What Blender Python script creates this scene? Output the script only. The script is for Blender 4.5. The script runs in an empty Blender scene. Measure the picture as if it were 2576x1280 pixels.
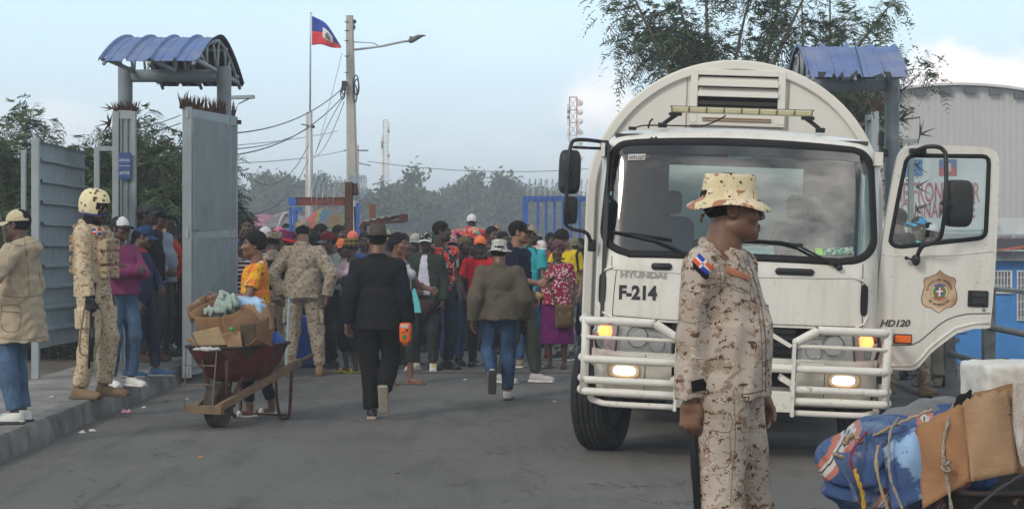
import bpy,bmesh,math,random,zlib
import numpy as np
from mathutils import Vector,Matrix
R=math.radians
S=bpy.context.scene
COL=S.collection
# ------------------------------------------------------------------ camera, sky, sun, exposure
FPX,CX,HY,EYE=4500.0,1288.0,590.0,1.65
cam=bpy.data.cameras.new('camera');cam_o=bpy.data.objects.new('camera',cam);COL.objects.link(cam_o)
cam.sensor_width=36.0;cam.lens=36.0*FPX/2576.0
cam.shift_y=(HY-640.0)/2576.0
cam_o.location=(0,0,EYE);cam_o.rotation_euler=(R(90),0,0)
cam.clip_start=0.1;cam.clip_end=6000
S.camera=cam_o
SUN_AZ,SUN_EL=R(-142),R(34)
W=bpy.data.worlds.new('World');S.world=W;W.use_nodes=True
wn,wl=W.node_tree.nodes,W.node_tree.links
wn.clear()
def WN(t,**k):
 n=wn.new(t)
 for a,b in k.items():
  if a[0]=='_':n.inputs[int(a[1:])].default_value=b
  else:setattr(n,a,b)
 return n
out=WN('ShaderNodeOutputWorld');bg=WN('ShaderNodeBackground',_1=0.145)
sky=WN('ShaderNodeTexSky',sky_type='NISHITA',sun_disc=False,sun_elevation=SUN_EL,sun_rotation=SUN_AZ,air_density=1.0,dust_density=2.5,ozone_density=1.2)
tc=WN('ShaderNodeTexCoord');sep=WN('ShaderNodeSeparateXYZ');wl.new(tc.outputs['Generated'],sep.inputs[0])
# pale haze veil, thicker to the horizon
rmp=WN('ShaderNodeMapRange',_1=-0.02,_2=0.75,_3=0.82,_4=0.40);wl.new(sep.outputs[2],rmp.inputs[0])
veil=WN('ShaderNodeMix',data_type='RGBA');wl.new(rmp.outputs[0],veil.inputs[0]);wl.new(sky.outputs[0],veil.inputs[6])
vr=WN('ShaderNodeValToRGB');wl.new(sep.outputs[2],vr.inputs[0])
vr.color_ramp.elements[0].position=0.0;vr.color_ramp.elements[0].color=(.60,.70,.77,1)
vr.color_ramp.elements[1].position=0.16;vr.color_ramp.elements[1].color=(.56,.745,.86,1)
e=vr.color_ramp.elements.new(.055);e.color=(.56,.685,.78,1)
vm=WN('ShaderNodeVectorMath',operation='SCALE');vm.inputs['Scale'].default_value=7.6;wl.new(vr.outputs[0],vm.inputs[0]);wl.new(vm.outputs[0],veil.inputs[7])
# clouds over the whole dome: thin ahead, broken and bright behind and overhead
zz=WN('ShaderNodeMath',operation='MAXIMUM',_1=0.0);wl.new(sep.outputs[2],zz.inputs[0])
za=WN('ShaderNodeMath',operation='ADD',_1=0.22);wl.new(zz.outputs[0],za.inputs[0])
dv=WN('ShaderNodeVectorMath',operation='DIVIDE');wl.new(tc.outputs['Generated'],dv.inputs[0])
cb=WN('ShaderNodeCombineXYZ');[wl.new(za.outputs[0],cb.inputs[i])for i in range(3)];wl.new(cb.outputs[0],dv.inputs[1])
cn=WN('ShaderNodeTexNoise');cn.inputs['Scale'].default_value=1.7;cn.inputs['Detail'].default_value=9;cn.inputs['Roughness'].default_value=.58;cn.inputs['Distortion'].default_value=.5
wl.new(dv.outputs[0],cn.inputs['Vector'])
cr=WN('ShaderNodeMapRange',_1=.47,_2=.66,_3=0.0,_4=.95);wl.new(cn.outputs[0],cr.inputs[0])
back=WN('ShaderNodeMapRange',_1=.55,_2=-.1,_3=.02,_4=1.0);wl.new(sep.outputs[1],back.inputs[0])
cm=WN('ShaderNodeMath',operation='MULTIPLY');wl.new(cr.outputs[0],cm.inputs[0]);wl.new(back.outputs[0],cm.inputs[1])
cl=WN('ShaderNodeMix',data_type='RGBA');wl.new(cm.outputs[0],cl.inputs[0]);wl.new(veil.outputs[2],cl.inputs[6]);cl.inputs[7].default_value=(15.5,14.6,13.2,1)
# behind and overhead the open sky between the clouds is a deeper blue
dk=WN('ShaderNodeMapRange',_1=.3,_2=-.3,_3=1.0,_4=.30);wl.new(sep.outputs[1],dk.inputs[0])
dkv=WN('ShaderNodeVectorMath',operation='SCALE');wl.new(veil.outputs[2],dkv.inputs[0]);wl.new(dk.outputs[0],dkv.inputs['Scale']);wl.new(dkv.outputs[0],cl.inputs[6])
last=cl.outputs[2]
n2=WN('ShaderNodeTexNoise');n2.inputs['Scale'].default_value=22;n2.inputs['Detail'].default_value=6;wl.new(tc.outputs['Generated'],n2.inputs['Vector'])
for(dx,dz,rx,rz,am)in((.046,.074,.034,.020,.50),(.262,.082,.050,.024,.75),(-.27,.05,.06,.02,.18),(.09,.04,.1,.02,.15)):
 v=Vector((dx,1,dz)).normalized()
 sb=WN('ShaderNodeVectorMath',operation='SUBTRACT');wl.new(tc.outputs['Generated'],sb.inputs[0]);sb.inputs[1].default_value=v
 sc=WN('ShaderNodeVectorMath',operation='DIVIDE');wl.new(sb.outputs[0],sc.inputs[0]);sc.inputs[1].default_value=(rx,1,rz)
 ln=WN('ShaderNodeVectorMath',operation='LENGTH');wl.new(sc.outputs[0],ln.inputs[0])
 ad=WN('ShaderNodeMath',operation='MULTIPLY_ADD',_1=-2.6,_2=1.3);wl.new(n2.outputs[0],ad.inputs[0])
 a2=WN('ShaderNodeMath',operation='ADD');wl.new(ln.outputs['Value'],a2.inputs[0]);wl.new(ad.outputs[0],a2.inputs[1])
 mr=WN('ShaderNodeMapRange',_1=1.15,_2=.35,_3=0.0,_4=am);mr.interpolation_type='SMOOTHSTEP';wl.new(a2.outputs[0],mr.inputs[0])
 mx=WN('ShaderNodeMix',data_type='RGBA');wl.new(mr.outputs[0],mx.inputs[0]);wl.new(last,mx.inputs[6]);mx.inputs[7].default_value=(8.6,7.4,6.9,1);last=mx.outputs[2]
wl.new(last,bg.inputs[0]);wl.new(bg.outputs[0],out.inputs[0])
sun=bpy.data.lights.new('sun','SUN');sun.energy=1.0;sun.angle=R(12);sun.color=(1,.93,.84)
sun_o=bpy.data.objects.new('sun',sun);COL.objects.link(sun_o)
sd=Vector((math.sin(SUN_AZ)*math.cos(SUN_EL),math.cos(SUN_AZ)*math.cos(SUN_EL),math.sin(SUN_EL)))
sun_o.rotation_euler=sd.to_track_quat('Z','Y').to_euler()
S.view_settings.view_transform='Standard';S.view_settings.look='None';S.view_settings.gamma=1
S.view_settings.use_curve_mapping=False;S.view_settings.exposure=0.55
# ------------------------------------------------------------------ helpers
def at(px,py,Y):
 return Vector(((px-CX)*Y/FPX,Y,EYE-(py-HY)*Y/FPX))
def tag(o,label=None,cat=None,group=None,kind=None):
 if label:o['label']=label
 if cat:o['category']=cat
 if group:o['group']=group
 if kind:o['kind']=kind
 return o
def empty(name,loc,rz=0,label=None,cat=None,group=None,parent=None):
 o=bpy.data.objects.new(name,None);COL.objects.link(o);o.location=loc;o.rotation_euler=(0,0,rz)
 o.empty_display_size=.1
 if parent:o.parent=parent
 return tag(o,label,cat,group)
def copy_tree(o,parent=None):
 c=o.copy();COL.objects.link(c);c.parent=parent
 for ch in[x for x in COL.objects if x.parent==o]:copy_tree(ch,c)
 return c
def mesh_obj(name,V,Fq,mats,parent=None,midx=None,smooth=True):
 me=bpy.data.meshes.new(name)
 V=np.asarray(V,dtype=np.float32)
 if isinstance(Fq,np.ndarray)and Fq.ndim==2:
  n,k=Fq.shape
  me.vertices.add(len(V));me.vertices.foreach_set('co',V.ravel())
  me.loops.add(n*k);me.loops.foreach_set('vertex_index',Fq.astype(np.int32).ravel())
  me.polygons.add(n);me.polygons.foreach_set('loop_start',np.arange(0,n*k,k,dtype=np.int32))
  try:me.polygons.foreach_set('loop_total',np.full(n,k,dtype=np.int32))
  except Exception:pass
 else:
  me.from_pydata([tuple(v)for v in V],[],[tuple(f)for f in Fq])
 for m in(mats if isinstance(mats,(list,tuple))else[mats]):me.materials.append(m)
 if midx is not None:me.polygons.foreach_set('material_index',np.asarray(midx,dtype=np.int32))
 me.update(calc_edges=True)
 me.polygons.foreach_set('use_smooth',np.full(len(me.polygons),smooth))
 o=bpy.data.objects.new(name,me);COL.objects.link(o)
 if parent:o.parent=parent
 return o
class MB:
 def __init__(s):s.v=[];s.f=[];s.m=[];s.mi=0
 def add(s,vs,fs):
  b=len(s.v);s.v+=[tuple(v)for v in vs];s.f+=[tuple(b+i for i in f)for f in fs];s.m+=[s.mi]*len(fs);return s
 def box(s,c,h,rot=None,bev=0.0):
  x,y,z=h
  if bev<=0:
   vs=[Vector((sx*x,sy*y,sz*z))for sz in(-1,1)for sy in(-1,1)for sx in(-1,1)]
   fs=[(0,2,3,1),(4,5,7,6),(0,1,5,4),(2,6,7,3),(0,4,6,2),(1,3,7,5)]
  else:
   bm=bmesh.new();bmesh.ops.create_cube(bm,size=2)
   for v in bm.verts:v.co=Vector((v.co.x*x,v.co.y*y,v.co.z*z))
   bmesh.ops.bevel(bm,geom=bm.edges[:],offset=min(bev,x*.95,y*.95,z*.95),segments=2,profile=.7,affect='EDGES')
   bm.verts.index_update();vs=[v.co.copy()for v in bm.verts];fs=[[v.index for v in f.verts]for f in bm.faces];bm.free()
  if rot is not None:vs=[rot@v for v in vs]
  c=Vector(c);return s.add([v+c for v in vs],fs)
 def bb(s,a,b,bev=0.0):
  a,b=Vector(a),Vector(b);h=(b-a)/2;return s.box((a+b)/2,(abs(h.x),abs(h.y),abs(h.z)),None,bev)
 def tube(s,pts,r,n=8,cap=True,flat=1.0):
  pts=[Vector(p)for p in pts];rr=r if isinstance(r,(list,tuple))else[r]*len(pts)
  vs=[];up=None
  for i,p in enumerate(pts):
   a=pts[max(i-1,0)];b=pts[min(i+1,len(pts)-1)];t=(b-a).normalized()
   if up is None:up=Vector((0,0,1))if abs(t.z)<.9 else Vector((0,1,0))
   x=t.cross(up).normalized();up=x.cross(t).normalized()
   vs+=[p+(x*math.cos(2*math.pi*k/n)+up*math.sin(2*math.pi*k/n)*flat)*rr[i]for k in range(n)]
  fs=[(i*n+k,i*n+(k+1)%n,(i+1)*n+(k+1)%n,(i+1)*n+k)for i in range(len(pts)-1)for k in range(n)]
  if cap:fs+=[tuple(range(n-1,-1,-1)),tuple((len(pts)-1)*n+k for k in range(n))]
  return s.add(vs,fs)
 def lathe(s,prof,o=(0,0,0),n=24,rot=None,a0=0,a1=2*math.pi):
  full=abs(a1-a0-2*math.pi)<1e-6;m=n if full else n+1;o=Vector(o)
  vs=[]
  for r,z in prof:
   for k in range(m):
    a=a0+(a1-a0)*k/n;v=Vector((r*math.cos(a),r*math.sin(a),z));vs.append((rot@v if rot else v)+o)
  fs=[(i*m+k,i*m+(k+1)%m,(i+1)*m+(k+1)%m,(i+1)*m+k)for i in range(len(prof)-1)for k in range(n)]
  return s.add(vs,fs)
 def rings(s,rings,cap0=False,cap1=False,close=True):
  n=len(rings[0]);vs=[p for r in rings for p in r];q=n if close else n-1
  fs=[(i*n+k,i*n+(k+1)%n,(i+1)*n+(k+1)%n,(i+1)*n+k)for i in range(len(rings)-1)for k in range(q)]
  if cap0:fs.append(tuple(range(n-1,-1,-1)))
  if cap1:fs.append(tuple((len(rings)-1)*n+k for k in range(n)))
  return s.add(vs,fs)
 def prism(s,outline,f0,f1):
  n=len(outline);vs=[f0(*p)for p in outline]+[f1(*p)for p in outline]
  fs=[tuple(range(n)),tuple(range(2*n-1,n-1,-1))]+[(k,n+k,n+(k+1)%n,(k+1)%n)for k in range(n)]
  return s.add(vs,fs)
 def build(s,name,mats,parent=None,smooth=False,angle=None):
  o=mesh_obj(name,s.v,s.f,mats,parent,s.m,smooth)
  if angle is not None:
   o.data.polygons.foreach_set('use_smooth',np.full(len(o.data.polygons),True))
   try:o.data.set_sharp_from_angle(angle=R(angle))
   except Exception:pass
  return o
def catmull(P,n=6):
 P=[Vector(p)for p in P];Q=[]
 for i in range(len(P)-1):
  a,b,c,d=P[max(i-1,0)],P[i],P[i+1],P[min(i+2,len(P)-1)]
  for k in range(n):
   t=k/n;Q.append(.5*(2*b+(c-a)*t+(2*a-5*b+4*c-d)*t*t+(3*b-a-3*c+d)*t**3))
 return Q+[P[-1]]
def text_mesh(name,body,size,mat,parent,M4,align='LEFT',bold=0.0,ext=.001,sx=1.0,shear=0.0):
 cu=bpy.data.curves.new(name,'FONT');cu.body=body;cu.size=size;cu.extrude=ext;cu.offset=bold;cu.align_x=align;cu.shear=shear
 cu.resolution_u=3
 t=bpy.data.objects.new(name,cu);COL.objects.link(t);bpy.context.view_layer.update()
 me=bpy.data.meshes.new_from_object(t);COL.objects.unlink(t);bpy.data.objects.remove(t)
 me.materials.clear();me.materials.append(mat)
 me.transform(M4@Matrix.Diagonal((sx,1,1,1)))
 o=bpy.data.objects.new(name,me);COL.objects.link(o)
 if parent:o.parent=parent
 return o
def frame(o,x,y):
 x=Vector(x).normalized();y=Vector(y).normalized();z=x.cross(y).normalized();y=z.cross(x)
 return Matrix(((x.x,y.x,z.x,o[0]),(x.y,y.y,z.y,o[1]),(x.z,y.z,z.z,o[2]),(0,0,0,1)))
 # ------------------------------------------------------------------ materials
MC={}
class NT:
 def __init__(s,name):
  s.m=bpy.data.materials.new(name);s.m.use_nodes=True;s.t=s.m.node_tree;s.t.nodes.clear()
  s.o=s.n('ShaderNodeOutputMaterial');s.b=s.n('ShaderNodeBsdfPrincipled');s.l(s.b.outputs[0],s.o.inputs[0])
  s.tc=s.n('ShaderNodeTexCoord');s.P=s.tc.outputs['Object']
 def n(s,t,inp=None,**k):
  n=s.t.nodes.new(t)
  for a,b in k.items():setattr(n,a,b)
  for a,b in(inp or{}).items():
   if hasattr(b,'is_output'):s.l(b,n.inputs[a])
   else:n.inputs[a].default_value=b
  return n
 def l(s,a,b):s.t.links.new(a,b)
 def noise(s,scale,vec=None,detail=4,rough=.55,dist=0.0,out=0):
  return s.n('ShaderNodeTexNoise',{'Vector':vec or s.P,'Scale':scale,'Detail':detail,'Roughness':rough,'Distortion':dist}).outputs[out]
 def ramp(s,fac,stops,const=False):
  r=s.n('ShaderNodeValToRGB',{0:fac});c=r.color_ramp
  if const:c.interpolation='CONSTANT'
  c.elements[0].position,c.elements[0].color=stops[0][0],C4(stops[0][1]);c.elements[1].position,c.elements[1].color=stops[-1][0],C4(stops[-1][1])
  for p,q in stops[1:-1]:e=c.elements.new(p);e.color=C4(q)
  return r.outputs[0]
 def mr(s,v,a,b,c=0.0,d=1.0):return s.n('ShaderNodeMapRange',{0:v,1:a,2:b,3:c,4:d}).outputs[0]
 def mix(s,f,a,b,mode='MIX'):
  return s.n('ShaderNodeMix',{0:f,6:a if hasattr(a,'is_output')else C4(a),7:b if hasattr(b,'is_output')else C4(b)},data_type='RGBA',blend_type=mode).outputs[2]
 def math(s,op,a,b=0.0):return s.n('ShaderNodeMath',{0:a,1:b},operation=op).outputs[0]
 def map(s,sc,vec=None,rot=(0,0,0),loc=(0,0,0)):return s.n('ShaderNodeMapping',{0:vec or s.P,'Scale':sc,'Rotation':rot,'Location':loc}).outputs[0]
 def bump(s,h,st,dist=.02,nrm=None):
  i={'Height':h,'Strength':st,'Distance':dist}
  if nrm:i['Normal']=nrm
  return s.n('ShaderNodeBump',i).outputs[0]
 def fin(s,col,rough=.8,metal=0.0,spec=.3,nrm=None,**k):
  b=s.b
  for a,v in(('Base Color',col if hasattr(col,'is_output')else C4(col)),('Roughness',rough),('Metallic',metal),('Specular IOR Level',spec))+tuple(k.items()):
   if hasattr(v,'is_output'):s.l(v,b.inputs[a])
   else:b.inputs[a].default_value=v
  if nrm:s.l(nrm,b.inputs['Normal'])
  return s.m
def C4(c):return(c[0],c[1],c[2],1.0)if len(c)==3 else tuple(c)
def H(h):
 h=h.lstrip('#');r=[int(h[i:i+2],16)/255 for i in(0,2,4)]
 return tuple(c/12.92 if c<=.04045 else((c+.055)/1.055)**2.4 for c in r)
def mul(c,k):return tuple(min(x*k,1)for x in c[:3])
def mat(name,col,rough=.8,var=.15,vs=6,bump=0.0,bs=30,metal=0.0,spec=.3,dirt=None,bd=.01,stretch=None,coat=0.0):
 key=(name,)
 if key in MC:return MC[key]
 t=NT(name);P=t.map(stretch)if stretch else t.P
 f=t.noise(vs,P);c=t.mix(t.mr(f,.3,.7),mul(col,1-var),mul(col,1+var))
 if dirt:
  dc,ds,lo,hi=dirt;f2=t.noise(ds,None,7,.65);c=t.mix(t.mr(f2,lo,hi),c,dc)
 nr=t.bump(t.noise(bs,P,5),bump,bd)if bump else None
 MC[key]=t.fin(c,rough,metal,spec,nr,**({'Coat Weight':coat,'Coat Roughness':.15}if coat else{}));return MC[key]
def cloth(name,col,var=.16,rough=.9,fold=.55,fs=9,lines=None):
 key=('c',name)
 if key in MC:return MC[key]
 t=NT(name);c=t.mix(t.mr(t.noise(5,None,5),.3,.7),mul(col,1-var),mul(col,1+var))
 MC[key]=clothfin(t,c,rough,fold,fs);return MC[key]
def clothfin(t,c,rough=.9,fold=.55,fs=9):
 P=t.map((1,1,.55));h=t.math('ADD',t.noise(fs,P,3,.5,1.2),t.math('MULTIPLY',t.noise(60,None,2),.12))
 return t.fin(c,rough,0,.15,t.bump(h,fold,.035))
def camo(name,cell=.012,cols=('#b9a48d','#a58a70','#8b6a4f','#6a4c38'),seed=0,sc=9,lo=None):
 t=NT(name);sn=t.n('ShaderNodeVectorMath',{0:t.P,1:(cell,cell,cell)},operation='SNAP').outputs[0]
 P1=t.map((1,1,1.7),sn,loc=(seed,0,0));a=t.noise(sc,P1,4,.62);b=t.noise(sc*1.5,t.map((1,1,1.8),sn,loc=(3+seed,5,1)),4,.65)
 c=t.ramp(a,[(0,H(cols[0])),(.49,H(cols[1])),(.56,H(cols[0])),(.62,H(cols[1]))],True)
 c=t.mix(t.mr(t.noise(3,None,3),.3,.7,0,.35),c,mul(H(cols[0]),1.25))
 c=t.mix(t.math('GREATER_THAN',b,.565),c,H(cols[2]));c=t.mix(t.math('GREATER_THAN',b,.625),c,H(cols[3]))
 return clothfin(t,c,.92,.6,8)
def blotch(name,base,cols,scale=14,th=.56,fold=.5,cellshape=False):
 key=('b',name)
 if key in MC:return MC[key]
 t=NT(name);c=C4(base)
 for i,q in enumerate(cols):
  f=t.noise(scale,t.map((1,1,1),loc=(i*7.3,i*3.1,i)),2,.5,.8)
  c=t.mix(t.mr(f,th,th+.02),c,q)
 MC[key]=clothfin(t,c,.9,fold);return MC[key]
def patchy(name,cols,scale=16,lw=.0,lc=(0,0,0)):
 key=('p',name)
 if key in MC:return MC[key]
 t=NT(name);v=t.n('ShaderNodeTexVoronoi',{'Vector':t.map((1,1,.8),rot=(.3,.2,.4)),'Scale':scale},distance='CHEBYCHEV')
 g=t.n('ShaderNodeSeparateColor',{0:v.outputs['Color']}).outputs[0]
 c=t.ramp(g,[(i/len(cols),q)for i,q in enumerate(cols)],True)
 f=t.noise(38,None,2,.5,1.5);c=t.mix(t.mr(f,.60,.62),c,lc)
 MC[key]=clothfin(t,c);return MC[key]
def floral(name,base,fl,scale=26):
 t=NT(name);v=t.n('ShaderNodeTexVoronoi',{'Vector':t.P,'Scale':scale,'Randomness':.9});d=v.outputs['Distance']
 n=t.noise(90,None,2);dd=t.math('ADD',d,t.math('MULTIPLY',n,.25))
 ring=t.math('MULTIPLY',t.math('LESS_THAN',dd,.50),t.math('GREATER_THAN',dd,.26))
 return clothfin(t,t.mix(ring,base,fl))
def plaid(name,a,b,c3,sc=70):
 t=NT(name);x=t.n('ShaderNodeSeparateXYZ',{0:t.P})
 ax=t.math('ADD',x.outputs[0],x.outputs[1])
 s1=t.math('GREATER_THAN',t.math('SINE',t.math('MULTIPLY',ax,sc*2)),.2);s2=t.math('GREATER_THAN',t.math('SINE',t.math('MULTIPLY',x.outputs[2],sc*3)),.2)
 c=t.mix(s1,a,b);c=t.mix(t.math('MULTIPLY',s2,.6),c,c3);return clothfin(t,c)
def stripes(name,a,b,freq=180,axis=2):
 t=NT(name);x=t.n('ShaderNodeSeparateXYZ',{0:t.P}).outputs[axis]
 return clothfin(t,t.mix(t.math('GREATER_THAN',t.math('SINE',t.math('MULTIPLY',x,freq)),.35),a,b))
def skinmat(name,col):
 key=('s',name)
 if key in MC:return MC[key]
 t=NT(name);c=t.mix(t.mr(t.noise(14,None,5),.3,.7),mul(col,.8),mul(col,1.2));c=t.mix(t.mr(t.noise(60),.55,.7,0,.25),c,mul(col,.6))
 MC[key]=t.fin(c,t.mr(t.noise(30),.3,.7,.36,.60),0,.5,t.bump(t.noise(150,None,4),.25,.004));return MC[key]
def plain(name,col,rough=.6,metal=0.0,spec=.3,emit=None,es=0):
 key=('x',name)
 if key in MC:return MC[key]
 t=NT(name);c=t.mix(t.mr(t.noise(25),.3,.7),mul(col,.92),mul(col,1.08));k={'Emission Color':C4(emit),'Emission Strength':es}if emit else{}
 MC[key]=t.fin(c,rough,metal,spec,None,**k);return MC[key]
BLACKR=plain('black rubber',(.012,.012,.013),.75);BLACKP=plain('black plastic',(.018,.018,.02),.42)
# ------------------------------------------------------------------ smooth solids: smooth unions of tapered limbs, turned into one surface
A=lambda*v:np.array(v,dtype=np.float64)
def nrm(v):v=np.asarray(v,float);return v/(np.linalg.norm(v)+1e-9)
def rotm(rx=0,ry=0,rz=0):
 cx,sx,cy,sy,cz,sz=math.cos(rx),math.sin(rx),math.cos(ry),math.sin(ry),math.cos(rz),math.sin(rz)
 return(np.array([[cz,-sz,0],[sz,cz,0],[0,0,1]])@np.array([[cy,0,sy],[0,1,0],[-sy,0,cy]])@np.array([[1,0,0],[0,cx,-sx],[0,sx,cx]]))
def p_rc(a,b,ra,rb):
 a=np.asarray(a,float);b=np.asarray(b,float);ba=b-a;L2=ba@ba+1e-12
 def f(p):
  pa=p-a;t=np.clip(pa@ba/L2,0,1);q=pa-t[:,None]*ba
  return np.sqrt(np.einsum('ij,ij->i',q,q))-(ra+(rb-ra)*t)
 m=max(ra,rb);return f,min(a[2],b[2])-m,max(a[2],b[2])+m
def p_el(c,r,Rm=None):
 c=np.asarray(c,float);r=np.asarray(r,float);m=max(r)
 def f(p):
  q=p-c
  if Rm is not None:q=q@Rm
  q=q/r;k0=np.sqrt(np.einsum('ij,ij->i',q,q));q=q/r;k1=np.sqrt(np.einsum('ij,ij->i',q,q))+1e-9
  return k0*(k0-1)/k1
 return f,c[2]-m,c[2]+m
def p_bx(c,h,rr,Rm=None):
 c=np.asarray(c,float);h=np.asarray(h,float)-rr;m=float(np.linalg.norm(h)+rr)
 def f(p):
  q=p-c
  if Rm is not None:q=q@Rm
  q=np.abs(q)-h;return np.sqrt((np.maximum(q,0)**2).sum(1))+np.minimum(q.max(1),0)-rr
 return f,c[2]-m,c[2]+m
def p_ec(a,b,r0,r1,Rm):
 a=np.asarray(a,float);b=np.asarray(b,float);L=np.linalg.norm(b-a);m=max(r0+r1)
 def f(p):
  q=(p-a)@Rm;t=np.clip(q[:,2]/L,0,1);rx=r0[0]+(r1[0]-r0[0])*t;ry=r0[1]+(r1[1]-r0[1])*t
  k=np.sqrt((q[:,0]/rx)**2+(q[:,1]/ry)**2);return np.maximum((k-1)*np.minimum(rx,ry),np.maximum(-q[:,2],q[:,2]-L))
 return f,min(a[2],b[2])-m,max(a[2],b[2])+m
class Grp:
 def __init__(s,k=.03):s.k=k;s.u=[];s.c=[];s.sub=[]
 def add(s,prim,k=None):s.u.append((prim,s.k if k is None else k));return s
 def cut(s,pt,n,k=0.0):s.c.append((np.asarray(pt,float),nrm(n),k));return s
 def minus(s,prim,k=.01):s.sub.append((prim,k));return s
 def ev(s,p,zb):
  d=np.full(len(p),9.0)
  for(f,lo,hi),k in s.u:
   i0,i1=np.searchsorted(zb,lo-k-.09),np.searchsorted(zb,hi+k+.09)
   if i1<=i0:continue
   a=d[i0*64:i1*64]if len(p)!=len(zb)else d[i0:i1];q=f(p[i0*64:i1*64]if len(p)!=len(zb)else p[i0:i1])
   h=np.maximum(k-np.abs(a-q),0)/max(k,1e-6);a[:]=np.minimum(a,q)-h*h*k*.25
  for(f,lo,hi),k in s.sub:
   i0,i1=np.searchsorted(zb,lo-.05),np.searchsorted(zb,hi+.05)
   if i1<=i0:continue
   a=d[i0*64:i1*64]if len(p)!=len(zb)else d[i0:i1];q=-f(p[i0*64:i1*64]if len(p)!=len(zb)else p[i0:i1])
   h=np.maximum(k-np.abs(a-q),0)/k;a[:]=np.maximum(a,q)+h*h*k*.25
  for pt,n,k in s.c:np.maximum(d,(p-pt)@n,out=d)
  return d
def folds(p,amp,f=1.0,seed=0):
 r=np.random.RandomState(seed);o=0
 for i in range(3):
  k=r.normal(size=3)*A(20,20,15)*f*(1+.7*i);m=r.normal(size=3)*9*f
  o=o+np.sin(p@k+1.8*np.sin(p@m+r.rand()*6)+r.rand()*6)/(1+.6*i)
 return o*amp*.5
def solidify(groups,lo,hi,h,k=.015,fold=0.0,ff=1.0,seed=0):
 lo=np.asarray(lo,float);hi=np.asarray(hi,float);B=4*h;n=np.ceil((hi-lo)/B).astype(int)+1
 ax=[lo[i]+(np.arange(n[i])+.5)*B for i in range(3)]
 Z,Y,X=np.meshgrid(ax[2],ax[1],ax[0],indexing='ij');C=np.stack([X.ravel(),Y.ravel(),Z.ravel()],1)
 def ev(p,zb):
  d=None
  for g in groups:
   q=g.ev(p,zb)
   if d is None:d=q
   else:hh=np.maximum(k-np.abs(d-q),0)/k;d=np.minimum(d,q)-hh*hh*k*.25
  if fold:d=d+folds(p,fold,ff,seed)
  return d
 dc=ev(C,C[:,2]);near=np.abs(dc)<6.2*h+fold
 V6=np.empty((len(dc),64),dtype=np.float32);V6[:]=dc[:,None]
 o=(np.arange(4)-1.5)*h;OZ,OY,OX=np.meshgrid(o,o,o,indexing='ij');O=np.stack([OX.ravel(),OY.ravel(),OZ.ravel()],1)
 cn=C[near];P=(cn[:,None,:]+O[None]).reshape(-1,3);V6[near]=ev(P,cn[:,2]).reshape(-1,64)
 V=V6.reshape(n[2],n[1],n[0],4,4,4).transpose(0,3,1,4,2,5).reshape(n[2]*4,n[1]*4,n[0]*4)
 return nets(V,lo+.5*h,h)
def nets(V,o,h):
 I=V<0
 c=[I[dz:V.shape[0]-1+dz,dy:V.shape[1]-1+dy,dx:V.shape[2]-1+dx]for dz in(0,1)for dy in(0,1)for dx in(0,1)]
 al=c[0].copy();an=c[0].copy()
 for q in c[1:]:al&=q;an|=q
 act=np.argwhere(an&~al)
 if not len(act):return np.zeros((0,3)),np.zeros((0,4),int)
 z,y,x=act.T;val=np.stack([V[z+dz,y+dy,x+dx]for dz in(0,1)for dy in(0,1)for dx in(0,1)],1)
 cor=np.array([(dx,dy,dz)for dz in(0,1)for dy in(0,1)for dx in(0,1)],float)
 acc=np.zeros((len(act),3));cnt=np.zeros(len(act))
 for a,b in((0,1),(2,3),(4,5),(6,7),(0,2),(1,3),(4,6),(5,7),(0,4),(1,5),(2,6),(3,7)):
  va,vb=val[:,a],val[:,b];m=(va<0)!=(vb<0);t=np.where(m,va/np.where(m,va-vb,1),0)
  acc+=m[:,None]*(cor[a]+t[:,None]*(cor[b]-cor[a]));cnt+=m
 P=(acc/cnt[:,None]+np.stack([x,y,z],1))*h+o
 idx=np.full(tuple(s-1 for s in V.shape),-1,dtype=np.int64);idx[z,y,x]=np.arange(len(act))
 F=[]
 s=I[:,1:-1,1:-1]
 def quads(e,fl,offs):
  q=np.argwhere(e)
  if not len(q):return
  ii=[idx[tuple((q+np.array(o_)).T)]for o_ in offs];Q=np.stack(ii,1);sgn=fl[tuple(q.T)]
  Q[~sgn]=Q[~sgn][:,::-1];F.append(Q[(Q>=0).all(1)])
 a=I[1:-1,1:-1,:-1];b=I[1:-1,1:-1,1:];quads(a!=b,a,((0,0,0),(0,1,0),(1,1,0),(1,0,0)))
 a=I[1:-1,:-1,1:-1];b=I[1:-1,1:,1:-1];quads(a!=b,a,((0,0,0),(1,0,0),(1,0,1),(0,0,1)))
 a=I[:-1,1:-1,1:-1];b=I[1:,1:-1,1:-1];quads(a!=b,a,((0,0,0),(0,0,1),(0,1,1),(0,1,0)))
 return P,np.concatenate(F)
def cen(V,F):return V[F].mean(1)
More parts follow.
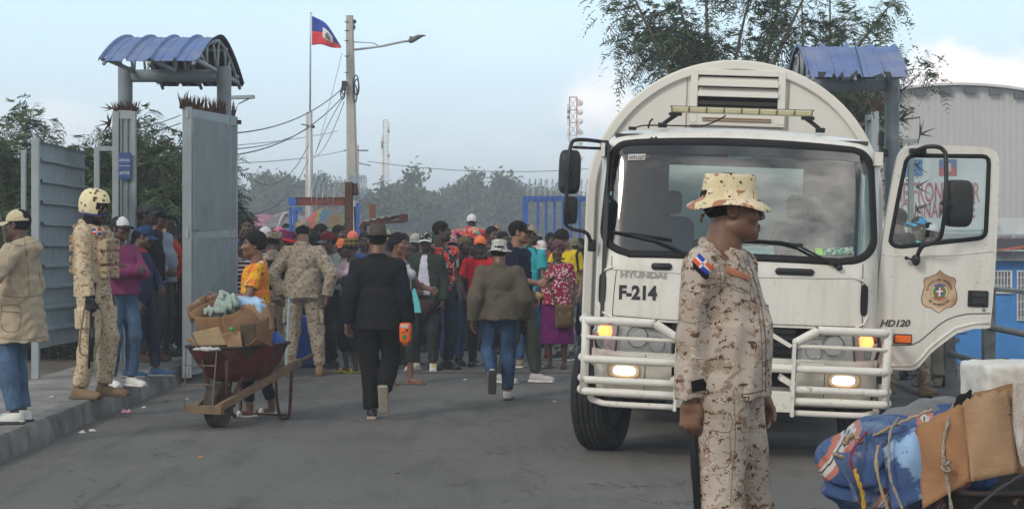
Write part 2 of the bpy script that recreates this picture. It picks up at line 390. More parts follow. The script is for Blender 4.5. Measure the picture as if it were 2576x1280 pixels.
# ------------------------------------------------------------------ heads and hands, in their own frames (face to -Y, up +Z)
def head_groups(nose=1.0,jaw=1.0,lips=1.0,fat=0.0):
 g=Grp(.022)
 g.add(p_el((0,.020,.030),(.076,.096,.088)));g.add(p_el((0,-.028,-.040),(.060+fat,.062,.080)))
 g.add(p_el((0,-.052,-.088),(.034*jaw+fat,.036,.030)));g.add(p_rc((0,-.078,-.104),(0,-.072,-.100),.013,.014),.02)
 for s in(-1,1):
  g.add(p_el((s*.042,-.056,-.026),(.024+fat,.028,.026)),.02);g.add(p_el((s*.046,-.005,-.070),(.018+fat,.04,.030)),.025)
  g.add(p_el((s*.080,.012,-.008),(.009,.021,.032),rotm(0,0,s*.35)),.006)
  g.add(p_rc((s*.014,-.088,.026),(s*.042,-.074,.024),.009,.008),.012)
 g.add(p_rc((0,-.084,.012),(0,-.100,-.024),.008,.0115*nose),.014);g.add(p_el((0,-.103,-.031),(.0125*nose,.011,.0095)),.010)
 for s in(-1,1):g.add(p_el((s*.0155*nose,-.095,-.034),(.0095*nose,.012,.009)),.007)
 for s in(-1,1):g.minus(p_el((s*.031,-.100,.003),(.019,.017,.011)),.012);g.minus(p_el((s*.0875,.006,-.006),(.006,.012,.020),rotm(0,0,s*.35)),.005)
 g.minus(p_rc((-.024,-.100,-.069),(.024,-.100,-.069),.004,.004),.008)
 g2=Grp(.006)
 g2.add(p_el((0,-.089,-.0625),(.023,.011,.0065*lips)));g2.add(p_el((0,-.088,-.0755),(.020,.0115,.0085*lips)))
 g3=Grp(.004)
 for s in(-1,1):g3.add(p_el((s*.031,-.0755,.003),(.0135,.0130,.0115)))
 for s in(-1,1):g3.add(p_rc((s*.019,-.085,.012),(s*.044,-.080,.011),.0045,.004))
 gn=Grp(.03);gn.add(p_rc((0,.022,-.055),(0,.038,-.17),.056+fat*.7,.062+fat*.7))
 return[g,g2,g3,gn]
def head_region(C):
 r=np.zeros(len(C),int)
 for s in(-1,1):
  d=np.linalg.norm((C-A(s*.031,-.0755,.003))/A(.0145,.0142,.0125),axis=1);e=(d<1.03)&(C[:,1]<-.080)&(np.abs(C[:,2]-.002)<.0052)
  r[e]=1;r[e&(np.abs(C[:,0]-s*.031)<.0066)]=2
  b=(np.abs(C[:,0]-s*.031)<.019)&(np.abs(C[:,2]-.0265+.12*np.abs(C[:,0]-s*.031))<.0034)&(C[:,1]<-.062);r[b]=4
 l=(np.abs(C[:,0])<.024)&(C[:,2]<-.055)&(C[:,2]>-.084)&(C[:,1]<-.090);r[l]=3
 return r
HEADC={}
def head_mesh(h,**k):
 key=(h,tuple(sorted(k.items())))
 if key not in HEADC:
  V,F=solidify(head_groups(**k),(-.11,-.14,-.20),(.11,.14,.14),h,.008);HEADC[key]=(V,F,head_region(cen(V,F)))
 return HEADC[key]
def hand_group(curl=.35,thumb=.3,spread=.0,point=False):
 g=Grp(.010);g.add(p_rc((0,0,-.05),(0,0,.012),.025,.026),.02)
 g.add(p_bx((.002,0,.052),(.040,.0155,.045),.014),.02);g.add(p_el((.030,.010,.035),(.017,.016,.034),rotm(0,.35,0)),.02)
 for i,(x,z,L,r)in enumerate(((.031,.094,.070,.0095),(.0105,.098,.078,.0098),(-.0105,.095,.072,.0094),(-.030,.086,.056,.0083))):
  p=A(x,0,z);a=0.0;c=curl*(.9+.08*i)
  if point and i==0:c=.08
  sx=(1.5-i)*spread
  for j,(ll,am)in enumerate(((.44,72),(.31,95),(.25,60))):
   a+=R(am)*c;d=nrm(A(sx,math.sin(a),math.cos(a)));q=p+d*L*ll*1.05
   g.add(p_rc(p,q,r*(1-.08*j),r*(.94-.08*j)),.004 if j else .012);p=q
 p=A(.034,.006,.030);a=.75-thumb*.5;b=thumb*1.2
 for j,(ll,r)in enumerate(((.042,.0125),(.032,.0108),(.027,.0098))):
  d=nrm(A(math.sin(a)*math.cos(b*.8),math.sin(b)*(1+.3*j),math.cos(a)));q=p+d*ll;g.add(p_rc(p,q,r,r*.93),.012 if j==0 else .004);p=q;a-=thumb*.7;b+=thumb*.5
 return g
HANDC={}
def hand_mesh(h,curl,thumb,spread=0.0,point=False):
 key=(h,curl,thumb,spread,point)
 if key not in HANDC:HANDC[key]=solidify([hand_group(curl,thumb,spread,point)],(-.07,-.06,-.06),(.10,.11,.22),h,.01)
 return HANDC[key]
 # ------------------------------------------------------------------ people
SK={'d':skinmat('deep brown skin',(.080,.043,.030)),'m':skinmat('brown skin',(.165,.082,.050)),'l':skinmat('light brown skin',(.235,.120,.076)),'k':skinmat('very dark skin',(.052,.031,.024))}
EYEW=plain('eye white',(.38,.33,.30),.4);IRIS=plain('iris',(.008,.005,.004),.25);LIP={k:plain('lip '+k,c,.5)for k,c in(('d',(.065,.028,.024)),('m',(.12,.05,.042)),('l',(.20,.085,.07)),('k',(.04,.02,.018)))}
HAIRM=mat('black hair',(.008,.007,.007),.95,.4,80,.9,160)
def xf(V,Rm,o,s=1.0):return(V*s)@np.asarray(Rm).T+np.asarray(o)
def ik(a,c,l1,l2,pole):
 d=c-a;D=np.linalg.norm(d);D2=min(D,(l1+l2)*.998);u=d/(D+1e-9);x=(l1*l1-l2*l2+D2*D2)/(2*D2);h=math.sqrt(max(l1*l1-x*x,0))
 p=pole-(pole@u)*u;p=nrm(p);return a+u*x+p*h,a+u*D2
ARMS={'hang':((.225,-.03,.855),(.15,1,0),None,(0,-1,0),.4),'out':((.34,-.02,.90),(.6,.8,0),None,(0,-1,0),.35),'back':((.25,.10,.88),(.5,1,0),None,(0,-1,0),.4),'fwd':((.20,-.34,1.08),(.6,.5,-.6),None,(0,-.2,1),.55),'cross':((-.08,-.205,1.20),(1,-.15,-.5),(-1,.1,0),(0,0,1),.5),'up':((.16,-.26,1.36),(.6,0,-1),(0,-.1,1),(-.6,0,.3),.6),'hip':((.20,-.06,1.03),(1.2,.5,0),(-.8,-.4,-.4),(0,.4,1),.4),'front':((.10,-.22,.98),(1,.3,0),(-.8,-.5,-.2),(0,0,1),.5),'pocket':((.20,-.10,.90),(.8,1,0),(-.3,-.3,-1),(0,-1,0),.6),'swingf':((.24,-.22,.90),(.5,1,0),None,(0,-1,0),.4),'swingb':((.26,.20,.90),(.5,1,0),None,(0,-1,0),.4)}
def person(p,loc,rz,label,group=None):
 g=p.get;s=g('h',1.72)/1.75;w=g('w',1.0);bel=g('belly',0.0);fem=g('fem',0);hi=g('hi',1)
 root=empty('person',loc,rz,label,'person',group)
 res=lambda a:a*g('res',1.0)
 lean=R(g('lean',0));tw=R(g('twist',0));side=R(g('side',0))
 Rt=rotm(0,side,0)@rotm(lean,0,0)@rotm(0,0,tw);P0=A(0,0,.965*s)+A(*g('hips',(0,0,0)))*s
 T=lambda x,y,z:P0+Rt@(A(x,y,z)*s)
 hipc=P0-A(0,0,.03*s)
 # legs
 feet=g('feet',((.10,.0,0,8,0),(-.10,.0,0,8,0)))
 legs=[]
 for i,(fx,fy,fz,to,hl)in enumerate(feet):
  sg=1 if i==0 else-1;toe=A(math.sin(R(to))*sg,-math.cos(R(to)),0);hr=R(hl)
  fd=toe*math.cos(hr)-A(0,0,math.sin(hr));an=A(fx,fy,fz)*s+A(0,0,.085*s)*1.0
  if hl:an=A(fx,fy,fz)*s+(-toe*-.0+A(0,0,.085*s))
  hp=hipc+(rotm(0,0,R(g('hipyaw',0)))@A(sg*.092*s*(1+.2*fem),0,0))
  kn,an2=ik(hp,an,.435*s,.43*s,A(sg*.12,-1,.0)if not g('kneepole')else A(*g('kneepole')))
  legs.append((hp,kn,an2,fd,hr))
  # arms
 arms=[]
 for i,key in enumerate(('L','R')):
  sg=1 if i==0 else-1;a=g(key,'hang');a=ARMS[a]if isinstance(a,str)else a
  m=A(sg,1,1);sh=T(sg*(.168*(.9 if fem else 1)+.010*(w-1)*4),.005+(g('shb',0)if sg<0 else 0),.398+g('shz',0));wr=A(*a[0])*m*s
  if g('armtorso',1):wr=P0+Rt@(wr-A(0,0,.965*s))
  el,wr=ik(sh,wr,.285*s*g('al',1),.255*s*g('al',1),A(*a[1])*m)
  hd=nrm(A(*a[2])*m)if a[2]else nrm(wr-el)*1.0
  if not a[2]:hd=nrm(hd+A(0,0,-.25))
  th=A(*a[3])*m;th=nrm(th-(th@hd)*hd);pn=np.cross(hd,th)*(1 if sg>0 else-1)
  pn=np.cross(hd,th);pn=pn if sg>0 else-pn
  arms.append((sh,el,wr,hd,th,pn,a[4],sg))
  # head
 hy,hp_,hs_=g('head',(0,0,0));Rh=rotm(0,0,R(hy))@rotm(R(hp_),0,0)@rotm(0,R(hs_),0)
 nb=T(0,.01,.450);hc=nb+(Rt@A(0,-.008,.062)+Rh@A(0,-.024,.122))*s
 hk=g('hk',1.0)*s*1.0
 # ---- body: one mesh
 Vs,Fs,Ms=[],[],[];nv=0
 def put(V,F,m):
  nonlocal nv
  Vs.append(V);Fs.append(F+nv);Ms.append(m);nv+=len(V)
 hv,hf,hr_=head_mesh(g('hres',.006),**g('face',{}));put(xf(hv,Rh,hc,hk),hf,hr_)
 tg=Grp(.05*s)
 tg.add(p_el(T(0,0,.0),A(.150,.10,.12)*s,Rt));tg.add(p_el(T(0,-.01,.14),A(.125,.09,.15)*s,Rt));tg.add(p_el(T(0,0,.31),A(.145,.095,.15)*s,Rt))
 tg.add(p_rc(T(-.13,.01,.415),T(.13,.01,.415),.052*s,.052*s));tg.add(p_rc(T(0,.02,.40),hc+Rh@A(0,.03,-.11)*s,.058*s,.052*s))
 for hp,kn,an,fd,hr in legs:
  lw=.9+.1*w;tg.add(p_rc(hp,kn,.072*s*lw,.050*s*lw),.03);tg.add(p_rc(kn,an,.050*s*lw,.034*s),.02);mid=kn*.68+an*.32;tg.add(p_el(mid+A(0,.018,0)*s,A(.045,.048,.09)*s*lw),.03)
  tg.add(p_rc(an-A(0,0,.045*s),an-A(0,0,.055*s)+fd*.14*s,.032*s,.022*s),.02)
 allp=np.array([hipc,T(0,0,.46)]+[q for l in legs for q in(l[0],l[1],l[2]+l[3]*.17,l[2]-A(0,0,.09))]);lo=allp.min(0)-.2*s;hi_=allp.max(0)+.2*s
 lo[2]=min(l[2][2]for l in legs)-.12*s;hi_[2]=hc[2]-.02
 V,F=solidify([tg],lo,hi_,res(.013),.02);put(V,F,np.zeros(len(F),int))
 for sh,el,wr,hd,th,pn,cu,sg in arms:
  ag=Grp(.02);k=.95+.05*w;ag.add(p_rc(sh,el,.050*s*k,.040*s*k));ag.add(p_rc(el,wr,.041*s*k,.0265*s));ag.add(p_el(el*.72+wr*.28,A(.040,.040,.05)*s*k))
  pp=np.array([sh,el,wr]);V,F=solidify([ag],pp.min(0)-.08,pp.max(0)+.08,res(.008),.02);put(V,F,np.zeros(len(F),int))
  hcur=g('curl'+('L' if sg>0 else 'R'),(cu,.35 if cu<.7 else .7));V,F=hand_mesh(g('handres',.0055),*hcur);Rm=np.stack([th,pn,hd],1)
  V=xf(V,Rm,wr,s*.97)
  if np.linalg.det(Rm)<0:F=F[:,::-1]
  gl=g('glove');put(V,F,np.full(len(F),5 if gl else 0))
 sk=g('skin','d');F=np.concatenate(Fs);mi=np.concatenate(Ms)
 mesh_obj('body',np.concatenate(Vs),F,[SK[sk],EYEW,IRIS,LIP[sk],HAIRM,BLACKP],root,mi)
 # ---- upper clothes
 top=g('top')
 if top:
  m=top['m'];t=top.get('t',.012)*s;hem=top.get('hem',-.06);slv=top.get('slv','long');op=top.get('open')
  G=[];q=Grp(.05*s);ww=w
  q.add(p_el(T(0,0,.02),A(.158*ww,.112*ww,.13)*s+t,Rt));q.add(p_el(T(0,-.012-bel*.5,.15),A(.140*ww+bel*.35,.10*ww+bel,.17)*s+t,Rt));q.add(p_el(T(0,.0,.31),A(.155*ww,.108*ww,.16)*s+t,Rt))
  q.add(p_rc(T(-.120*ww,.012,.388),T(.120*ww,.012,.388),.052*s+t*.8,.052*s+t*.8))
  for sg in(-1,1):q.add(p_rc(T(0,.025,.445),T(sg*.13*ww,.014,.392),.050*s+t*.8,.044*s+t*.8))
  q.add(p_rc(T(0,.02,.44),T(0,.02,.47),.05*s+t,.045*s+t))
  if fem:
   for sg in(-1,1):q.add(p_el(T(sg*.072,-.105-.012*w,.285),A(.068,.062,.062)*s*(.6+.4*w)+t*.5,Rt),.03)
  x0=.165*ww*s+t;y0=.118*ww*s+t+bel*.6*s;fl=top.get('flare',0.0)*s
  q.add(p_ec(T(0,-bel*.3,hem-.02),T(0,0,.2),(x0+fl,y0+fl),(x0*.95,y0*.95),Rt),.03)
  q.cut(T(0,0,hem),-(Rt@A(0,0,1)));nz=top.get('neck',.478);q.cut(T(0,0,nz),Rt@nrm(A(0,-top.get('vneck',.35),1)))
  if top.get('puff'):
   q.add(p_ec(T(0,0,hem-.02),T(0,0,hem+.045),(x0-.012,y0-.012),(x0-.012,y0-.012),Rt),.004)
  G.append(q)
  if top.get('collar'):
   c=Grp(.008*s)
   for a in range(14):
    a0,a1=[math.radians(-65+(310/14)*(a+k))for k in(0,1)];r_=.066*s+t*.5;cy=.012
    f_=lambda an:T(0,cy,.455)+Rt@A(r_*math.sin(an+math.pi)*-1,r_*1.02*-math.cos(an+math.pi),(.020-.030*math.cos(an+math.pi)*1.0)*s)
    c.add(p_rc(f_(a0),f_(a1),(.013+.005*top['collar'])*s,(.013+.005*top['collar'])*s))
   G.append(c)
  if slv!='none':
   for sh,el,wr,hd,th,pn,cu,sg in arms:
    a=Grp(.025);k=top.get('sw',1.0);ins=T(sg*.10*ww,.012,.385)
    if slv=='short':
     e2=sh*.35+el*.65;a.add(p_rc(sh,sh*.2+el*.8,.051*s*k+t,.053*s*k+t*1.2));a.add(p_rc(ins,sh,.050*s+t,.051*s+t));a.cut(e2,el-sh)
    else:
     a.add(p_rc(ins,sh,.050*s+t,.050*s+t));a.add(p_rc(sh,el,.050*s*k+t,.043*s*k+t));fw=el+(wr-el)*(1.15 if slv=='long' else .62)
     a.add(p_rc(el,fw,.046*s*k+t,.034*s*k+t*.9));a.cut(el+(wr-el)*(.95 if slv=='long' else .5),wr-el)
     if top.get('cuff'):a.add(p_rc(el+(wr-el)*.86,el+(wr-el)*1.1,.036*s*k+t,.036*s*k+t),.004)
    G.append(a)
  if top.get('hood'):
   c=Grp(.03);c.add(p_el(T(0,.115,.44),A(.115,.075,.085)*s,Rt));c.add(p_el(T(0,.04,.48),A(.11,.095,.05)*s,Rt));c.minus(p_el(T(0,-.01,.58),A(.08,.085,.09)*s,Rt),.02);G.append(c)
  if top.get('vest'):
   c=Grp(.02);t2=t+.02*s
   c.add(p_ec(T(0,0,.06),T(0,0,.42),(.150*ww*s+t2,.112*s+t2),(.145*ww*s+t2,.11*s+t2),Rt));vg=[c]
   for y_,zz_ in((-1,.08),(-1,.2),(-1,.31),(1,.1),(1,.19),(1,.28),(1,.36)):
    for xx in((-.09,0,.09)if y_<0 else(0,)):
     c.add(p_bx(T(xx,y_*(.155 if y_<0 else .142),zz_),A(.04 if y_<0 else .12,.035 if y_<0 else .014,.05 if y_<0 else .030)*s,.012,Rt),.01)
   c.add(p_rc(T(-.1,.10,.46),T(-.1,-.09,.44),.03,.03));c.add(p_rc(T(.1,.10,.46),T(.1,-.09,.44),.03,.03))
   V,F=solidify(vg,T(-.32,-.32,.0),T(.32,.32,.52),res(.010),.01,.004);mesh_obj('tactical_vest',V,F,top['vest'],root)
  pts=np.array([T(-.28*ww,-.2-bel,hem-.02),T(.28*ww,.22,.50),T(-.28*ww,.2,.5),T(.28*ww,-.2,hem-.02)]+[q_ for a_ in arms for q_ in a_[:3]]);lo=pts.min(0)-.11*s;hi_=pts.max(0)+.12*s
  V,F=solidify(G,lo,hi_,res(top.get('res',.010)),.025*s,top.get('fold',.006),top.get('ff',1.0),zlib.crc32(label.encode())%97)
  C=(cen(V,F)-P0)@Rt/s;mi=np.zeros(len(F),int);mats=[m]
  if op:
   ov=(np.abs(C[:,0])<op['w']*(.35+.65*np.clip((.5-C[:,2])*2.2,0,1)if op.get('v')else 1))&(C[:,1]<-.04)&(C[:,2]>op.get('z',-9));mi[ov]=1;mats.append(op['m'])
  for bnd in top.get('bands',()):
   mats.append(bnd[2]);mi[(C[:,2]>bnd[0])&(C[:,2]<bnd[1])&(np.abs(C[:,0])<.2*ww)]=len(mats)-1
  if top.get('collarm'):
   mats.append(top['collarm']);mi[(C[:,2]>.445)&(np.abs(C[:,0])<.1)]=len(mats)-1
  if top.get('sleevem'):
   mats.append(top['sleevem']);mi[(np.abs(C[:,0])>.165*ww)]=len(mats)-1
  mesh_obj(top.get('name','shirt'),V,F,mats,root,mi)
  # ---- lower clothes
 bot=g('bot')
 if bot:
  m=bot['m'];t=bot.get('t',.012)*s;k=bot.get('bag',1.0);q=Grp(.05*s);wz=min(.12,(top or{}).get('hem',.09)+.03)
  q.add(p_el(T(0,.0,-.01),A(.158*w,.112*w,.125)*s+t,Rt));q.add(p_el(T(0,-.01,.08),A(.145*w+bel*.2,.105*w+bel*.5,.1)*s+t,Rt))
  for sg in(-1,1):q.add(p_el(T(sg*.072,.055,-.035),A(.085,.085,.095)*s*(.85+.15*w)+t*.5,Rt),.04)
  if bot.get('skirt'):
   zb=bot['skirt']*s;b=A(P0[0],P0[1],zb);q.add(p_ec(b,P0,(.185*s*w*bot.get('fl',1),.15*s*w*bot.get('fl',1)),(.165*s*w,.125*s*w),rotm(0,0,0)),.03);q.cut(A(0,0,zb+.01),(0,0,-1));q.cut(T(0,0,wz),Rt@A(0,0,1));G=[q]
  else:
   q.cut(T(0,0,wz),Rt@A(0,0,1));G=[q];ln=bot.get('len',.93)
   for hp,kn,an,fd,hr in legs:
    a=Grp(.03*s);end=kn+(an-kn)*(ln+.12);a.add(p_rc(hp+A(0,0,.02)*s,kn,.088*s*(.8+.2*w)*(1+(k-1)*.4)+t,.060*s*k+t));a.add(p_rc(kn,end,.060*s*k+t,(.042*s+t)*k*(1.05 if bot.get('wide')else .96)))
    a.add(p_el(kn*.66+an*.34+A(0,.012,0),A(.052,.054,.11)*s*k),.03);a.cut(kn+(an-kn)*ln,an-kn)
    if bot.get('pocket')and not bot.get('flat'):sd_=1 if hp[0]>P0[0]else-1;a.add(p_bx(hp*.38+kn*.62+A(sd_*.088,.01,0)*s,A(.016,.075,.085)*s,.012),.008)
    if bot.get('blouse'):a.add(p_el(kn*.22+an*.78,A(.066,.068,.06)*s),.02)
    G.append(a)
  pts=np.array([T(-.2*w,-.2-bel,.14),T(.2*w,.2,.14)]+[x_ for l in legs for x_ in(l[0],l[1],l[2])]);lo=pts.min(0)-.13*s;hi_=pts.max(0)+.13*s
  V,F=solidify(G,lo,hi_,res(bot.get('res',.010)),.03*s,bot.get('fold',.0055),bot.get('ff',.9),zlib.crc32(label.encode())%89)
  mesh_obj('skirt' if bot.get('skirt')else bot.get('name','trousers'),V,F,m,root)
  # ---- shoes
 sho=g('shoe')
 if sho:
  for(hp,kn,an,fd,hr)in legs:
   toe=nrm(A(fd[0],fd[1],0));up=nrm(A(0,0,1)*math.cos(hr)+toe*math.sin(hr))if hr else A(0,0,1);fdn=nrm(toe*math.cos(hr)-A(0,0,1)*math.sin(hr))
   Rf=np.stack([np.cross(fdn,up)*-1,-fdn,up],1)
   if np.linalg.det(Rf)<0:Rf[:,0]*=-1
   o=an-up*.085*s
   F_=lambda x,y,z:A(x,y,z)*s
   q=Grp(.03*s);q.add(p_rc(F_(0,.035,.042),F_(0,-.12,.030),.040*s,.040*s));q.add(p_el(F_(0,-.155,.030),F_(.042,.062,.036)));q.add(p_rc(F_(0,.01,.06),F_(0,-.05,.06),.036*s,.030*s))
   q.add(p_rc(F_(0,.015,.07),F_(0,.012,sho.get('ht',.095)),.040*s,.046*s if sho.get('ht',.095)>.12 else .038*s))
   q.cut(F_(0,0,.004),(0,0,-1));q.cut(F_(0,0,sho.get('ht',.095)),(0,0,1));q2=Grp(.01)
   q2.add(p_bx(F_(0,-.062,.012),F_(.046,.145,.014),.013*s));q2.cut(F_(0,0,.0),(0,0,-1))
   if sho.get('sandal'):
    q=Grp(.01);q.add(p_bx(F_(0,-.062,.010),F_(.044,.135,.010),.009*s));q.add(p_ec(F_(0,-.16,.0),F_(0,-.07,.0),(.047*s,.056*s),(.049*s,.066*s),np.stack([A(1,0,0),A(0,0,1),A(0,-1,0)],1)if 0 else rotm(R(90))),.003)if 0 else q.add(p_el(F_(0,-.10,.022),F_(.046,.030,.042)),.004);q.cut(F_(0,0,0),(0,0,-1));GG=[q]
   else:GG=[q,q2]
   V,F=solidify(GG,F_(-.08,-.25,-.02),F_(.08,.11,sho.get('ht',.095)/1+.04),res(.0075),.004)
   C=cen(V,F)/s;mi=np.zeros(len(F),int);mi[C[:,2]<sho.get('sz',.024)]=1
   if sho.get('tongue'):mi[(C[:,2]>.05)&(C[:,1]<-.03)&(np.abs(C[:,0])<.02)]=2
   o2=o
   mesh_obj('boot' if sho.get('ht',.095)>.12 else('sandal' if sho.get('sandal')else 'shoe'),xf(V,Rf,o2),F,[sho['m'],sho.get('sole',sho['m']),sho.get('tongue',sho['m'])],root,mi)
   # ---- hair and hat, in the head's frame
 hm=Matrix([list(Rh[i]*hk)+[hc[i]]for i in range(3)]+[[0,0,0,1]])
 def hput(b,name,mats,smooth=True):
  b.v=[tuple(hm@Vector(v))for v in b.v];return b.build(name,mats,root,smooth)
 ha=g('hair','short')
 if ha and ha!='none':
  hg=Grp(.02);e_={'short':.004,'mid':.014,'afro':.024,'braid':.016,'long':.02}[ha]
  hg.add(p_el((0,.024,.034),(.077+e_,.097+e_,.089+e_)));hg.cut((0,-.060-e_*.4,.052),nrm(A(0,-1,-.9)));hg.cut((0,0,-.012),nrm(A(0,-.8,-1)))
  if ha=='braid':hg.add(p_el((0,.09,-.03),(.05,.05,.06)),.03)
  if ha=='long':
   hg.c=hg.c[:1];hg.add(p_el((0,.06,-.07),(.075,.055,.11)),.03)
  V,F=solidify([hg],(-.14,-.14,-.22),(.14,.19,.17),.006 if g('hres',.006)>=.006 else .004,.01,.003 if ha!='short' else .001,4)
  mesh_obj('hair',xf(V,Rh,hc,hk),F,g('hairm',HAIRM),root)
 ht=g('hat')
 if ht:hat(ht,hput)
 if g('glasses'):
  b=MB()
  for sg in(-1,1):b.tube([Vector((sg*.031+.021*math.cos(a),-.097,.003+.015*math.sin(a)))for a in[i*math.pi/6 for i in range(13)]],.0018,5,False);b.tube([(sg*.052,-.094,.006),(sg*.078,.0,.008)],.0018,5)
  hput(b,'glasses',BLACKP)
 info=dict(root=root,arms=arms,legs=legs,T=T,Rt=Rt,hm=hm,s=s,hput=hput,P0=P0)
 return info
def ering(z,rx,ry,cy=.018,n=36,wav=0.0,ph=0.0,zf=0.0):
 out_=[]
 for k in range(n):
  a=2*math.pi*k/n;x=rx*math.sin(a);y=cy-ry*math.cos(a);out_.append(Vector((x,y,z+wav*math.sin(3*a+ph)+zf*math.cos(a))))
 return out_
def hat(ht,hput):
 k=ht['k'];m=ht['m'];m2=ht.get('m2',m);b=MB()
 if k=='cap':
  rs=[]
  for i in range(9):
   a=i/8*math.pi/2;rs.append(ering(.030+.097*math.sin(a),.086*math.cos(a)+.001,.106*math.cos(a)+.001,zf=-.004 if i==0 else 0))
  b.rings(rs[::-1]if 0 else rs,False,True)
  b.add([Vector((v.x*.96,(v.y-.018)*.96+.018,v.z-.001))for v in rs[0]]+rs[0],[(i,36+i,36+(i+1)%36,(i+1)%36)for i in range(36)])
  if ht.get('m3'):
   b.m=[1 if(np.mean([b.v[i][1]for i in f])<-.02 and len(f)==4)else 0 for f in b.f]
  if ht.get('button',1):b.lathe([(.006,.126),(.006,.131),(.001,.133)],n=8,o=(0,.018,0))
  hput(b,'cap',[m,ht.get('m3',m)]);v=MB();L=ht.get('brim',.078);rot=ht.get('turn',0)
  top_,bot_=[],[]
  for dz,dst in((0.0,top_),(-.0035,bot_)):
   for j in range(6):
    row=[]
    for i in range(17):
     a=(i/16-.5)*2.25;r0x,r0y=.083,.102;px=r0x*math.sin(a);py=.018-r0y*math.cos(a);e2=j/5*L*max(0,math.cos(a*.92))**.55
     row.append(Vector((px*(1+.04*j/5),py-e2,.030+dz-.016*(j/5)-.22*px*px/.08*(.6+j/5)*.9)))
    dst.append(row)
  v.rings(top_,close=False);v.rings([r[::-1]for r in bot_],close=False);v.rings([top_[-1],bot_[-1]],close=False)
  if rot:
   Mz=Matrix.Rotation(R(rot),3,'Z');v.v=[tuple(Mz@(Vector(q)-Vector((0,.018,0)))+Vector((0,.018,0)))for q in v.v]
  hput(v,'cap_brim',m2)
 elif k=='bucket':
  W_=ht.get('brim',.055);wv=ht.get('wave',.006);tz=ht.get('tz',.130);rs=[ering(tz,.001,.001),ering(tz,.050,.066),ering(tz-.001,.071,.089),ering(tz-.010,.076,.094),ering(.075,.081,.100),ering(.034,.087,.107),ering(.028,.091,.111),ering(.016,.091+W_*.55,.111+W_*.55,wav=wv*.5),ering(ht.get('dz',.004),.091+W_,.111+W_,wav=wv),ering(ht.get('dz',.004)-.004,.091+W_,.111+W_,wav=wv),ering(.014,.091+W_*.5,.111+W_*.5,wav=wv*.5),ering(.026,.084,.104),ering(.05,.08,.1)]
  b.rings(rs[::-1]);b.m=[1 if np.mean([b.v[i][2]for i in f])<.027 else 0 for f in b.f];hput(b,'bucket_hat',[m,m2])
 elif k=='fedora':
  rs=[ering(.128,.001,.002),ering(.128,.030,.055),ering(.143,.052,.080),ering(.140,.066,.092),ering(.125,.073,.098),ering(.075,.081,.104),ering(.040,.085,.108),ering(.034,.092,.114),ering(.033,.115,.138,zf=0.0),ering(.041,.128,.152),ering(.037,.129,.153),ering(.029,.115,.138),ering(.030,.085,.106)]
  for r_ in rs[7:12]:
   for v_ in r_:v_.z+=.28*abs(v_.x)**1.0*.22-(.012 if v_.y<-.05 else 0)*min(1,(abs(v_.y)-.05)*12)
  b.rings(rs[::-1]);hput(b,'fedora',m);c=MB();c.rings([ering(.036,.0875,.1105),ering(.060,.0845,.1075)]);hput(c,'hat_band',m2)
 elif k in('beanie','scarf','beret'):
  q=Grp(.02);e_=.012 if k!='beret' else .02;q.add(p_el((0,.024,.036),(.080+e_,.100+e_,.092+e_+ht.get('tall',0))));q.cut((0,-.07,.040),nrm(A(0,-.9,-1)));q.cut((0,0,-.004),nrm(A(0,-.4,-1)))
  if k=='scarf':q.add(p_el((0,.10,-.015),(.035,.035,.03)),.02)
  V,F=solidify([q],(-.15,-.15,-.12),(.15,.2,.2),.006,.01,.003,2.5);b.v=[tuple(v)for v in V];b.f=[tuple(f)for f in F.tolist()];b.m=[0]*len(b.f)
  if k!='scarf':b.mi=1;b.rings([ering(.030,.094,.114,wav=.002),ering(.052,.093,.113,wav=.002)])
  hput(b,'beanie' if k=='beanie' else('headscarf' if k=='scarf' else 'knit_hat'),[m,m2])
 elif k=='patrol':
  rs=[ering(.110,.001,.001),ering(.112,.060,.075),ering(.108,.087,.105),ering(.102,.090,.108),ering(.034,.086,.106),ering(.028,.083,.103)];b.rings(rs[::-1]);hput(b,'patrol_cap',m);v=MB();t_,u_=[],[]
  for dz,dst in((0,t_),(-.004,u_)):
   for j in range(4):dst.append([Vector((.082*math.sin(a),.018-.102*math.cos(a)-j/3*.055*max(0,math.cos(a))**.6,.030+dz-.010*j/3))for a in[(i/12-.5)*2.2 for i in range(13)]])
  v.rings(t_,close=False);v.rings([r[::-1]for r in u_],close=False);v.rings([t_[-1],u_[-1]],close=False);hput(v,'cap_brim',m2)
 elif k=='headband':
  b.rings([ering(.045,.085,.105),ering(.060,.086,.106),ering(.075,.082,.102)]);hput(b,'headband',m)
  c=MB()
  for i in range(11):a=(i/10-.5)*2.0;c.lathe([(.006,-.005),(.007,0),(.006,.006),(.001,.008)],(.088*math.sin(a),.018-.108*math.cos(a),.06),8)
  hput(c,'beads',m2)
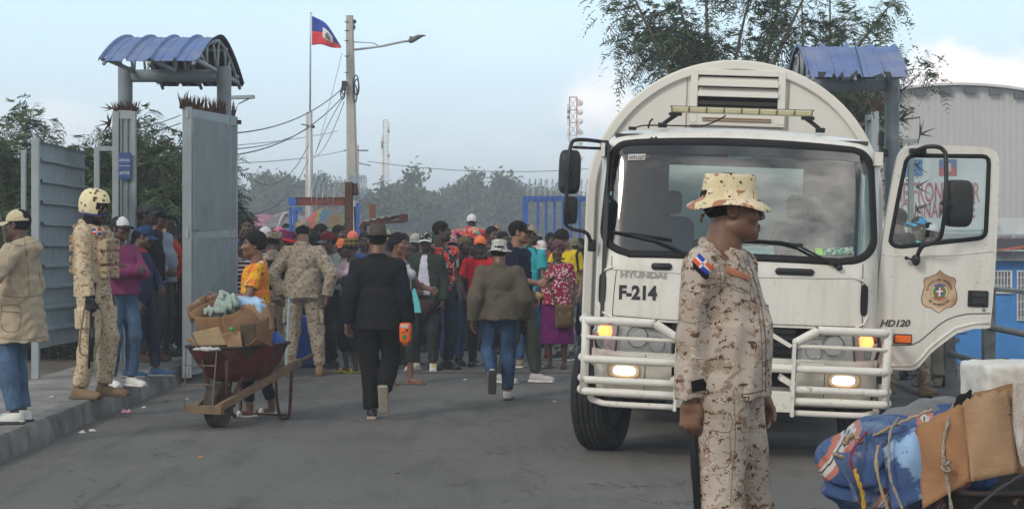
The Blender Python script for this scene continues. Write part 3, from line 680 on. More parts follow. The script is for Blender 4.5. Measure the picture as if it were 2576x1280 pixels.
  # ------------------------------------------------------------------ setting
def asphalt():
 t=NT('asphalt');f=t.noise(.55,t.map((1,.45,1)),6,.6);g=t.noise(160,None,3,.7);v=t.noise(2.6,t.map((1,.3,1)),6,.65)
 c=t.mix(t.mr(f,.3,.7),(.138,.131,.122),(.196,.188,.176));c=t.mix(t.mr(v,.50,.72,0,.7),c,(.088,.085,.083));c=t.mix(t.mr(t.noise(2.2,t.map((2.4,.10,1)),5,.6),.56,.74,0,.55),c,(.085,.082,.080));c=t.mix(t.mr(t.noise(7,t.map((1,.5,1)),6,.7),.60,.76,0,.6),c,(.235,.225,.21))
 c=t.mix(t.mr(g,.35,.7,0,.5),c,(.06,.058,.055));c=t.mix(t.math('GREATER_THAN',t.noise(95,None,2),.66),c,(.30,.28,.25));c=t.mix(t.mr(t.noise(1.1,t.map((1,.8,1),loc=(3,9,0)),5,.7),.64,.70,0,.55),c,(.055,.054,.053))
 w=t.n('ShaderNodeTexVoronoi',{'Vector':t.n('ShaderNodeVectorMath',{0:t.P,1:t.n('ShaderNodeVectorMath',{0:t.noise(1.2,None,4,out=1),'Scale':1.4},operation='SCALE').outputs[0]},operation='ADD').outputs[0],'Scale':.42},feature='DISTANCE_TO_EDGE').outputs['Distance']
 c=t.mix(t.math('MULTIPLY',t.math('LESS_THAN',w,.0028),.6),c,(.035,.034,.033))
 return t.fin(c,.93,0,.15,t.bump(t.math('ADD',g,t.math('MULTIPLY',t.noise(14),1.2)),.8,.010))
ASPH=asphalt()
CONC=mat('concrete',(.235,.225,.205),.92,.22,3,.35,60,dirt=((.12,.11,.10),1.3,.45,.75),bd=.006)
KERBM=mat('kerb concrete',(.20,.195,.18),.92,.25,4,.5,40,dirt=((.085,.08,.075),2.2,.42,.66),bd=.008)
DIRT=mat('dirt',(.17,.14,.11),.97,.3,1.5,.7,20,dirt=((.09,.075,.06),.8,.4,.65),bd=.03)
GPAINT=mat('grey blue painted steel',(.235,.290,.320),.55,.12,3,.15,25,spec=.4,dirt=((.15,.165,.17),2.5,.52,.8),stretch=(1,1,.5),bd=.004)
GPAINT2=mat('pale grey painted steel',(.30,.345,.37),.55,.12,3,.15,25,spec=.4,dirt=((.17,.13,.10),5,.66,.8),bd=.004)
GPIPE=mat('grey painted pipe',(.195,.240,.27),.45,.12,4,.08,25,spec=.45,dirt=((.13,.14,.145),3,.5,.8))
RUST=mat('rust',(.075,.034,.022),.9,.4,12,.6,40,dirt=((.13,.055,.03),8,.5,.7));REDOX=mat('red oxide steel',(.20,.058,.038),.75,.2,6,.2,30,dirt=((.10,.035,.025),4,.5,.75))
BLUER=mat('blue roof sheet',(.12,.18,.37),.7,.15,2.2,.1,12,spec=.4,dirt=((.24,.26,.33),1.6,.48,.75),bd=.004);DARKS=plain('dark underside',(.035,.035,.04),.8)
BLUEG=mat('blue gate paint',(.045,.125,.45),.5,.15,6,.1,30,dirt=((.05,.07,.14),3,.6,.8));REDP=mat('red gate panel',(.42,.055,.035),.6,.15,3,.15,10)
# ground: one sheet to the horizon, dropping to the river bank on the right
xs=[-1500,-400,-120,-60,-30,-15,-9,-6,-4.5,-3,0,3,5.0,5.6,6.6,8,11,15,20,28,40,70,150,500,1500];ys=[-40,-10,0,4,8,12,16,20,24,28,34,42,52,64,80,110,160,300,800,2500]
def gz(x,y):
 if x>5.05 and 2<y<75:d=min(1,(x-5.05)/1.4)*min(1,(75-y)/12);return-1.25*d
 return-.01
mb=MB();mb.add([Vector((x,y,gz(x,y)))for y in ys for x in xs],[(j*len(xs)+i,j*len(xs)+i+1,(j+1)*len(xs)+i+1,(j+1)*len(xs)+i)for j in range(len(ys)-1)for i in range(len(xs)-1)])
tag(mb.build('ground',DIRT),kind='structure')
mb=MB();mb.add([(-3.72,-8,0),(5.0,-8,0),(5.0,60,0),(-3.72,60,0)],[(0,1,2,3)]);tag(mb.build('road',ASPH),kind='structure')
mb=MB();mb.add([(-9,24.6,.002),(-3.72,24.6,.002),(-3.72,60,.002),(-9,60,.002)],[(0,1,2,3)]);mb.build('road',ASPH)['kind']='structure'
# joint across the road under the gate
mb=MB();rnd=random.Random(3);pr=[(-3.7+i*.22,21.3+rnd.uniform(-.03,.03))for i in range(40)]
for i in range(39):
 (x0,y0),(x1,y1)=pr[i],pr[i+1];w0=.028;mb.add([(x0,y0-w0,.004),(x1,y1-w0,.004),(x1,y1+w0,.004),(x0,y0+w0,.004)],[(0,1,2,3)])
tag(mb.build('road_joint',plain('tar',(.028,.027,.026),.9)),kind='structure')
# pavement and kerb on the left, cast in lengths
mb=MB();mb.bb((-4.88,-8,0),(-3.915,24.5,.178));tag(mb.build('pavement',CONC),kind='structure')
mb=MB();y=-8
while y<24.5:
 L=2.35;pts=[];y1=min(y+L-.018,24.5)
 ring=lambda yy,j:[Vector((-3.912+0,yy,0)),Vector((-3.912,yy,.183)),Vector((-3.75+j,yy,.183)),Vector((-3.725+j,yy,.160)),Vector((-3.695,yy,.0))]
 n=9;rg=[ring(y+(y1-y)*i/n,rnd.uniform(-.008,.008))for i in range(n+1)];mb.rings(rg,True,True);y+=L
tag(mb.build('kerb',KERBM,angle=40),kind='structure')
mb=MB();mb.bb((-4.9,24.5,0),(-3.70,24.66,.18));tag(mb.build('kerb',KERBM),kind='structure')
mb=MB();mb.bb((4.15,-2,0),(4.98,24,.05),.01);tag(mb.build('pavement',mat('dark pavement',(.10,.097,.093),.95,.25,5,.4,40)),kind='structure')
# ---- corrugated sheet helper: along L (u), height (z)
def corr(mb,p0,p1,z0,z1,wave,amp,n_out,rib=None):
 p0,p1=Vector(p0),Vector(p1);d=(p1-p0);L=d.length;u=d/L;nrm_=Vector((u.y,-u.x,0))*n_out;n=int(L/wave*4);prof=(0,1,1,0);vs=[]
 for zz in(z0,z1):
  for i in range(n+1):q=p0+u*(L*i/n)+nrm_*amp*prof[i%4];vs.append((q.x,q.y,zz))
 mb.add(vs,[(i,i+1,n+2+i,n+1+i)for i in range(n)])
def bar(mb,a,b,w,d=None,bev=.004):
 a,b=Vector(a),Vector(b);v=b-a;L=v.length;q=v.to_track_quat('X','Z').to_matrix();mb.box((a+b)/2,(L/2,(d or w)/2,w/2),q,bev)
def spikes(mb,p0,p1,n,hh,r=.012,sp=.5,seed=1):
 rr=random.Random(seed);p0,p1=Vector(p0),Vector(p1)
 for i in range(n):
  q=p0.lerp(p1,rr.random())+Vector((0,rr.uniform(-.03,.03),0));d=Vector((rr.uniform(-sp,sp),rr.uniform(-sp,sp),1)).normalized();mb.tube([q,q+d*hh*rr.uniform(.6,1.2)],[r,.001],4)
def thorn(mb,c,n,L,seed,bias=(0,0,0)):
 rr=random.Random(seed)
 for i in range(n):
  d=(Vector((rr.uniform(-1,1),rr.uniform(-1,1),rr.uniform(-1,1))).normalized()+Vector(bias)).normalized();c_=Vector(c);x=d.orthogonal().normalized()*.018;m_=c_+d*L*rr.uniform(.7,1.2)
  mb.add([c_+x,c_-x,m_,c_+d.cross(x).normalized()*.006],[(0,1,2),(0,2,3),(1,3,2)])
  # fence of horizontal ribbed sheet on the left
f=empty('fence_panel',(-4.88,18.3,.18),0,'grey ribbed sheet metal fence panel on two posts at the pavement edge','fence')
mb=MB();n=0;prof=[];zz=.30
for i in range(10):prof+=[(zz,0),(zz+.165,0),(zz+.180,.050),(zz+.205,.050),(zz+.218,0)];zz+=.2185
prof=[(min(a,2.42),b)for a,b in prof]+[(2.42,0)]
vs=[];ny=12
for j in range(ny+1):
 for(z,dx)in prof:vs.append((dx+.02+.012*math.sin(j*.9+z*2),.07+1.95*j/ny,z-.02*(j/ny)))
k=len(prof);mb.add(vs,[(j*k+i,(j+1)*k+i,(j+1)*k+i+1,j*k+i+1)for j in range(ny)for i in range(k-1)]);mb.build('sheet',GPAINT,f)
for yy in(0,):mb=MB();mb.bb((-.03,yy-.035,0),(.045,yy+.035,2.46 if yy==0 else 2.42),.004);mb.build('post',GPAINT2,f)
for(px,top,nm,Yd)in((60,378,'thin grey steel post standing left of the ribbed fence panel',18.9),):
 p=at(px,top,Yd);mb=MB();mb.bb((p.x-.025,p.y-.025,0),(p.x+.025,p.y+.025,p.z),.004);tag(mb.build('steel_post',GPAINT2),nm,'post')
mb=MB();bar(mb,(-4.86,20.95,0),(-4.86,20.95,2.68),.06);bar(mb,(-4.83,20.95,2.655),(-4.63,20.95,2.655),.055);tag(mb.build('post_frame',GPAINT2),'pale grey angled post frame joined to the sign column','post')
mb=MB();thorn(mb,(-4.70,20.9,2.95),7,.17,5,(-.6,0,0));thorn(mb,(-4.72,20.9,2.80),6,.15,7,(-.7,0,.1));thorn(mb,(-4.68,20.9,3.12),5,.13,8,(-.6,0,.3));tag(mb.build('thorn_spikes',RUST),'rusty star shaped metal spikes on the left of the sign column','spikes')
# sign column
cY=20.80;f=empty('gate_column',(-4.62,cY,.18),0,'narrow corrugated grey metal gate column carrying the blue entry sign','gate')
mb=MB();x0,x1=.02,.225;bar(mb,(x0,0,-.15),(x0,0,2.9),.075,.1);bar(mb,(x1,0,-.15),(x1,0,2.9),.05,.08);bar(mb,(x0+.03,0,2.86),(x1-.02,0,2.86),.10,.07);mb.build('frame',GPAINT2,f)
mb=MB();corr(mb,(x0+.035,-.01,0),(x1-.02,-.01,0),0,2.82,.062,.022,1);mb.build('corrugated_sheet',GPAINT,f)
mb=MB();spikes(mb,(x0-.03,0,2.90),(x1+.03,0,2.90),60,.13,.010,.5,3);mb.build('spikes',RUST,f)
mb=MB();mb.bb((.062,-.085,2.11),(.205,-.07,2.42),.003);sg=mb.build('sign_plate',mat('sign blue',(.045,.085,.24),.5,.1,8),f)
WH=plain('white lettering',(.55,.58,.65),.6)
text_mesh('lettering','ENTRADA',.043,WH,sg,frame((.134,-.0875,2.315),(1,0,0),(0,0,1)),'CENTER',.0008,.0006,.62);text_mesh('lettering','ANTRE',.052,WH,sg,frame((.134,-.0875,2.165),(1,0,0),(0,0,1)),'CENTER',.0008,.0006,.72)
mb=MB();mb.bb((.066,-.0868,2.262),(.201,-.085,2.268));mb.build('sign_line',WH,sg)
# big gate leaf
P0=Vector((-3.64,19.75,0));P1=Vector((-3.29,21.2,0));f=empty('gate_leaf',P0,0,'tall grey corrugated metal gate leaf with rusty spikes behind the wheelbarrow','gate');D=P1-P0;Lg=D.length;u=D/Lg;nn=Vector((u.y,-u.x,0))
mb=MB();sx=Vector((-.11,.02,0))
mb.prism([(0,0),(1,0),(1,1),(0,1)],lambda a,b:Vector((0,0,.07))+(-u*.02 if 0 else Vector((0,0,0)))+Vector((.095*a,.03*a+.05*b,0))-Vector((.0,0,0)),lambda a,b:Vector((.095*a,.03*a+.05*b,3.06)));
bar(mb,D+Vector((0,0,.05)),D+Vector((0,0,3.04)),.07);off=Vector((.06,.02,0))
for z in(2.99,1.66,.14):bar(mb,off*.5+Vector((0,0,z)),D+Vector((0,0,z)),.11 if z>2 else .09,.07)
mb.build('frame',GPAINT2,f)
mb=MB();corr(mb,Vector((.10,.06,0)),D-u*.03,1.70,2.95,.062,.022,1);mb.build('corrugated_sheet',GPAINT,f)
mb=MB();corr(mb,Vector((.10,.06,0)),D-u*.03,.18,1.62,.155,.030,1);mb.build('corrugated_sheet',GPAINT,f)
mb=MB();spikes(mb,Vector((-.02,0,3.04)),D+Vector((0,0,3.04)),150,.17,.012,.35,5);spikes(mb,Vector((-.04,0,3.04)),Vector((.02,0,3.04)),8,.22,.014,.8,6);mb.build('spikes',RUST,f)
mb=MB();mb.lathe([(.012,0),(.012,.02),(.01,.07)],(.05,.03,-.01),8);bar(mb,D+Vector((.02,0,2.98)),D+Vector((.08,.0,2.98)),.05);mb.build('drop_bolt',RUST,f)
# ---- vaulted blue canopies on round pipe columns
def canopy(xa,xb,mir,label,hz=3.60,o0=.08,o1=-.06,yf=-1.5,yb=1.8):
 f=empty('gate_canopy',((xa+xb)/2,21,0),0,label,'canopy');cx=(xa+xb)/2
 for x in(xa,xb):mb=MB();mb.lathe([(.085,0),(.085,hz+.01),(.078,hz+.015),(.0,hz+.015)],(x-cx,0,0),24);mb.build('pillar',GPIPE,f,True).data.set_sharp_from_angle(angle=R(40))
 mb=MB();mb.tube([(xa-cx+.08,0,hz-.09),(xb-cx-.08,0,hz-.09)],.075,20);mb.build('beam',GPIPE,f,True)
 mb=MB();arc=lambda t,z=0:Vector((0,yf+(yb-yf)*t,hz-.06+.43*(1-abs(2*t-1)**1.65)+z))
 for x in(xa-cx-o0+.06,xb-cx+o1-.06,0):
  mb.tube([arc(i/8,-.03)+Vector((x,0,0))for i in range(9)],.022,8);mb.tube([Vector((x,yf+.1,hz-.03)),Vector((x,yb-.15,hz-.03))],.026,8)
  for i in range(1,8):a=arc(i/8,-.03)+Vector((x,0,0));b_=Vector((x,yf+(yb-yf)*(.06+.88*((i+(.6 if i%2 else-.2))/8)),hz-.02));mb.tube([a,b_],.016,6)
 for t in(.1,.37,.63,.9):mb.tube([arc(t,-.045)+Vector((xa-cx-o0+.02,0,0)),arc(t,-.045)+Vector((xb-cx+o1-.02,0,0))],.022,8)
 mb.build('truss',GPAINT2,f,True)
 L0,L1=xa-cx-o0,xb-cx+o1;nr=4;per=(L1-L0)/nr;ux=[L0];uz=[0]
 for i in range(nr):
  b0=L0+i*per
  for fx,h_ in((.0,.035),(.055,.035),(.12,0),(.42,.0),(.44,.006),(.46,0),(.94,0)):ux.append(b0+fx*per+.001);uz.append(h_)
 ux+=[L1-.03,L1];uz+=[0,.035];mb=MB();rr=random.Random(xa.__hash__()%99+2)
 for lay,dz in((0,0),(1,-.004)):
  rings=[]
  for j in range(15):
   t=j/14;row=[]
   for x,h_ in zip(ux,uz):row.append(arc(t,h_+dz)+Vector((x,(.0+rr.uniform(-.02,.02))if j in(0,14)and lay==0 else 0,0)))
   rings.append(row)
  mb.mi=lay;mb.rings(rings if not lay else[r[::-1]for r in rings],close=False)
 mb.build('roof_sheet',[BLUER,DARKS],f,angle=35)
 return f
canopy(-4.54,-3.38,1,'small vaulted blue sheet canopy on grey pipe pillars over the left gate',3.60,-.03,-.03)
canopy(3.32,4.46,-1,'small vaulted blue sheet canopy on grey pipe pillars behind the white truck',3.49,-.03,.03,-.75,.9)
mb=MB();spikes(mb,(-4.62,21,3.0),(-4.46,21,3.0),40,.18,.011,.6,9);tag(mb.build('spike_collar',RUST),'rusty spike collar round the pillar foot above the sign column','spikes')
# right narrow gate leaf and thorns
f=empty('gate_leaf',(4.14,20.3,0),0,'narrow grey gate leaf post with rusty crown spikes beside the right canopy pillar','gate')
mb=MB();bar(mb,(-.02,0,.1),(-.02,0,3.05),.075,.07);bar(mb,(.02,.6,.1),(.02,.6,3.05),.06,.06);bar(mb,(0,.04,3.0),(.02,.58,3.0),.06);bar(mb,(0,.04,.2),(.02,.58,.2),.06);mb.build('frame',GPAINT2,f)
mb=MB();corr(mb,(0,.04,0),(.02,.58,0),.2,2.97,.062,.02,1);mb.build('corrugated_sheet',GPAINT,f);mb=MB();spikes(mb,(-.05,0,3.04),(.02,0,3.04),12,.20,.014,.9,3);mb.build('spikes',RUST,f)
f=empty('steel_post',(4.66,20.9,0),0,'slim steel post with long star shaped spikes right of the right canopy','post');mb=MB();bar(mb,(0,0,0),(0,0,2.75),.06);bar(mb,(-.10,0,2.74),(.09,0,2.74),.05);mb.build('frame',GPAINT2,f)
mb=MB()
for i,z in enumerate((2.82,2.45,2.2,1.95,1.72)):thorn(mb,(.06 if i else .10,-.03,z),7,.20,20+i,(.5,-.2,0))
for i,z in enumerate((3.0,3.15,3.32)):thorn(mb,(-.12,0,z),5,.18,30+i,(.7,-.2,.2))
mb.build('spikes',mat('dark steel',(.05,.047,.048),.6,.3,10),f)
# ---- steel railing on the right, rails through square posts
f=empty('steel_railing',(4.6,14,.0),0,'grey steel pipe railing on square posts along the right pavement','railing')
for i in range(-1,7):
 mb=MB();yy=-1.55+i*1.56+1.7;mb.bb((-.055,yy-.055,0),(.055,yy+.055,1.12),.006);mb.build('post',mat('weathered railing steel',(.16,.175,.18),.6,.25,5,.3,30,dirt=((.09,.06,.045),4,.56,.75)),f)
for z in(.40,.76):mb=MB();mb.tube([(-.0,-3.2,z),(0,8.2,z)],.032,12);mb.build('rail',MC[('weathered railing steel',)],f,True)
mb=MB();mb.bb((-.06,-3.2,1.12),(.06,8.2,1.155),.006);mb.build('rail',MC[('weathered railing steel',)],f)
# ---- poles, flag, lamp, wires
POLE=mat('concrete pole',(.42,.41,.385),.9,.12,4,.25,40,dirt=((.25,.24,.22),1.5,.5,.8))
b0=at(887,445,45);f=empty('utility_pole',(b0.x,45,0),0,'tall square concrete utility pole with street lamp arm and hanging cables','pole');zt=1.65+550*.01
q=lambda px,py,dy=0:Vector(((px-CX)/100-b0.x,dy,EYE-(py-HY)/100))
mb=MB();sq=lambda c,w:[c+Vector((x,y,0))*w for x,y in((-1,-.7),(-.7,-1),(.7,-1),(1,-.7),(1,.7),(.7,1),(-.7,1),(-1,.7))]
mb.rings([sq(Vector((.04,0,-.05)),.15),sq(Vector((0,0,2.5)),.14),sq(Vector((-.075,0,zt)),.088)],False,True);mb.build('pole',POLE,f)
ar=MB();ar.tube([q(890,126),q(960,117),q(1010,106),q(1036,103)],.028,8);ar.tube([q(890,106),q(940,109),q(950,115)],.014,6);ar.build('lamp_arm',plain('galvanised steel',(.35,.37,.38),.45,.6),f,True)
ar=MB();ar.rings([[q(px,py)+Vector((0,math.cos(a)*w,math.sin(a)*hgt))for a in[2*math.pi*i/10 for i in range(10)]]for px,py,w,hgt in((1028,103,.03,.05),(1036,102,.08,.08),(1050,95,.13,.07),(1062,91,.10,.03),(1071,90,.03,.01))],True,True);ar.bb(q(1030,98,-.04),q(1037,92,.04),.01);ar.build('lamp_head',plain('lamp grey',(.12,.125,.13),.5),f,True)
mb=MB()
for(cx_,cy_,rx,ry)in((897,215,7,24),(899,222,6,20),(895,238,5,22),(864,236,5,16),(866,228,4,12)):mb.tube([q(cx_+rx*math.sin(a),cy_+ry*math.cos(a),-.2)for a in[i*math.pi/8 for i in range(17)]],.016,5)
mb.box(q(867,218,-.2),(.05,.06,.12),None,.01);mb.box(q(868,216,-.2),(.045,.05,.10),Matrix.Rotation(.4,3,'Y'),.01)
mb.build('cable_bundle',BLACKP,f)
mb=MB()
for py in(57,79,104,143,184,216):
 mb.tube([q(868,py,-.1),q(878,py,-.1)],.012,5)
for px,py in((892,60),(890,74)):mb.lathe([(.02,0),(.05,.01),(.03,.04),(.055,.06),(.02,.10)],q(px,py),8);mb.tube([q(880,py+2),q(892,py+2)],.015,5)
mb.build('insulator',BLACKP,f)
b1=at(778,600,60);f=empty('utility_pole',(b1.x,60,0),0,'shorter round concrete pole standing next to the flagpole','pole');zt1=1.65+308/75
mb=MB();mb.tube([(0,0,-.05),(0,0,zt1)],[.16,.105],14);mb.build('pole',POLE,f,True);mb=MB();mb.box((.12,-.1,zt1-.5),(.07,.05,.05));mb.tube([(-.25,-.12,zt1-.42),(.2,-.12,zt1-.5)],.02,5);mb.tube([(-.15,-.12,2.85),(.3,-.12,2.75)],.025,5);mb.build('insulator',BLACKP,f)
b2=at(899,500,120);f=empty('utility_pole',(b2.x,120,0),0,'distant thin pole with a cross arm behind the tall concrete pole','pole');s2=4500/120
mb=MB();mb.tube([(0,0,0),(0,0,1.65+225/s2)],.11,8);mb.build('pole',POLE,f,True);mb=MB();bar(mb,(-.9,-.1,1.65+211/s2),(.75,-.1,1.65+211/s2),.09);mb.tube([(0,0,1.65+180/s2),(.9,0,1.65+173/s2)],.04,5);mb.build('cross_arm',plain('dark timber',(.05,.045,.04),.9),f)
# flagpole and flag
b3=at(779,600,44);f=empty('flagpole',(b3.x,44,0),0,'tall thin galvanised flagpole flying the blue and red flag','flagpole');s3=4500/44;qf=lambda px,py,dy=0:Vector(((px-CX)/s3-b3.x,dy,EYE-(py-HY)/s3))
mb=MB();mb.tube([qf(778,760),qf(779,500),qf(780,280)],[.036,.034,.03],10);mb.tube([qf(780,280),qf(781,90),qf(782,38)],[.024,.02,.018],10);mb.lathe([(.0,-.03),(.035,0),(0,.04)],qf(782,34),8);mb.build('pole',plain('galvanised pole',(.55,.57,.58),.4,.3),f,True)
fl=empty('flag',f.location,0,'blue over red flag with white centre coat of arms waving on the flagpole','flag')
FB,FR,FW=cloth('flag blue',(.035,.075,.36),.1,fold=.2),cloth('flag red',(.62,.05,.065),.1,fold=.2),cloth('flag white',(.7,.7,.68),.05,fold=.2)
def fpt(u,v):
 top=Vector((785+72*u,41+8*u+66*u**1.9));bot=Vector((784.5+74*u,113+2*u+9*u*u));px=top.x+(bot.x-top.x)*v;py=top.y+(bot.y-top.y)*v
 return qf(px,py+1.8*math.sin(u*9+v*2),.10*math.sin(u*8+v*1.5)*u-.02)
def sheet(name,u0,u1,v0,v1,m,off=0.0,n=20):
 mb=MB();vs=[fpt(u0+(u1-u0)*i/n,v0+(v1-v0)*j/6)+Vector((0,off,0))for j in range(7)for i in range(n+1)];k=n+1;mb.add(vs,[(j*k+i,j*k+i+1,(j+1)*k+i+1,(j+1)*k+i)for j in range(6)for i in range(n)]);o=mb.build(name,m,fl,True);sl=o.modifiers.new('thickness','SOLIDIFY');sl.thickness=.004;return o
sheet('upper_stripe',0,1,0,.5,FB);sheet('lower_stripe',0,1,.5,1,FR);sheet('emblem_panel',.38,.72,.27,.72,FW,-.012);sheet('emblem',.47,.63,.47,.66,cloth('emblem green brown',(.12,.13,.09),.5),-.024,6);sheet('emblem',.52,.58,.36,.5,cloth('emblem blue',(.10,.12,.35),.5),-.024,4)
# wires
WIRE=plain('black cable',(.03,.033,.038),.6)
def wire(pa,pb,sag,r,label,grp=None,Ya=45,Yb=40):
 a,b=at(*pa,Ya),at(*pb,Yb);mb=MB();mb.tube([a.lerp(b,i/24)-Vector((0,0,sag*4*(i/24)*(1-i/24)))for i in range(25)],r,5);tag(mb.build('cable',WIRE,None,True),label,'cable',grp)
W_=[((870,215),(590,335),.25,.012,'cable from the concrete pole down to the left, ending highest behind the gate leaf',45,30),((872,232),(590,390),.30,.012,'cable from the concrete pole crossing the flagpole, ending second lowest at the gate leaf',45,30),((782,318),(590,375),.15,.011,'cable from the shorter pole sloping left to the gate leaf',60,35),((868,240),(796,380),-.1,.010,'cable dropping steeply from the box on the concrete pole',45,58),((866,255),(798,392),.2,.009,'second cable dropping steeply from the concrete pole to the shorter pole',45,58),((782,352),(640,455),.6,.012,'cable from the shorter pole down towards the hazy trees',60,50),((776,400),(600,540),.5,.012,'thick low cable from the shorter pole crossing the far trees',58,30),((850,330),(600,365),.1,.02,'long faint distant cable behind the poles, uppermost',120,90),((898,372),(600,410),.2,.02,'long faint distant cable behind the poles, lowest',120,90),((925,406),(1480,425),.4,.022,'long distant cable running right from the far pole over the trees',120,118),((455,290),(340,325),.02,.008,'uppermost cable between the sign column and the gate leaf',30,29),((455,310),(340,340),.02,.008,'middle cable between the sign column and the gate leaf',30,29),((455,435),(340,475),.03,.008,'lowest cable between the sign column and the gate leaf',30,29),((205,392),(0,385),.01,.007,'thin wire crossing the green trees above the fence panel',23,23),((286,395),(455,390),.02,.007,'thin wire crossing the trees behind the sign column',23,23),((860,135),(790,400),.1,.006,'thin cord falling from near the flag to the shorter pole',45,58)]
for a,b,sg_,r_,lb,Ya,Yb in W_:wire(a,b,sg_,r_,lb,None,Ya,Yb)
wire((2146,96),(2200,300),.0,.006,'thin wire hanging over the right blue canopy',None,19.5,19.5)
# street lamp on a distant bracket, left, and one behind the tree
mb=MB();a=at(560,244,24);bar(mb,at(575,246,24),at(640,244,24),.045,.12);mb.tube([at(600,262,24),at(628,248,24)],.01,5);mb.tube([at(572,246,24),at(572,400,24)],.03,6);tag(mb.build('street_light',GPAINT2),'flat lamp on a bracket beside the left canopy pillar','street lamp')
f=empty('street_lamp',(at(1660,300,34).x,34,0),0,'small round street lamp head hanging beside the big tree','street lamp');qs=lambda px,py:Vector(((px-1660)*34/FPX,0,EYE-(py-HY)*34/FPX))
mb=MB();mb.tube([Vector((.45,0,0)),Vector((.45,0,3.6)),qs(1690,172),qs(1640,162)],.03,8);mb.build('arm',GPAINT2,f,True);mb=MB();mb.lathe([(.0,.07),(.09,.05),(.14,.0),(.12,-.01)],qs(1636,168),16);mb.build('lamp_cover',GPAINT2,f,True);mb=MB();mb.lathe([(.12,-.005),(.11,-.05),(.06,-.09),(0,-.10)],qs(1636,168),16);mb.build('lamp_glass',plain('lamp glass',(.7,.7,.66),.2),f,True)
# ---- frontier gates beyond the crowd
def g2(px,py,Y=35):return at(px,py,Y)
f=empty('frontier_gate',(g2(736,600).x,35,0),0,'blue gate post with red oxide crossbeam and rusty column above the crowd','gate');o0=Vector((g2(736,600).x,35,0));L_=lambda px,py,dy=0:g2(px,py)-o0+Vector((0,dy,0))
mb=MB();bar(mb,L_(731,800),L_(731,520),.05,.1);bar(mb,L_(743,800),L_(743,528),.09,.1);mb.bb(L_(727,517,-.08),L_(746,497,.08));mb.bb(L_(741,532,-.09),L_(758,522,.09));bar(mb,L_(903,800),L_(900,510),.07,.1);bar(mb,L_(908,800),L_(898,520),.05);mb.build('blue_post',BLUEG,f)
mb=MB();mb.bb(L_(746,517,-.05),L_(869,498,.05));mb.bb(L_(744,498,-.08),L_(869,496,.08));mb.build('crossbeam',REDOX,f);mb=MB();mb.bb(L_(868,820,-.1),L_(887,458,.1),.006);mb.build('column',RUST,f)
mb=MB();mb.lathe([(.05,0),(.065,.02),(.065,.12),(.05,.14),(.05,.22),(.055,.24)],L_(893,492),12);bar(mb,L_(893,520),L_(900,700),.05);mb.build('hinge_pipe',RUST,f)
def coil(name,px0,px1,py,Ra,turns,label,Y=35,seed=0):
 rr=random.Random(seed);mb=MB();a,b=at(px0,py,Y),at(px1,py,Y);n=turns*18;pts=[]
 for i in range(n+1):t=i/n;an=t*turns*2*math.pi;c=a.lerp(b,t);rad=Ra*(1+.2*math.sin(i*.7));pts.append(c+Vector((.5*Ra*math.sin(an*1.0+1.1)*.5,rad*math.cos(an),rad*math.sin(an))))
 mb.tube(pts,.008,4)
 for i in range(0,n,2):p=pts[i];d=Vector((rr.uniform(-1,1),rr.uniform(-1,1),rr.uniform(-1,1)))*.03;mb.tube([p-d,p+d],[.008,.001],3)
 return tag(mb.build(name,plain('galvanised wire',(.42,.45,.47),.35,.7)),label,'razor wire')
coil('razor_wire',790,858,484,.30,5,'loose coil of razor wire on the red oxide crossbeam');coil('razor_wire',872,915,472,.24,11,'dense ball of shiny razor wire round the rusty column top',35.3,4);coil('razor_wire',1325,1500,480,.22,12,'coil of razor wire along the top of the blue barred gate')
f=empty('barred_gate',(g2(1315,600).x,35,0),0,'blue barred steel gate leaf with red lower panel behind the crowd','gate');o0=Vector((g2(1315,600).x,35,0));mb=MB();xr=1560
mb.bb(L_(1315,800,-.04),L_(1328,494,.04));mb.bb(L_(1328,506,-.035),L_(xr,494,.035));mb.bb(L_(1328,632,-.035),L_(xr,619,.035));mb.bb(L_(1328,797,-.035),L_(xr,783,.035));mb.bb(L_(xr-10,620,-.05),L_(xr,500,.05));mb.build('frame',BLUEG,f)
for px in range(1350,xr-12,21):mb=MB();mb.bb(L_(px,619,-.02),L_(px+6,506,.02));mb.build('bar',BLUEG,f)
mb=MB();mb.bb(L_(1328,783,-.01),L_(xr,632,.01));mb.build('panel',REDP,f)
# scrap stall frame, short rusty post, shed pieces
f=empty('stall_roof',at(960,570,33),0,'rusty steel stall frame with curled roof sheet beyond the brown hat','stall');o1=at(960,570,33);G=lambda px,py,dy=0:at(px,py,33)-o1+Vector((0,dy,0))
mb=MB()
for dy in(0,.8):bar(mb,G(908,566,dy),G(1010,541,dy),.045);bar(mb,G(912,562,dy),G(1012,556,dy),.05);bar(mb,G(910,800,dy),G(910,560,dy),.06);bar(mb,G(940,590,dy),G(958,570,dy),.04)
mb.bb(G(1004,557,-.03),G(1020,538,.85));mb.build('frame',RUST,f)
mb=MB();vs=[]
for j in range(5):
 for i in range(30):u_=i/29;p=G(900+110*u_,560-22*u_**.8+(2.5*math.sin(i*1.25)if i<24 else 0)+(10*(1-u_*6)**2 if u_<.16 else 0),-.05+j*.25);vs.append(p)
mb.add(vs,[(j*30+i,j*30+i+1,(j+1)*30+i+1,(j+1)*30+i)for j in range(4)for i in range(29)]);o=mb.build('roof_sheet',mat('worn zinc',(.42,.41,.38),.5,.3,8,.2,20,metal=.3,dirt=((.15,.09,.06),5,.5,.7)),f,True);o.modifiers.new('t','SOLIDIFY').thickness=.01
mb=MB();p=at(937,560,38);mb.bb((p.x-.06,37.9,0),(p.x+.06,38.1,at(937,514,38).z),.005);tag(mb.build('steel_post',mat('orange rust',(.19,.07,.035),.85,.3,8)),'short orange rusty post behind the scrap stall frame','post')
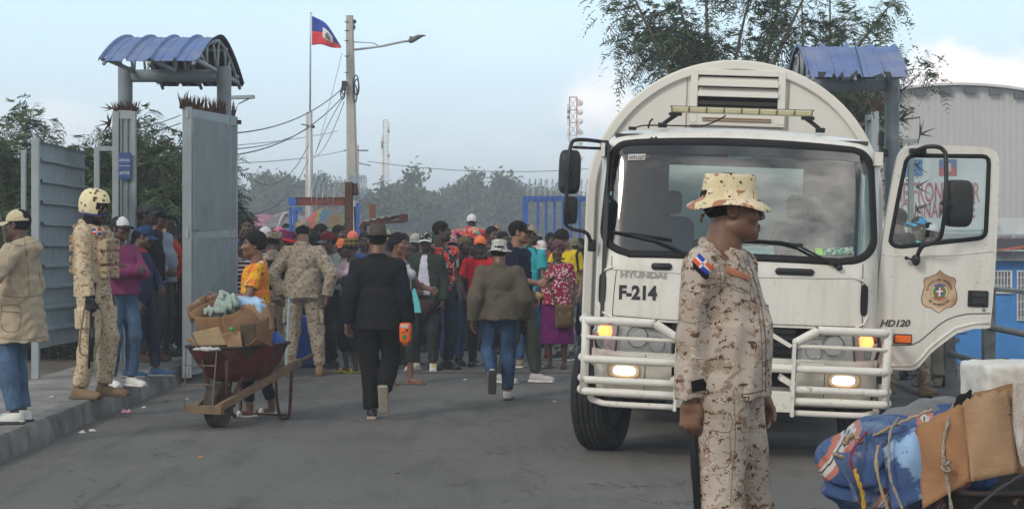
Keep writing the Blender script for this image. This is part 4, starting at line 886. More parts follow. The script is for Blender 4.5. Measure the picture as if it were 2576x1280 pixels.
# coloured market tarpaulins
def tarp(name,pts,Y0,Y1,cols,label,peak=.25,seed=0):
 rr=random.Random(seed);f=empty(name,(at(pts[0][0],600,Y0).x,Y0,0),0,label,'market stall');o_=Vector(f.location);n=14;mb=MB();vs=[]
 for j in range(7):
  for i in range(n+1):
   u_=i/n;px=pts[0][0]+(pts[1][0]-pts[0][0])*u_;base=pts[0][1]+(pts[1][1]-pts[0][1])*u_;pk=pts[2]-base;t=math.sin(math.pi*j/6)**1.0;ux_=1-abs(2*u_-1)**1.4;p=at(px,base+pk*t*(.35+.65*ux_)+rr.uniform(-1.2,1.2),Y0)-o_;p.y=(Y1-Y0)*j/6;vs.append(p)
 mb.add(vs,[(j*(n+1)+i,j*(n+1)+i+1,(j+1)*(n+1)+i+1,(j+1)*(n+1)+i)for j in range(6)for i in range(n)]);mb.m=[int(k%n*len(cols)/n)for k in range(6*n)];mb.build('canvas',cols,f,True)
 mb=MB()
 for px,py in(pts[0],pts[1]):p=at(px,py,Y0)-o_;mb.tube([Vector((p.x,0,0)),Vector((p.x,0,p.z+.02))],.03,6);mb.tube([Vector((p.x,Y1-Y0,0)),Vector((p.x,Y1-Y0,p.z))],.03,6)
 mb.build('pole',RUST,f)
tC=lambda n,c:cloth('tarp '+n,c,.3,fold=.6,fs=3)
tarp('market_stall',((585,562),(700,574),535),38,41,[tC('grey',(.20,.19,.19)),tC('pink',(.34,.17,.21)),tC('grey',(.20,.19,.19))],'market stall under a grey and pink tarpaulin beside the gate leaf',seed=1)
tarp('market_stall',((640,575),(762,566),527),40,43,[tC('pink',(.34,.17,.21)),tC('grey',(.2,.19,.19)),tC('dull grey',(.26,.25,.25))],'market stall under a faded pink tarpaulin left of the blue post',seed=2)
tarp('market_stall',((752,575),(862,570),516),37,39,[tC('red',(.36,.09,.09)),tC('green',(.17,.20,.07)),tC('lime',(.13,.20,.07))],'market stall under a red and green tarpaulin below the crossbeam',seed=3)
mb=MB();mb.add([at(818,519,36.4),at(846,517,36.4),at(862,565,36.4),at(800,572,36.4),at(804,540,36.4)],[(0,1,2,3,4)]);o=mb.build('plywood_board',mat('worn painted board',(.28,.19,.12),.8,.3,3,.3,20,dirt=((.11,.22,.33),3,.50,.56)));o.modifiers.new('t','SOLIDIFY').thickness=.03;tag(o,'worn board with peeling blue paint leaning below the crossbeam','board')
mb=MB();mb.bb(at(760,600,39)+Vector((0,0,-2)),at(1040,584,39)+Vector((0,.2,0)));tag(mb.build('wall',CONC),'low concrete wall behind the crowd under the tarpaulins','wall')
mb=MB();vs=[]
for i in range(12):
 for j in range(2):u_=i/11;vs.append(at(700+22*u_+6*j,572-36*math.sin(u_*1.7)+(8*j if j else 0),36+j*.4))
mb.add(vs,[(i*2,i*2+1,i*2+3,i*2+2)for i in range(11)]);o=mb.build('curled_sheet',mat('curled white sheet',(.6,.6,.55),.6,.2,4));o.modifiers.new('t','SOLIDIFY').thickness=.03;tag(o,'curled white plastic sheet sticking up left of the blue post','sheet')
# ---- right background: warehouse, hoarding, buildings
def ribbed(name,col):
 t=NT(name);x=t.n('ShaderNodeSeparateXYZ',{0:t.P}).outputs[0];s_=t.math('SINE',t.math('MULTIPLY',x,24));c=t.mix(t.mr(s_,-1,1,0,.14),col,mul(col,.72));c=t.mix(t.mr(t.noise(.5,t.map((1,1,.25)),4),.4,.7,0,.4),c,mul(col,.8));c=t.mix(t.mr(t.noise(1.5,t.map((6,1,.1)),4),.55,.7,0,.3),c,mul(col,1.2))
 return t.fin(c,.6,0,.3,t.bump(s_,.25,.02))
f=empty('warehouse',(18.7,75,0),0,'big grey corrugated warehouse with a curved white roof','warehouse')
arcz=lambda x:7.85-x*x/(2*16.0);pr=[(-13+i,arcz(-13+i))for i in range(27)]
mb=MB();mb.add([(-13,0,-1)]+[(x,0,z)for x,z in pr]+[(13,0,-1)],[tuple(range(len(pr)+2))]);mb.build('wall',ribbed('warehouse sheet',(.48,.485,.48)),f)
mb=MB();vs=[(x,yy,z+dz)for yy in(-.35,40)for dz in(.04,.14)for x,z in pr];n=len(pr);fs=[]
for i in range(n-1):fs+=[(i,i+1,2*n+i+1,2*n+i),(n+i,3*n+i,3*n+i+1,n+i+1),(i,n+i,n+i+1,i+1)]
mb.add(vs,fs);mb.build('roof',plain('white roof sheet',(.62,.63,.64),.5),f)
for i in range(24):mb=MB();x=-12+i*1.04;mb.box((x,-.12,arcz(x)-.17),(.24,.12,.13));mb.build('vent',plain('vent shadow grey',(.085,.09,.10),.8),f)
PALE=mat('pale wall',(.58,.62,.64),.8,.08,2,.1,20)
f=empty('hoarding',(at(2340,600,50).x,50,0),0,'white painted hoarding with red lettering and two flags seen through the truck door window','sign');ho=Vector(f.location);Hh=lambda px,py,dy=0:at(px,py,50)-ho+Vector((0,dy,0))
mb=MB();mb.bb(Hh(2180,578,0),Hh(2484,398,.06));mb.build('board',PALE,f);TXR=plain('hazed red sign paint',(.42,.16,.18),.7)  # lettering and flag colours made paler and duller, haze put into the paint
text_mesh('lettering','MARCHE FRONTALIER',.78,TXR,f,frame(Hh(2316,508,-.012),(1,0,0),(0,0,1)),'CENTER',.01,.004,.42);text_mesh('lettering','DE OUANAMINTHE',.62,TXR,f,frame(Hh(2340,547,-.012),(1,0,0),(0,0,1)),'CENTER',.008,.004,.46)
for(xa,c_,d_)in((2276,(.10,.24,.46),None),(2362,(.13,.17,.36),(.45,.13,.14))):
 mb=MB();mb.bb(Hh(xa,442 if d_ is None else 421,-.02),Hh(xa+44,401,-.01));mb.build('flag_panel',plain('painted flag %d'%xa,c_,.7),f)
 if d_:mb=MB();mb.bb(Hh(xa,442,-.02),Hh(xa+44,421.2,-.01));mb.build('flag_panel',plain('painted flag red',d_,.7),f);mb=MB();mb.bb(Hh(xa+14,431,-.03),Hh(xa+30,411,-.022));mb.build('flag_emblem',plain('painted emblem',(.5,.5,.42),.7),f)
mb=MB();[bar(mb,Hh(x,720,.1),Hh(x,400,.1),.1)for x in(2190,2330,2476)];mb.build('post',GPAINT2,f)
f=empty('market_hall',(at(2400,600,56).x,56,-1.2),0,'long white market hall with posters below the grey warehouse','building');ho2=Vector(f.location);Hm=lambda px,py,dy=0:at(px,py,56)-ho2+Vector((0,dy,0))
mb=MB();mb.bb(Hm(2150,700),Hm(2760,548,6));mb.build('wall',PALE,f);mb=MB();mb.bb(Hm(2140,549,-.5),Hm(2490,543,6.2));mb.bb(Hm(2140,600,-.8),Hm(2480,588,-.02));mb.build('roof',plain('grey sheet roof',(.28,.31,.34),.6),f)
for px in(2514,2556):mb=MB();mb.bb(Hm(px,631,-.05),Hm(px+26,598,-.03));pn_=mb.build('poster',plain('poster white',(.62,.64,.66),.8),f);mb=MB();mb.bb(Hm(px,605,-.07),Hm(px+26,598,-.055));mb.build('poster_heading',plain('poster red',(.5,.1,.06),.8),pn_);mb=MB();[mb.bb(Hm(px+4,610+k*5,-.07),Hm(px+22,612+k*5,-.055))for k in range(4)];mb.build('poster_lines',plain('poster grey',(.25,.27,.3),.8),pn_)
mb=MB();[bar(mb,Hm(px,640,-.1),Hm(px,592,-.1),.12)for px in(2505,2546,2590)];mb.bb(Hm(2495,592,-.12),Hm(2700,589,-.06));mb.build('column',GPAINT2,f)
f=empty('blue_house',(at(2500,600,40).x,40,-1.22),0,'low bright blue house with white grille windows beyond the railing','building');ho3=Vector(f.location);Hb=lambda px,py,dy=0:at(px,py,40)-ho3+Vector((0,dy,0))
mb=MB();mb.bb(Hb(2335,915),Hb(2800,655,5));mb.build('wall',mat('bright blue wall',(.055,.245,.62),.85,.12,1.5,.2,30,dirt=((.04,.16,.40),1.8,.5,.75)),f)
mb=MB();mb.bb(Hb(2490,655.5,-.25),Hb(2810,633,-.02));mb.build('gable_band',mat('weathered grey boards',(.20,.22,.24),.8,.2,4),f);mb=MB();mb.bb(Hb(2325,658,-.3),Hb(2488,648,5));mb.rings([[Hb(2490,632,-.5),Hb(2575,622,-.5),Hb(2575,616,-.5),Hb(2490,628,-.5)],[Hb(2490,632,3),Hb(2575,622,3),Hb(2575,616,3),Hb(2490,628,3)]],True,True);mb.build('roof',mat('red roof sheet',(.36,.12,.075),.7,.2,3),f)
mb=MB();mb.bb(Hb(2495,627,-.3),Hb(2800,600,4));mb.build('upper_roof',plain('dark roof',(.07,.075,.085),.8),f)
for(xa,xb,ya,yb)in((2494,2542,683,735),(2560,2640,683,803)):
 mb=MB();mb.bb(Hb(xa,yb,-.01),Hb(xb,ya,.01));w_=mb.build('window',plain('window dark',(.16,.19,.21),.4),f);mb=MB();mb.bb(Hb(xa-3,yb+3,-.06),Hb(xb+3,yb,-.02));mb.bb(Hb(xa-3,ya,-.06),Hb(xb+3,ya-3,-.02));mb.bb(Hb(xa-3,yb,-.06),Hb(xa,ya,-.02));mb.bb(Hb(xb,yb,-.06),Hb(xb+3,ya,-.02))
 k=xa+6
 while k<xb:mb.bb(Hb(k,yb,-.055),Hb(k+2,ya,-.025));k+=8
 k=ya+14
 while k<yb:mb.bb(Hb(xa,k+2,-.05),Hb(xb,k,-.03));k+=20
 mb.build('grille',plain('white grille',(.65,.67,.68),.6),w_)
 # radio masts far away
def mast(px,ytop,Y,w,label,red=False):
 sM=FPX/Y;x=(px-CX)/sM;zt_=EYE+(HY-ytop)/sM;f=empty('radio_mast',(x,Y,0),0,label,'mast');mb=MB();n=int(zt_/(w*1.6));Wm=w
 for i in range(n):
  z0,z1=zt_*i/n,zt_*(i+1)/n;mb.mi=(i//3)%2 if red else 0;c=[(-Wm/2,-Wm/2),(Wm/2,-Wm/2),(Wm/2,Wm/2),(-Wm/2,Wm/2)]
  for k in range(4):a,b=c[k],c[(k+1)%4];mb.tube([(a[0],a[1],z0),(a[0],a[1],z1)],.05,4);mb.tube([(a[0],a[1],z0),(b[0],b[1],z1)],.03,4);mb.tube([(a[0],a[1],z1),(b[0],b[1],z1)],.03,4)
 mb.build('lattice',[plain('mast white',(.75,.72,.66),.5),plain('mast red',(.45,.12,.09),.5)],f);mb=MB();rr=random.Random(int(px))
 for i in range(13):mb.box((rr.choice((-1,1))*(Wm*.7),-.5,zt_*(.5+.5*i/13)),(.11,.1,rr.uniform(.25,.55)));mb.build('antenna',plain('antenna white',(.82,.80,.74),.5),f);mb=MB()
 for z_ in((.96,.9,.84,.77,.7,.6)if red else()):mb=MB();mb.lathe([(0,.2),(.33,0),(.33,-.05)],(.75,-.3,zt_*z_),12,Matrix.Rotation(R(90),3,'X'));mb.build('dish',plain('antenna white',(.82,.80,.74),.5),f)
mast(970,302,195,.5,'slim pale radio mast with antennas rising over the hazy trees');mast(1442,245,195,.8,'red and white lattice radio mast with dishes left of the truck',True)
# ------------------------------------------------------------------ trees
def leafmat(name,c1,c2,ts=.0):
 t=NT(name);g=t.noise(1.6,None,4,.6);h=t.noise(40,None,2);c=t.mix(t.mr(g,.35,.65),c1,c2);c=t.mix(t.mr(h,.4,.7,0,.5),c,mul(c1,1.7));return t.fin(c,.7,0,.25)
LEAF=leafmat('green leaves',(.038,.070,.026),(.070,.105,.038));LEAFB=leafmat('dry brown pods',(.13,.095,.062),(.20,.15,.10));LEAFD=leafmat('dark green leaves',(.028,.052,.022),(.050,.078,.030));LEAFO=leafmat('olive leaves',(.075,.090,.035),(.10,.105,.05))
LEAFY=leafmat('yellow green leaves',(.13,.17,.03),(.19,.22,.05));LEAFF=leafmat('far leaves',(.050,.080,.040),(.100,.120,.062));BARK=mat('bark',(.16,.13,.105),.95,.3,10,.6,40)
def fronds(C,Dr,L,npair,lw,rs,droop=.6,curl=.35):
 """feathery leaves: a rachis from each C along Dr with narrow leaflets in pairs"""
 n=len(C);t=(np.arange(npair)+1)/npair;d=Dr/np.linalg.norm(Dr,axis=1,keepdims=True);L=(L*rs.uniform(.6,1.3,n))[:,None,None]
 P=C[:,None,:]+d[:,None,:]*L*t[None,:,None];P[:,:,2]-=(L[:,:,0]*droop*t[None]**2)
 s=np.cross(d,rs.normal(size=(n,3))*.35+A(0,0,1));s/=np.linalg.norm(s,axis=1,keepdims=True)+1e-9;out_=[]
 ll=(L[:,:,0]*curl*np.sin(np.pi*(.15+.8*t))[None])[:,:,None]
 for sg in(-1,1):
  v=sg*s[:,None,:]+d[:,None,:]*.55+rs.normal(size=(n,npair,3))*.22;v[:,:,2]-=.25;tip=P+v*ll;w=d[:,None,:]*lw*.5
  out_.append(np.stack([P-w,P+w,tip+w*.45,tip-w*.45],2).reshape(-1,3))
 return np.concatenate(out_)
def quads_leaf(C,size,rs):
 n=len(C);a=rs.normal(size=(n,3));a/=np.linalg.norm(a,axis=1,keepdims=True);b=np.cross(a,rs.normal(size=(n,3)));b/=np.linalg.norm(b,axis=1,keepdims=True);s=(size*rs.uniform(.5,1.3,n))[:,None]
 return np.stack([C-a*s,C-b*s*.45,C+a*s,C+b*s*.45],1).reshape(-1,3)
def tree(name,label,loc,height,spread,trunk_h,group=None,n_tips=60,leaf='frond',per=22,L=.2,lm=(LEAF,LEAFB),mixp=.2,seed=0,dirs=None,low=.25,cr=.35,trunk_r=.09,lw=.012,npair=8,cat='tree',lean=(0,0),ysc=1.0):
 rs=np.random.RandomState(seed);rr=random.Random(seed);f=empty(name,loc,0,label,cat,group);mb=MB();tips=[]
 top=Vector((lean[0],lean[1],trunk_h));mb.tube(catmull([(0,0,-.05),(lean[0]*.3,lean[1]*.3,trunk_h*.5),top],3),[trunk_r*(1-.35*i/6)for i in range(7)],8)
 nl=max(3,n_tips//7)
 for i in range(nl):
  if dirs and i<len(dirs):e1=Vector(dirs[i])
  else:
   a=2*math.pi*(i+rr.random()*.7)/nl;zz_=trunk_h*low+(height-trunk_h*low)*rr.uniform(.15,.95);rad=spread*math.sqrt(max(.08,1-((zz_-height*.5)/(height*.62))**2))*rr.uniform(.55,1.0);e1=Vector((math.cos(a)*rad,math.sin(a)*rad*ysc,zz_))
  st=Vector((lean[0],lean[1],0))*.6+Vector((0,0,trunk_h*rr.uniform(.45,1)));mid=st.lerp(e1,.5)+Vector((rr.uniform(-.1,.1),rr.uniform(-.1,.1),.12))*spread*.5;path=catmull([st,mid,e1],4);mb.tube(path,[trunk_r*.5*(1-.85*k/8)+.003 for k in range(9)],5)
  for k in range(7):
   b=path[rr.choice((3,4,5,6,7,8))];e2=b+Vector((rr.gauss(0,1),rr.gauss(0,1),rr.gauss(.25,.8))).normalized()*spread*cr*rr.uniform(.5,1.1);mb.tube([b,b.lerp(e2,.5)+Vector((0,0,.03)),e2],[.012*trunk_r/.09+.002,.008,.003],4);tips+=[(b.lerp(e2,.55),e2-b),(e2,e2-b)]
 mb.build('trunk',BARK,f,True)
 T_=np.array([list(t[0])for t in tips]);Dd=np.array([list(t[1])for t in tips]);V=[];M_=[]
 for mi_ in(0,1):
  pr=mixp if mi_ else 1-mixp;cnt=max(1,int(per*pr));idx=rs.randint(0,len(T_),int(len(T_)*cnt));C=T_[idx]+rs.normal(size=(len(idx),3))*spread*cr*.26
  if leaf=='frond':q=fronds(C,Dd[idx]*.6+rs.normal(size=(len(idx),3))*np.linalg.norm(Dd[idx],axis=1,keepdims=True),L,npair,lw,rs,1.3 if mi_ else .6,.12 if mi_ else .30)
  else:q=quads_leaf(C,L,rs)
  V.append(q);M_.append(np.full(len(q)//4,mi_))
 V=np.concatenate(V);F=np.arange(len(V)).reshape(-1,4);o=mesh_obj('crown',V,F,list(lm),f,np.concatenate(M_),False);return f
 # left: feathery thicket behind the fence
G1=None
for i,(x,y,h_,sp,lb)in enumerate(((-8.6,26,3.35,1.3,'feathery green tree at the far left edge, the tallest behind the fence'),(-7.5,27.5,3.6,1.4,'feathery tree rising behind the thin steel post'),(-6.75,26,3.75,1.3,'feathery bushy tree rising behind the ribbed fence panel'),(-6.0,25.5,3.45,1.2,'feathery tree between the fence panel and the sign column'),(-5.55,28,3.2,1.0,'airy tree with dry twigs seen between the sign column and the gate leaf'),(-4.75,27,3.0,.9,'dark green tree partly hidden behind the gate leaf'))):
 tree('feathery_tree',lb,(x,y,0),h_,sp,h_*.45,None,84,'frond',34,.26,(LEAF if i!=5 else LEAFD,LEAFB),.16 if i!=4 else .35,10+i,low=.1,cr=.42,trunk_r=.06,lw=.020,npair=7)
for i,(x,y)in enumerate(((-8.0,24.2),(-7.0,24.6),(-6.2,24.0),(-5.6,25.0),(-4.75,26.2))):
 tree('shrub',('dense low shrub at the far left behind the beige parka man','dense low shrub behind the ribbed fence panel','dark shrub behind the helmeted soldier','dark shrub behind the sign column foot','dark shrub behind the men in the left gateway')[i],(x,y,0),1.9,.85,.7,None,63,'frond',30,.24,(LEAFD,LEAFB),.1,40+i,low=.0,cr=.45,trunk_r=.04,lw=.022,npair=6,cat='shrub')
 # dry bare branches at the left edge
f=empty('dead_branches',(-7.6,23,0),0,'tangle of bare dry branches at the left edge in front of the thicket','branches');mb=MB();rr=random.Random(5)
for i in range(26):
 p=Vector((rr.uniform(-.5,1.2),rr.uniform(-.3,.3),0));pts=[p]
 d=Vector((rr.uniform(-.3,.3),rr.uniform(-.2,.2),1))
 for k in range(7):d=(d+Vector((rr.uniform(-.45,.45),rr.uniform(-.3,.3),rr.uniform(-.35,.2)))).normalized();pts.append(pts[-1]+d*.34)
 mb.tube(pts,[.016*(1-k/8.5)for k in range(8)],4)
mb.build('branches',mat('dry twig',(.23,.18,.13),.95,.2,10),f)
# big tree behind the truck
tree('big_tree','large airy tree with feathery leaves and brown pods behind the white truck',(3.5,30,0),6.6,2.9,3.3,None,170,'frond',20,.30,(LEAF,LEAFB),.34,3,dirs=[(-1.45,-.4,5.5),(-1.0,.3,4.9),(-.9,-.6,5.9),(-1.2,.2,5.3),(-.2,.4,6.1),(.4,-.5,5.5),(.9,.3,5.2),(1.5,-.3,5.9),(2.0,.3,4.8),(2.9,-.2,5.6),(3.1,.2,4.4),(3.3,-.2,3.6),(2.9,.3,2.9),(2.2,.2,3.4),(-1.0,-.2,3.3),(-1.5,.2,3.0),(-1.3,0,2.7),(.2,0,4.3),(1.2,0,4.3),(-.4,.2,4.6),(2.5,.3,4.0),(1.8,0,3.0),(-.5,.0,5.2),(1.2,.5,6.3)],cr=.22,trunk_r=.13,lw=.026,npair=7,lean=(.1,0))
tree('slender_tree','upright wispy tree behind the right blue canopy',(5.4,31.5,0),6.2,1.5,2.6,None,98,'frond',30,.26,(LEAF,LEAFB),.35,8,dirs=[(.2,0,6.2),(-.3,0,5.9),(.9,0,5.0),(1.2,.2,4.2),(.8,0,3.4),(-.8,0,4.6),(.4,.3,2.8),(-.6,0,3.3),(.0,0,4.9)],cr=.36,lw=.018,npair=7)
# far hazy trees beyond the market
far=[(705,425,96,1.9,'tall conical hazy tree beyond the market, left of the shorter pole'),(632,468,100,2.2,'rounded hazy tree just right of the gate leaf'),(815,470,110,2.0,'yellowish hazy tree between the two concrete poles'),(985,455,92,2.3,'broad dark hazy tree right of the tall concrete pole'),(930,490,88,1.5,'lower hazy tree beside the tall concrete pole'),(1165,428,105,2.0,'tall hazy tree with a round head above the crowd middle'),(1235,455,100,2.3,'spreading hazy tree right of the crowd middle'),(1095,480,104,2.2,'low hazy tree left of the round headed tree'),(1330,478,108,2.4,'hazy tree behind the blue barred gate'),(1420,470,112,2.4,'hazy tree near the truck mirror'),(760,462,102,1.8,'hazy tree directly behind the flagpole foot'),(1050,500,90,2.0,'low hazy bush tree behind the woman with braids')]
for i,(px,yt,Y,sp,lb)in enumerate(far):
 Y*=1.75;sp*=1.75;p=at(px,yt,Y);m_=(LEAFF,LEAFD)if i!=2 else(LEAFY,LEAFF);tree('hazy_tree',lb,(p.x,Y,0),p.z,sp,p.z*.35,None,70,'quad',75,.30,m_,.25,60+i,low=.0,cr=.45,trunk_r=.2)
 # a far mass of woodland closing the horizon
rs=np.random.RandomState(9);n=90000;X=rs.uniform(-130,150,n);Y=rs.uniform(200,300,n);hz=4.0+1.6*np.sin(X*.13)+1.3*np.sin(X*.41+1)+1.0*np.sin(X*1.0+2)+(Y-200)*.02;Z=hz*rs.uniform(0,1,n)**.6
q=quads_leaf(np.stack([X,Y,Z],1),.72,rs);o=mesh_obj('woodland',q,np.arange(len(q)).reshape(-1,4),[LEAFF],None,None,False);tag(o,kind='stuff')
# litter
LW=plain('white litter',(.6,.58,.58),.7);LP=plain('pink litter',(.55,.25,.33),.6)
def litter(p,s_,m,lb,seed):
 rr=random.Random(seed);bm=bmesh.new();bmesh.ops.create_icosphere(bm,subdivisions=2,radius=s_)
 for v in bm.verts:v.co=Vector((v.co.x*rr.uniform(.5,1.3),v.co.y*rr.uniform(.5,1.2),max(0,v.co.z+s_*.3)*rr.uniform(.2,.6)))
 me=bpy.data.meshes.new('litter');bm.to_mesh(me);bm.free();me.materials.append(m);o=bpy.data.objects.new('crumpled_wrapper',me);COL.objects.link(o);o.location=p;tag(o,lb,'litter')
gp=lambda px,py,z=0.0:Vector(((px-CX)*(FPX*(EYE-z)/(py-HY))/FPX,FPX*(EYE-z)/(py-HY),z))
litter(gp(318,1038),.06,LP,'crumpled pink wrapper lying against the kerb',1);litter(gp(205,1088),.035,LW,'small white scrap at the kerb foot, left of the other scrap',2);litter(gp(232,1084),.03,LW,'tiny pale scrap at the kerb foot left of the pink wrapper',3);litter(Vector((-5.15,19.2,0.0)),.12,LW,'crumpled white plastic bag on the dirt under the fence panel',4);litter(Vector((-5.5,18.6,0)),.09,plain('orange litter',(.5,.22,.08)),'small orange rubbish on the dirt under the fence panel',5);litter(gp(362,1085-60),.02,LW,'tiny scrap near the kerb right of the pink wrapper',6);litter(gp(505,1150),.02,plain('orange litter',(.5,.22,.08)),'tiny orange speck on the road in the left foreground',7)
# ------------------------------------------------------------------ the white truck
TY=12.9;TX=1.60;YAW=R(-5.5);ROLL=R(2.2)
truck=empty('truck',(TX,TY,0),YAW,'white flatnosed truck with arched cargo box, white bull bar and open driver door','truck')
def tpaint():
 t=NT('white truck paint');c=t.mix(t.mr(t.noise(1.3,None,5),.35,.7),(.63,.62,.575),(.72,.715,.675));d=t.noise(34,None,3,.5);c=t.mix(t.math('MULTIPLY',t.mr(d,.66,.72,0,.7),t.mr(t.noise(1.7),.4,.6)),c,(.28,.20,.12))
 s=t.noise(2.5,t.map((5,5,.5)),6,.6);c=t.mix(t.mr(s,.50,.78,0,.42),c,(.40,.37,.30));z=t.n('ShaderNodeSeparateXYZ',{0:t.P}).outputs[2];c=t.mix(t.math('MULTIPLY',t.mr(z,1.05,.45,0,.85),t.mr(t.noise(5,None,6,.7),.30,.60)),c,(.33,.30,.245))
 return t.fin(c,.42,0,.4,t.bump(t.noise(2.2,None,2),.08,.02),**{'Coat Weight':.25,'Coat Roughness':.2})
TW=tpaint()
TWB=mat('white box paint',(.66,.65,.605),.6,.05,2,.05,20,dirt=((.36,.30,.22),26,.66,.74));TWT=mat('white bar paint',(.66,.65,.605),.5,.06,4,.1,40,dirt=((.30,.22,.14),16,.60,.70))
def tf(o):
 o.rotation_euler=(0,ROLL,0);o.location=(-.55*math.sin(ROLL),0,.55-.55*math.cos(ROLL));return o
def tb(mb,name,m,parent=None,smooth=False,angle=None):
 if parent is None:return tf(mb.build(name,m,truck,smooth,angle))
 o=mb.build(name,m,parent,smooth,angle);return o
TS=343.0;TC=1858.0
PROF=[(.25,.40),(.245,.60),(.24,.80),(.238,1.0),(.24,1.20),(.245,1.36),(.262,1.46),(.30,1.62),(.345,1.80),(.40,2.0),(.455,2.18),(.50,2.30),(.545,2.37),(.62,2.425),(.74,2.455),(.95,2.468),(1.3,2.472),(1.66,2.46)]
PR=catmull([(a,b,0)for a,b in PROF],6);PR=[(p.x,p.y)for p in PR];NP=len(PR)
def pn(i):
 a,b=PR[max(i-1,0)],PR[min(i+1,NP-1)];d=Vector((b[0]-a[0],b[1]-a[1])).normalized();return Vector((-d.y,d.x))
HW=1.045
def cx_(x):
 e_=max(0,abs(x)-(HW-.17))/.17;return .075*(x/HW)**2+.17*(1-math.sqrt(max(0,1-min(e_,1)**2)))
def SP(x,i,o=0.0):
 i=max(0,min(NP-1.001,i));k=int(i);f=i-k;y=PR[k][0]*(1-f)+PR[k+1][0]*f;z=PR[k][1]*(1-f)+PR[k+1][1]*f;n=pn(k);c=cx_(x)-o
 return Vector((x,y-n.x*c,z-n.y*c))
def iz(z):
 for k in range(NP-1):
  if PR[k+1][1]>=z or k>80:return k+(z-PR[k][1])/max(1e-6,PR[k+1][1]-PR[k][1])
 return NP-1
def loc(px,py):x=(px-TC)/TS;return x,EYE-(py-HY)/TS+math.tan(ROLL)*x
def FP(px,py,o=0.0):x,z=loc(px,py);return SP(x,iz(z),o)
def XZ(x,z,o=0.0):return SP(x,iz(z),o)
# windscreen opening: rounded shape in (x, z)
WS=dict(x0=1.0,zb=1.50,zt=2.335,rb=.20,rt=.13)
def wsout(grow=0.0,n=10):
 x0,zb,zt,rb,rt=WS['x0']+grow,WS['zb']-grow,WS['zt']+grow,WS['rb']+grow,WS['rt']+grow;P_=[]
 for(cx,cz,r_,a0)in((x0-rb,zb+rb,rb,-90),(x0-.03-rt,zt-rt,rt,0),(-x0+.03+rt,zt-rt,rt,90),(-x0+rb,zb+rb,rb,180)):
  for k in range(n+1):a=R(a0+90*k/n);P_.append((cx+r_*math.cos(a),cz+r_*math.sin(a)))
 Q=[]
 for i in range(len(P_)):
  a,b=P_[i],P_[(i+1)%len(P_)];L=math.dist(a,b);m=max(1,int(L/.06))
  for k in range(m):Q.append((a[0]+(b[0]-a[0])*k/m,a[1]+(b[1]-a[1])*k/m+(.020*(1-(a[0]/x0)**2)*(1 if a[1]>2 else-1.4)if m>1 else 0)))
 return Q
def inpoly(x,z,P_):
 c=False;j=len(P_)-1
 for i in range(len(P_)):
  if(P_[i][1]>z)!=(P_[j][1]>z)and x<(P_[j][0]-P_[i][0])*(z-P_[i][1])/(P_[j][1]-P_[i][1])+P_[i][0]:c=not c
  j=i
 return c
xsn=[-HW+2*HW*i/96 for i in range(97)];vsn=[i*.5 for i in range(int((NP-1)*2)+1)];WO=wsout(.0)
bumpcut=iz(.99)
mb=MB();vid={}
for j,v in enumerate(vsn):
 for i,x in enumerate(xsn):mb.v.append(tuple(SP(x,v)))
for j in range(len(vsn)-1):
 for i in range(96):
  cxm=(xsn[i]+xsn[i+1])/2;zm=SP(0,(vsn[j]+vsn[j+1])/2).z
  if vsn[j]<bumpcut-.6:continue
  if inpoly(cxm,zm,WO)and vsn[j]<iz(2.40):continue
  k=j*97+i;mb.f.append((k,k+1,k+98,k+97));mb.m.append(0)
for sg in(-1,1):
 e_=[SP(sg*HW,v)for v in vsn if v>=bumpcut-.6 or True]
 if sg<0:mb.add(e_+[],[]);mb.bb((-HW,.60,.95),(-HW+.03,1.66,1.45));mb.bb((-HW,1.5,1.4),(-HW+.03,1.66,2.30));mb.bb((-HW,.45,2.2),(-HW+.03,1.66,2.30));mb.bb((-HW,.45,.42),(-HW+.03,.66,1.46))
 else:mb.add([v for v in e_],[]);mb.bb((HW-.06,1.50,.95),(HW,1.66,2.30));mb.bb((HW-.06,.45,2.2),(HW,1.6,2.30))
 if 1:
  q=[SP(sg*HW,v)for v in vsn];n0=len(mb.v);mb.v+=[tuple(p)for p in q]+[(sg*HW,max(p.y+.10,.56),p.z)if p.z<2.3 else(sg*HW,max(p.y,.55),2.28)for p in q]
  for i in range(len(q)-1):mb.f.append((n0+i,n0+i+1,n0+len(q)+i+1,n0+len(q)+i));mb.m.append(0)
cab=tb(mb,'cab',TW,None,angle=38);
mb=MB();zr0,zr1,xr_=1.60,2.20,.54
mb.bb((-1.0,1.60,.95),(1.0,1.64,zr0));mb.bb((-1.0,1.60,zr1),(1.0,1.64,2.42));mb.bb((-1.0,1.60,zr0),(-xr_,1.64,zr1));mb.bb((xr_,1.60,zr0),(1.0,1.64,zr1));mb.bb((-1.0,.46,.93),(-.985,1.62,2.3));mb.bb((-1.0,.33,.93),(-.97,.48,1.9));mb.bb((-1.0,.45,.93),(1.0,1.62,.95));mb.bb((-.95,.62,2.36),(.95,1.62,2.385))
tb(mb,'cab_lining',plain('grey lining',(.055,.058,.062),.85))
mb=MB();mb.rings([[XZ(x,z,-.10+0)+Vector((0,.0,0))for x in[-.96+1.92*i/20 for i in range(21)]]for z in(1.30,1.42,1.475)],close=False);mb.rings([[Vector((x,y,1.475-(y-.4)*.12))for x in[-.96+1.92*i/20 for i in range(21)]]for y in(.36,.55,.72)],close=False);mb.bb((-.96,.70,1.0),(.96,.78,1.44));tb(mb,'dashboard',plain('dashboard grey',(.035,.037,.04),.8))
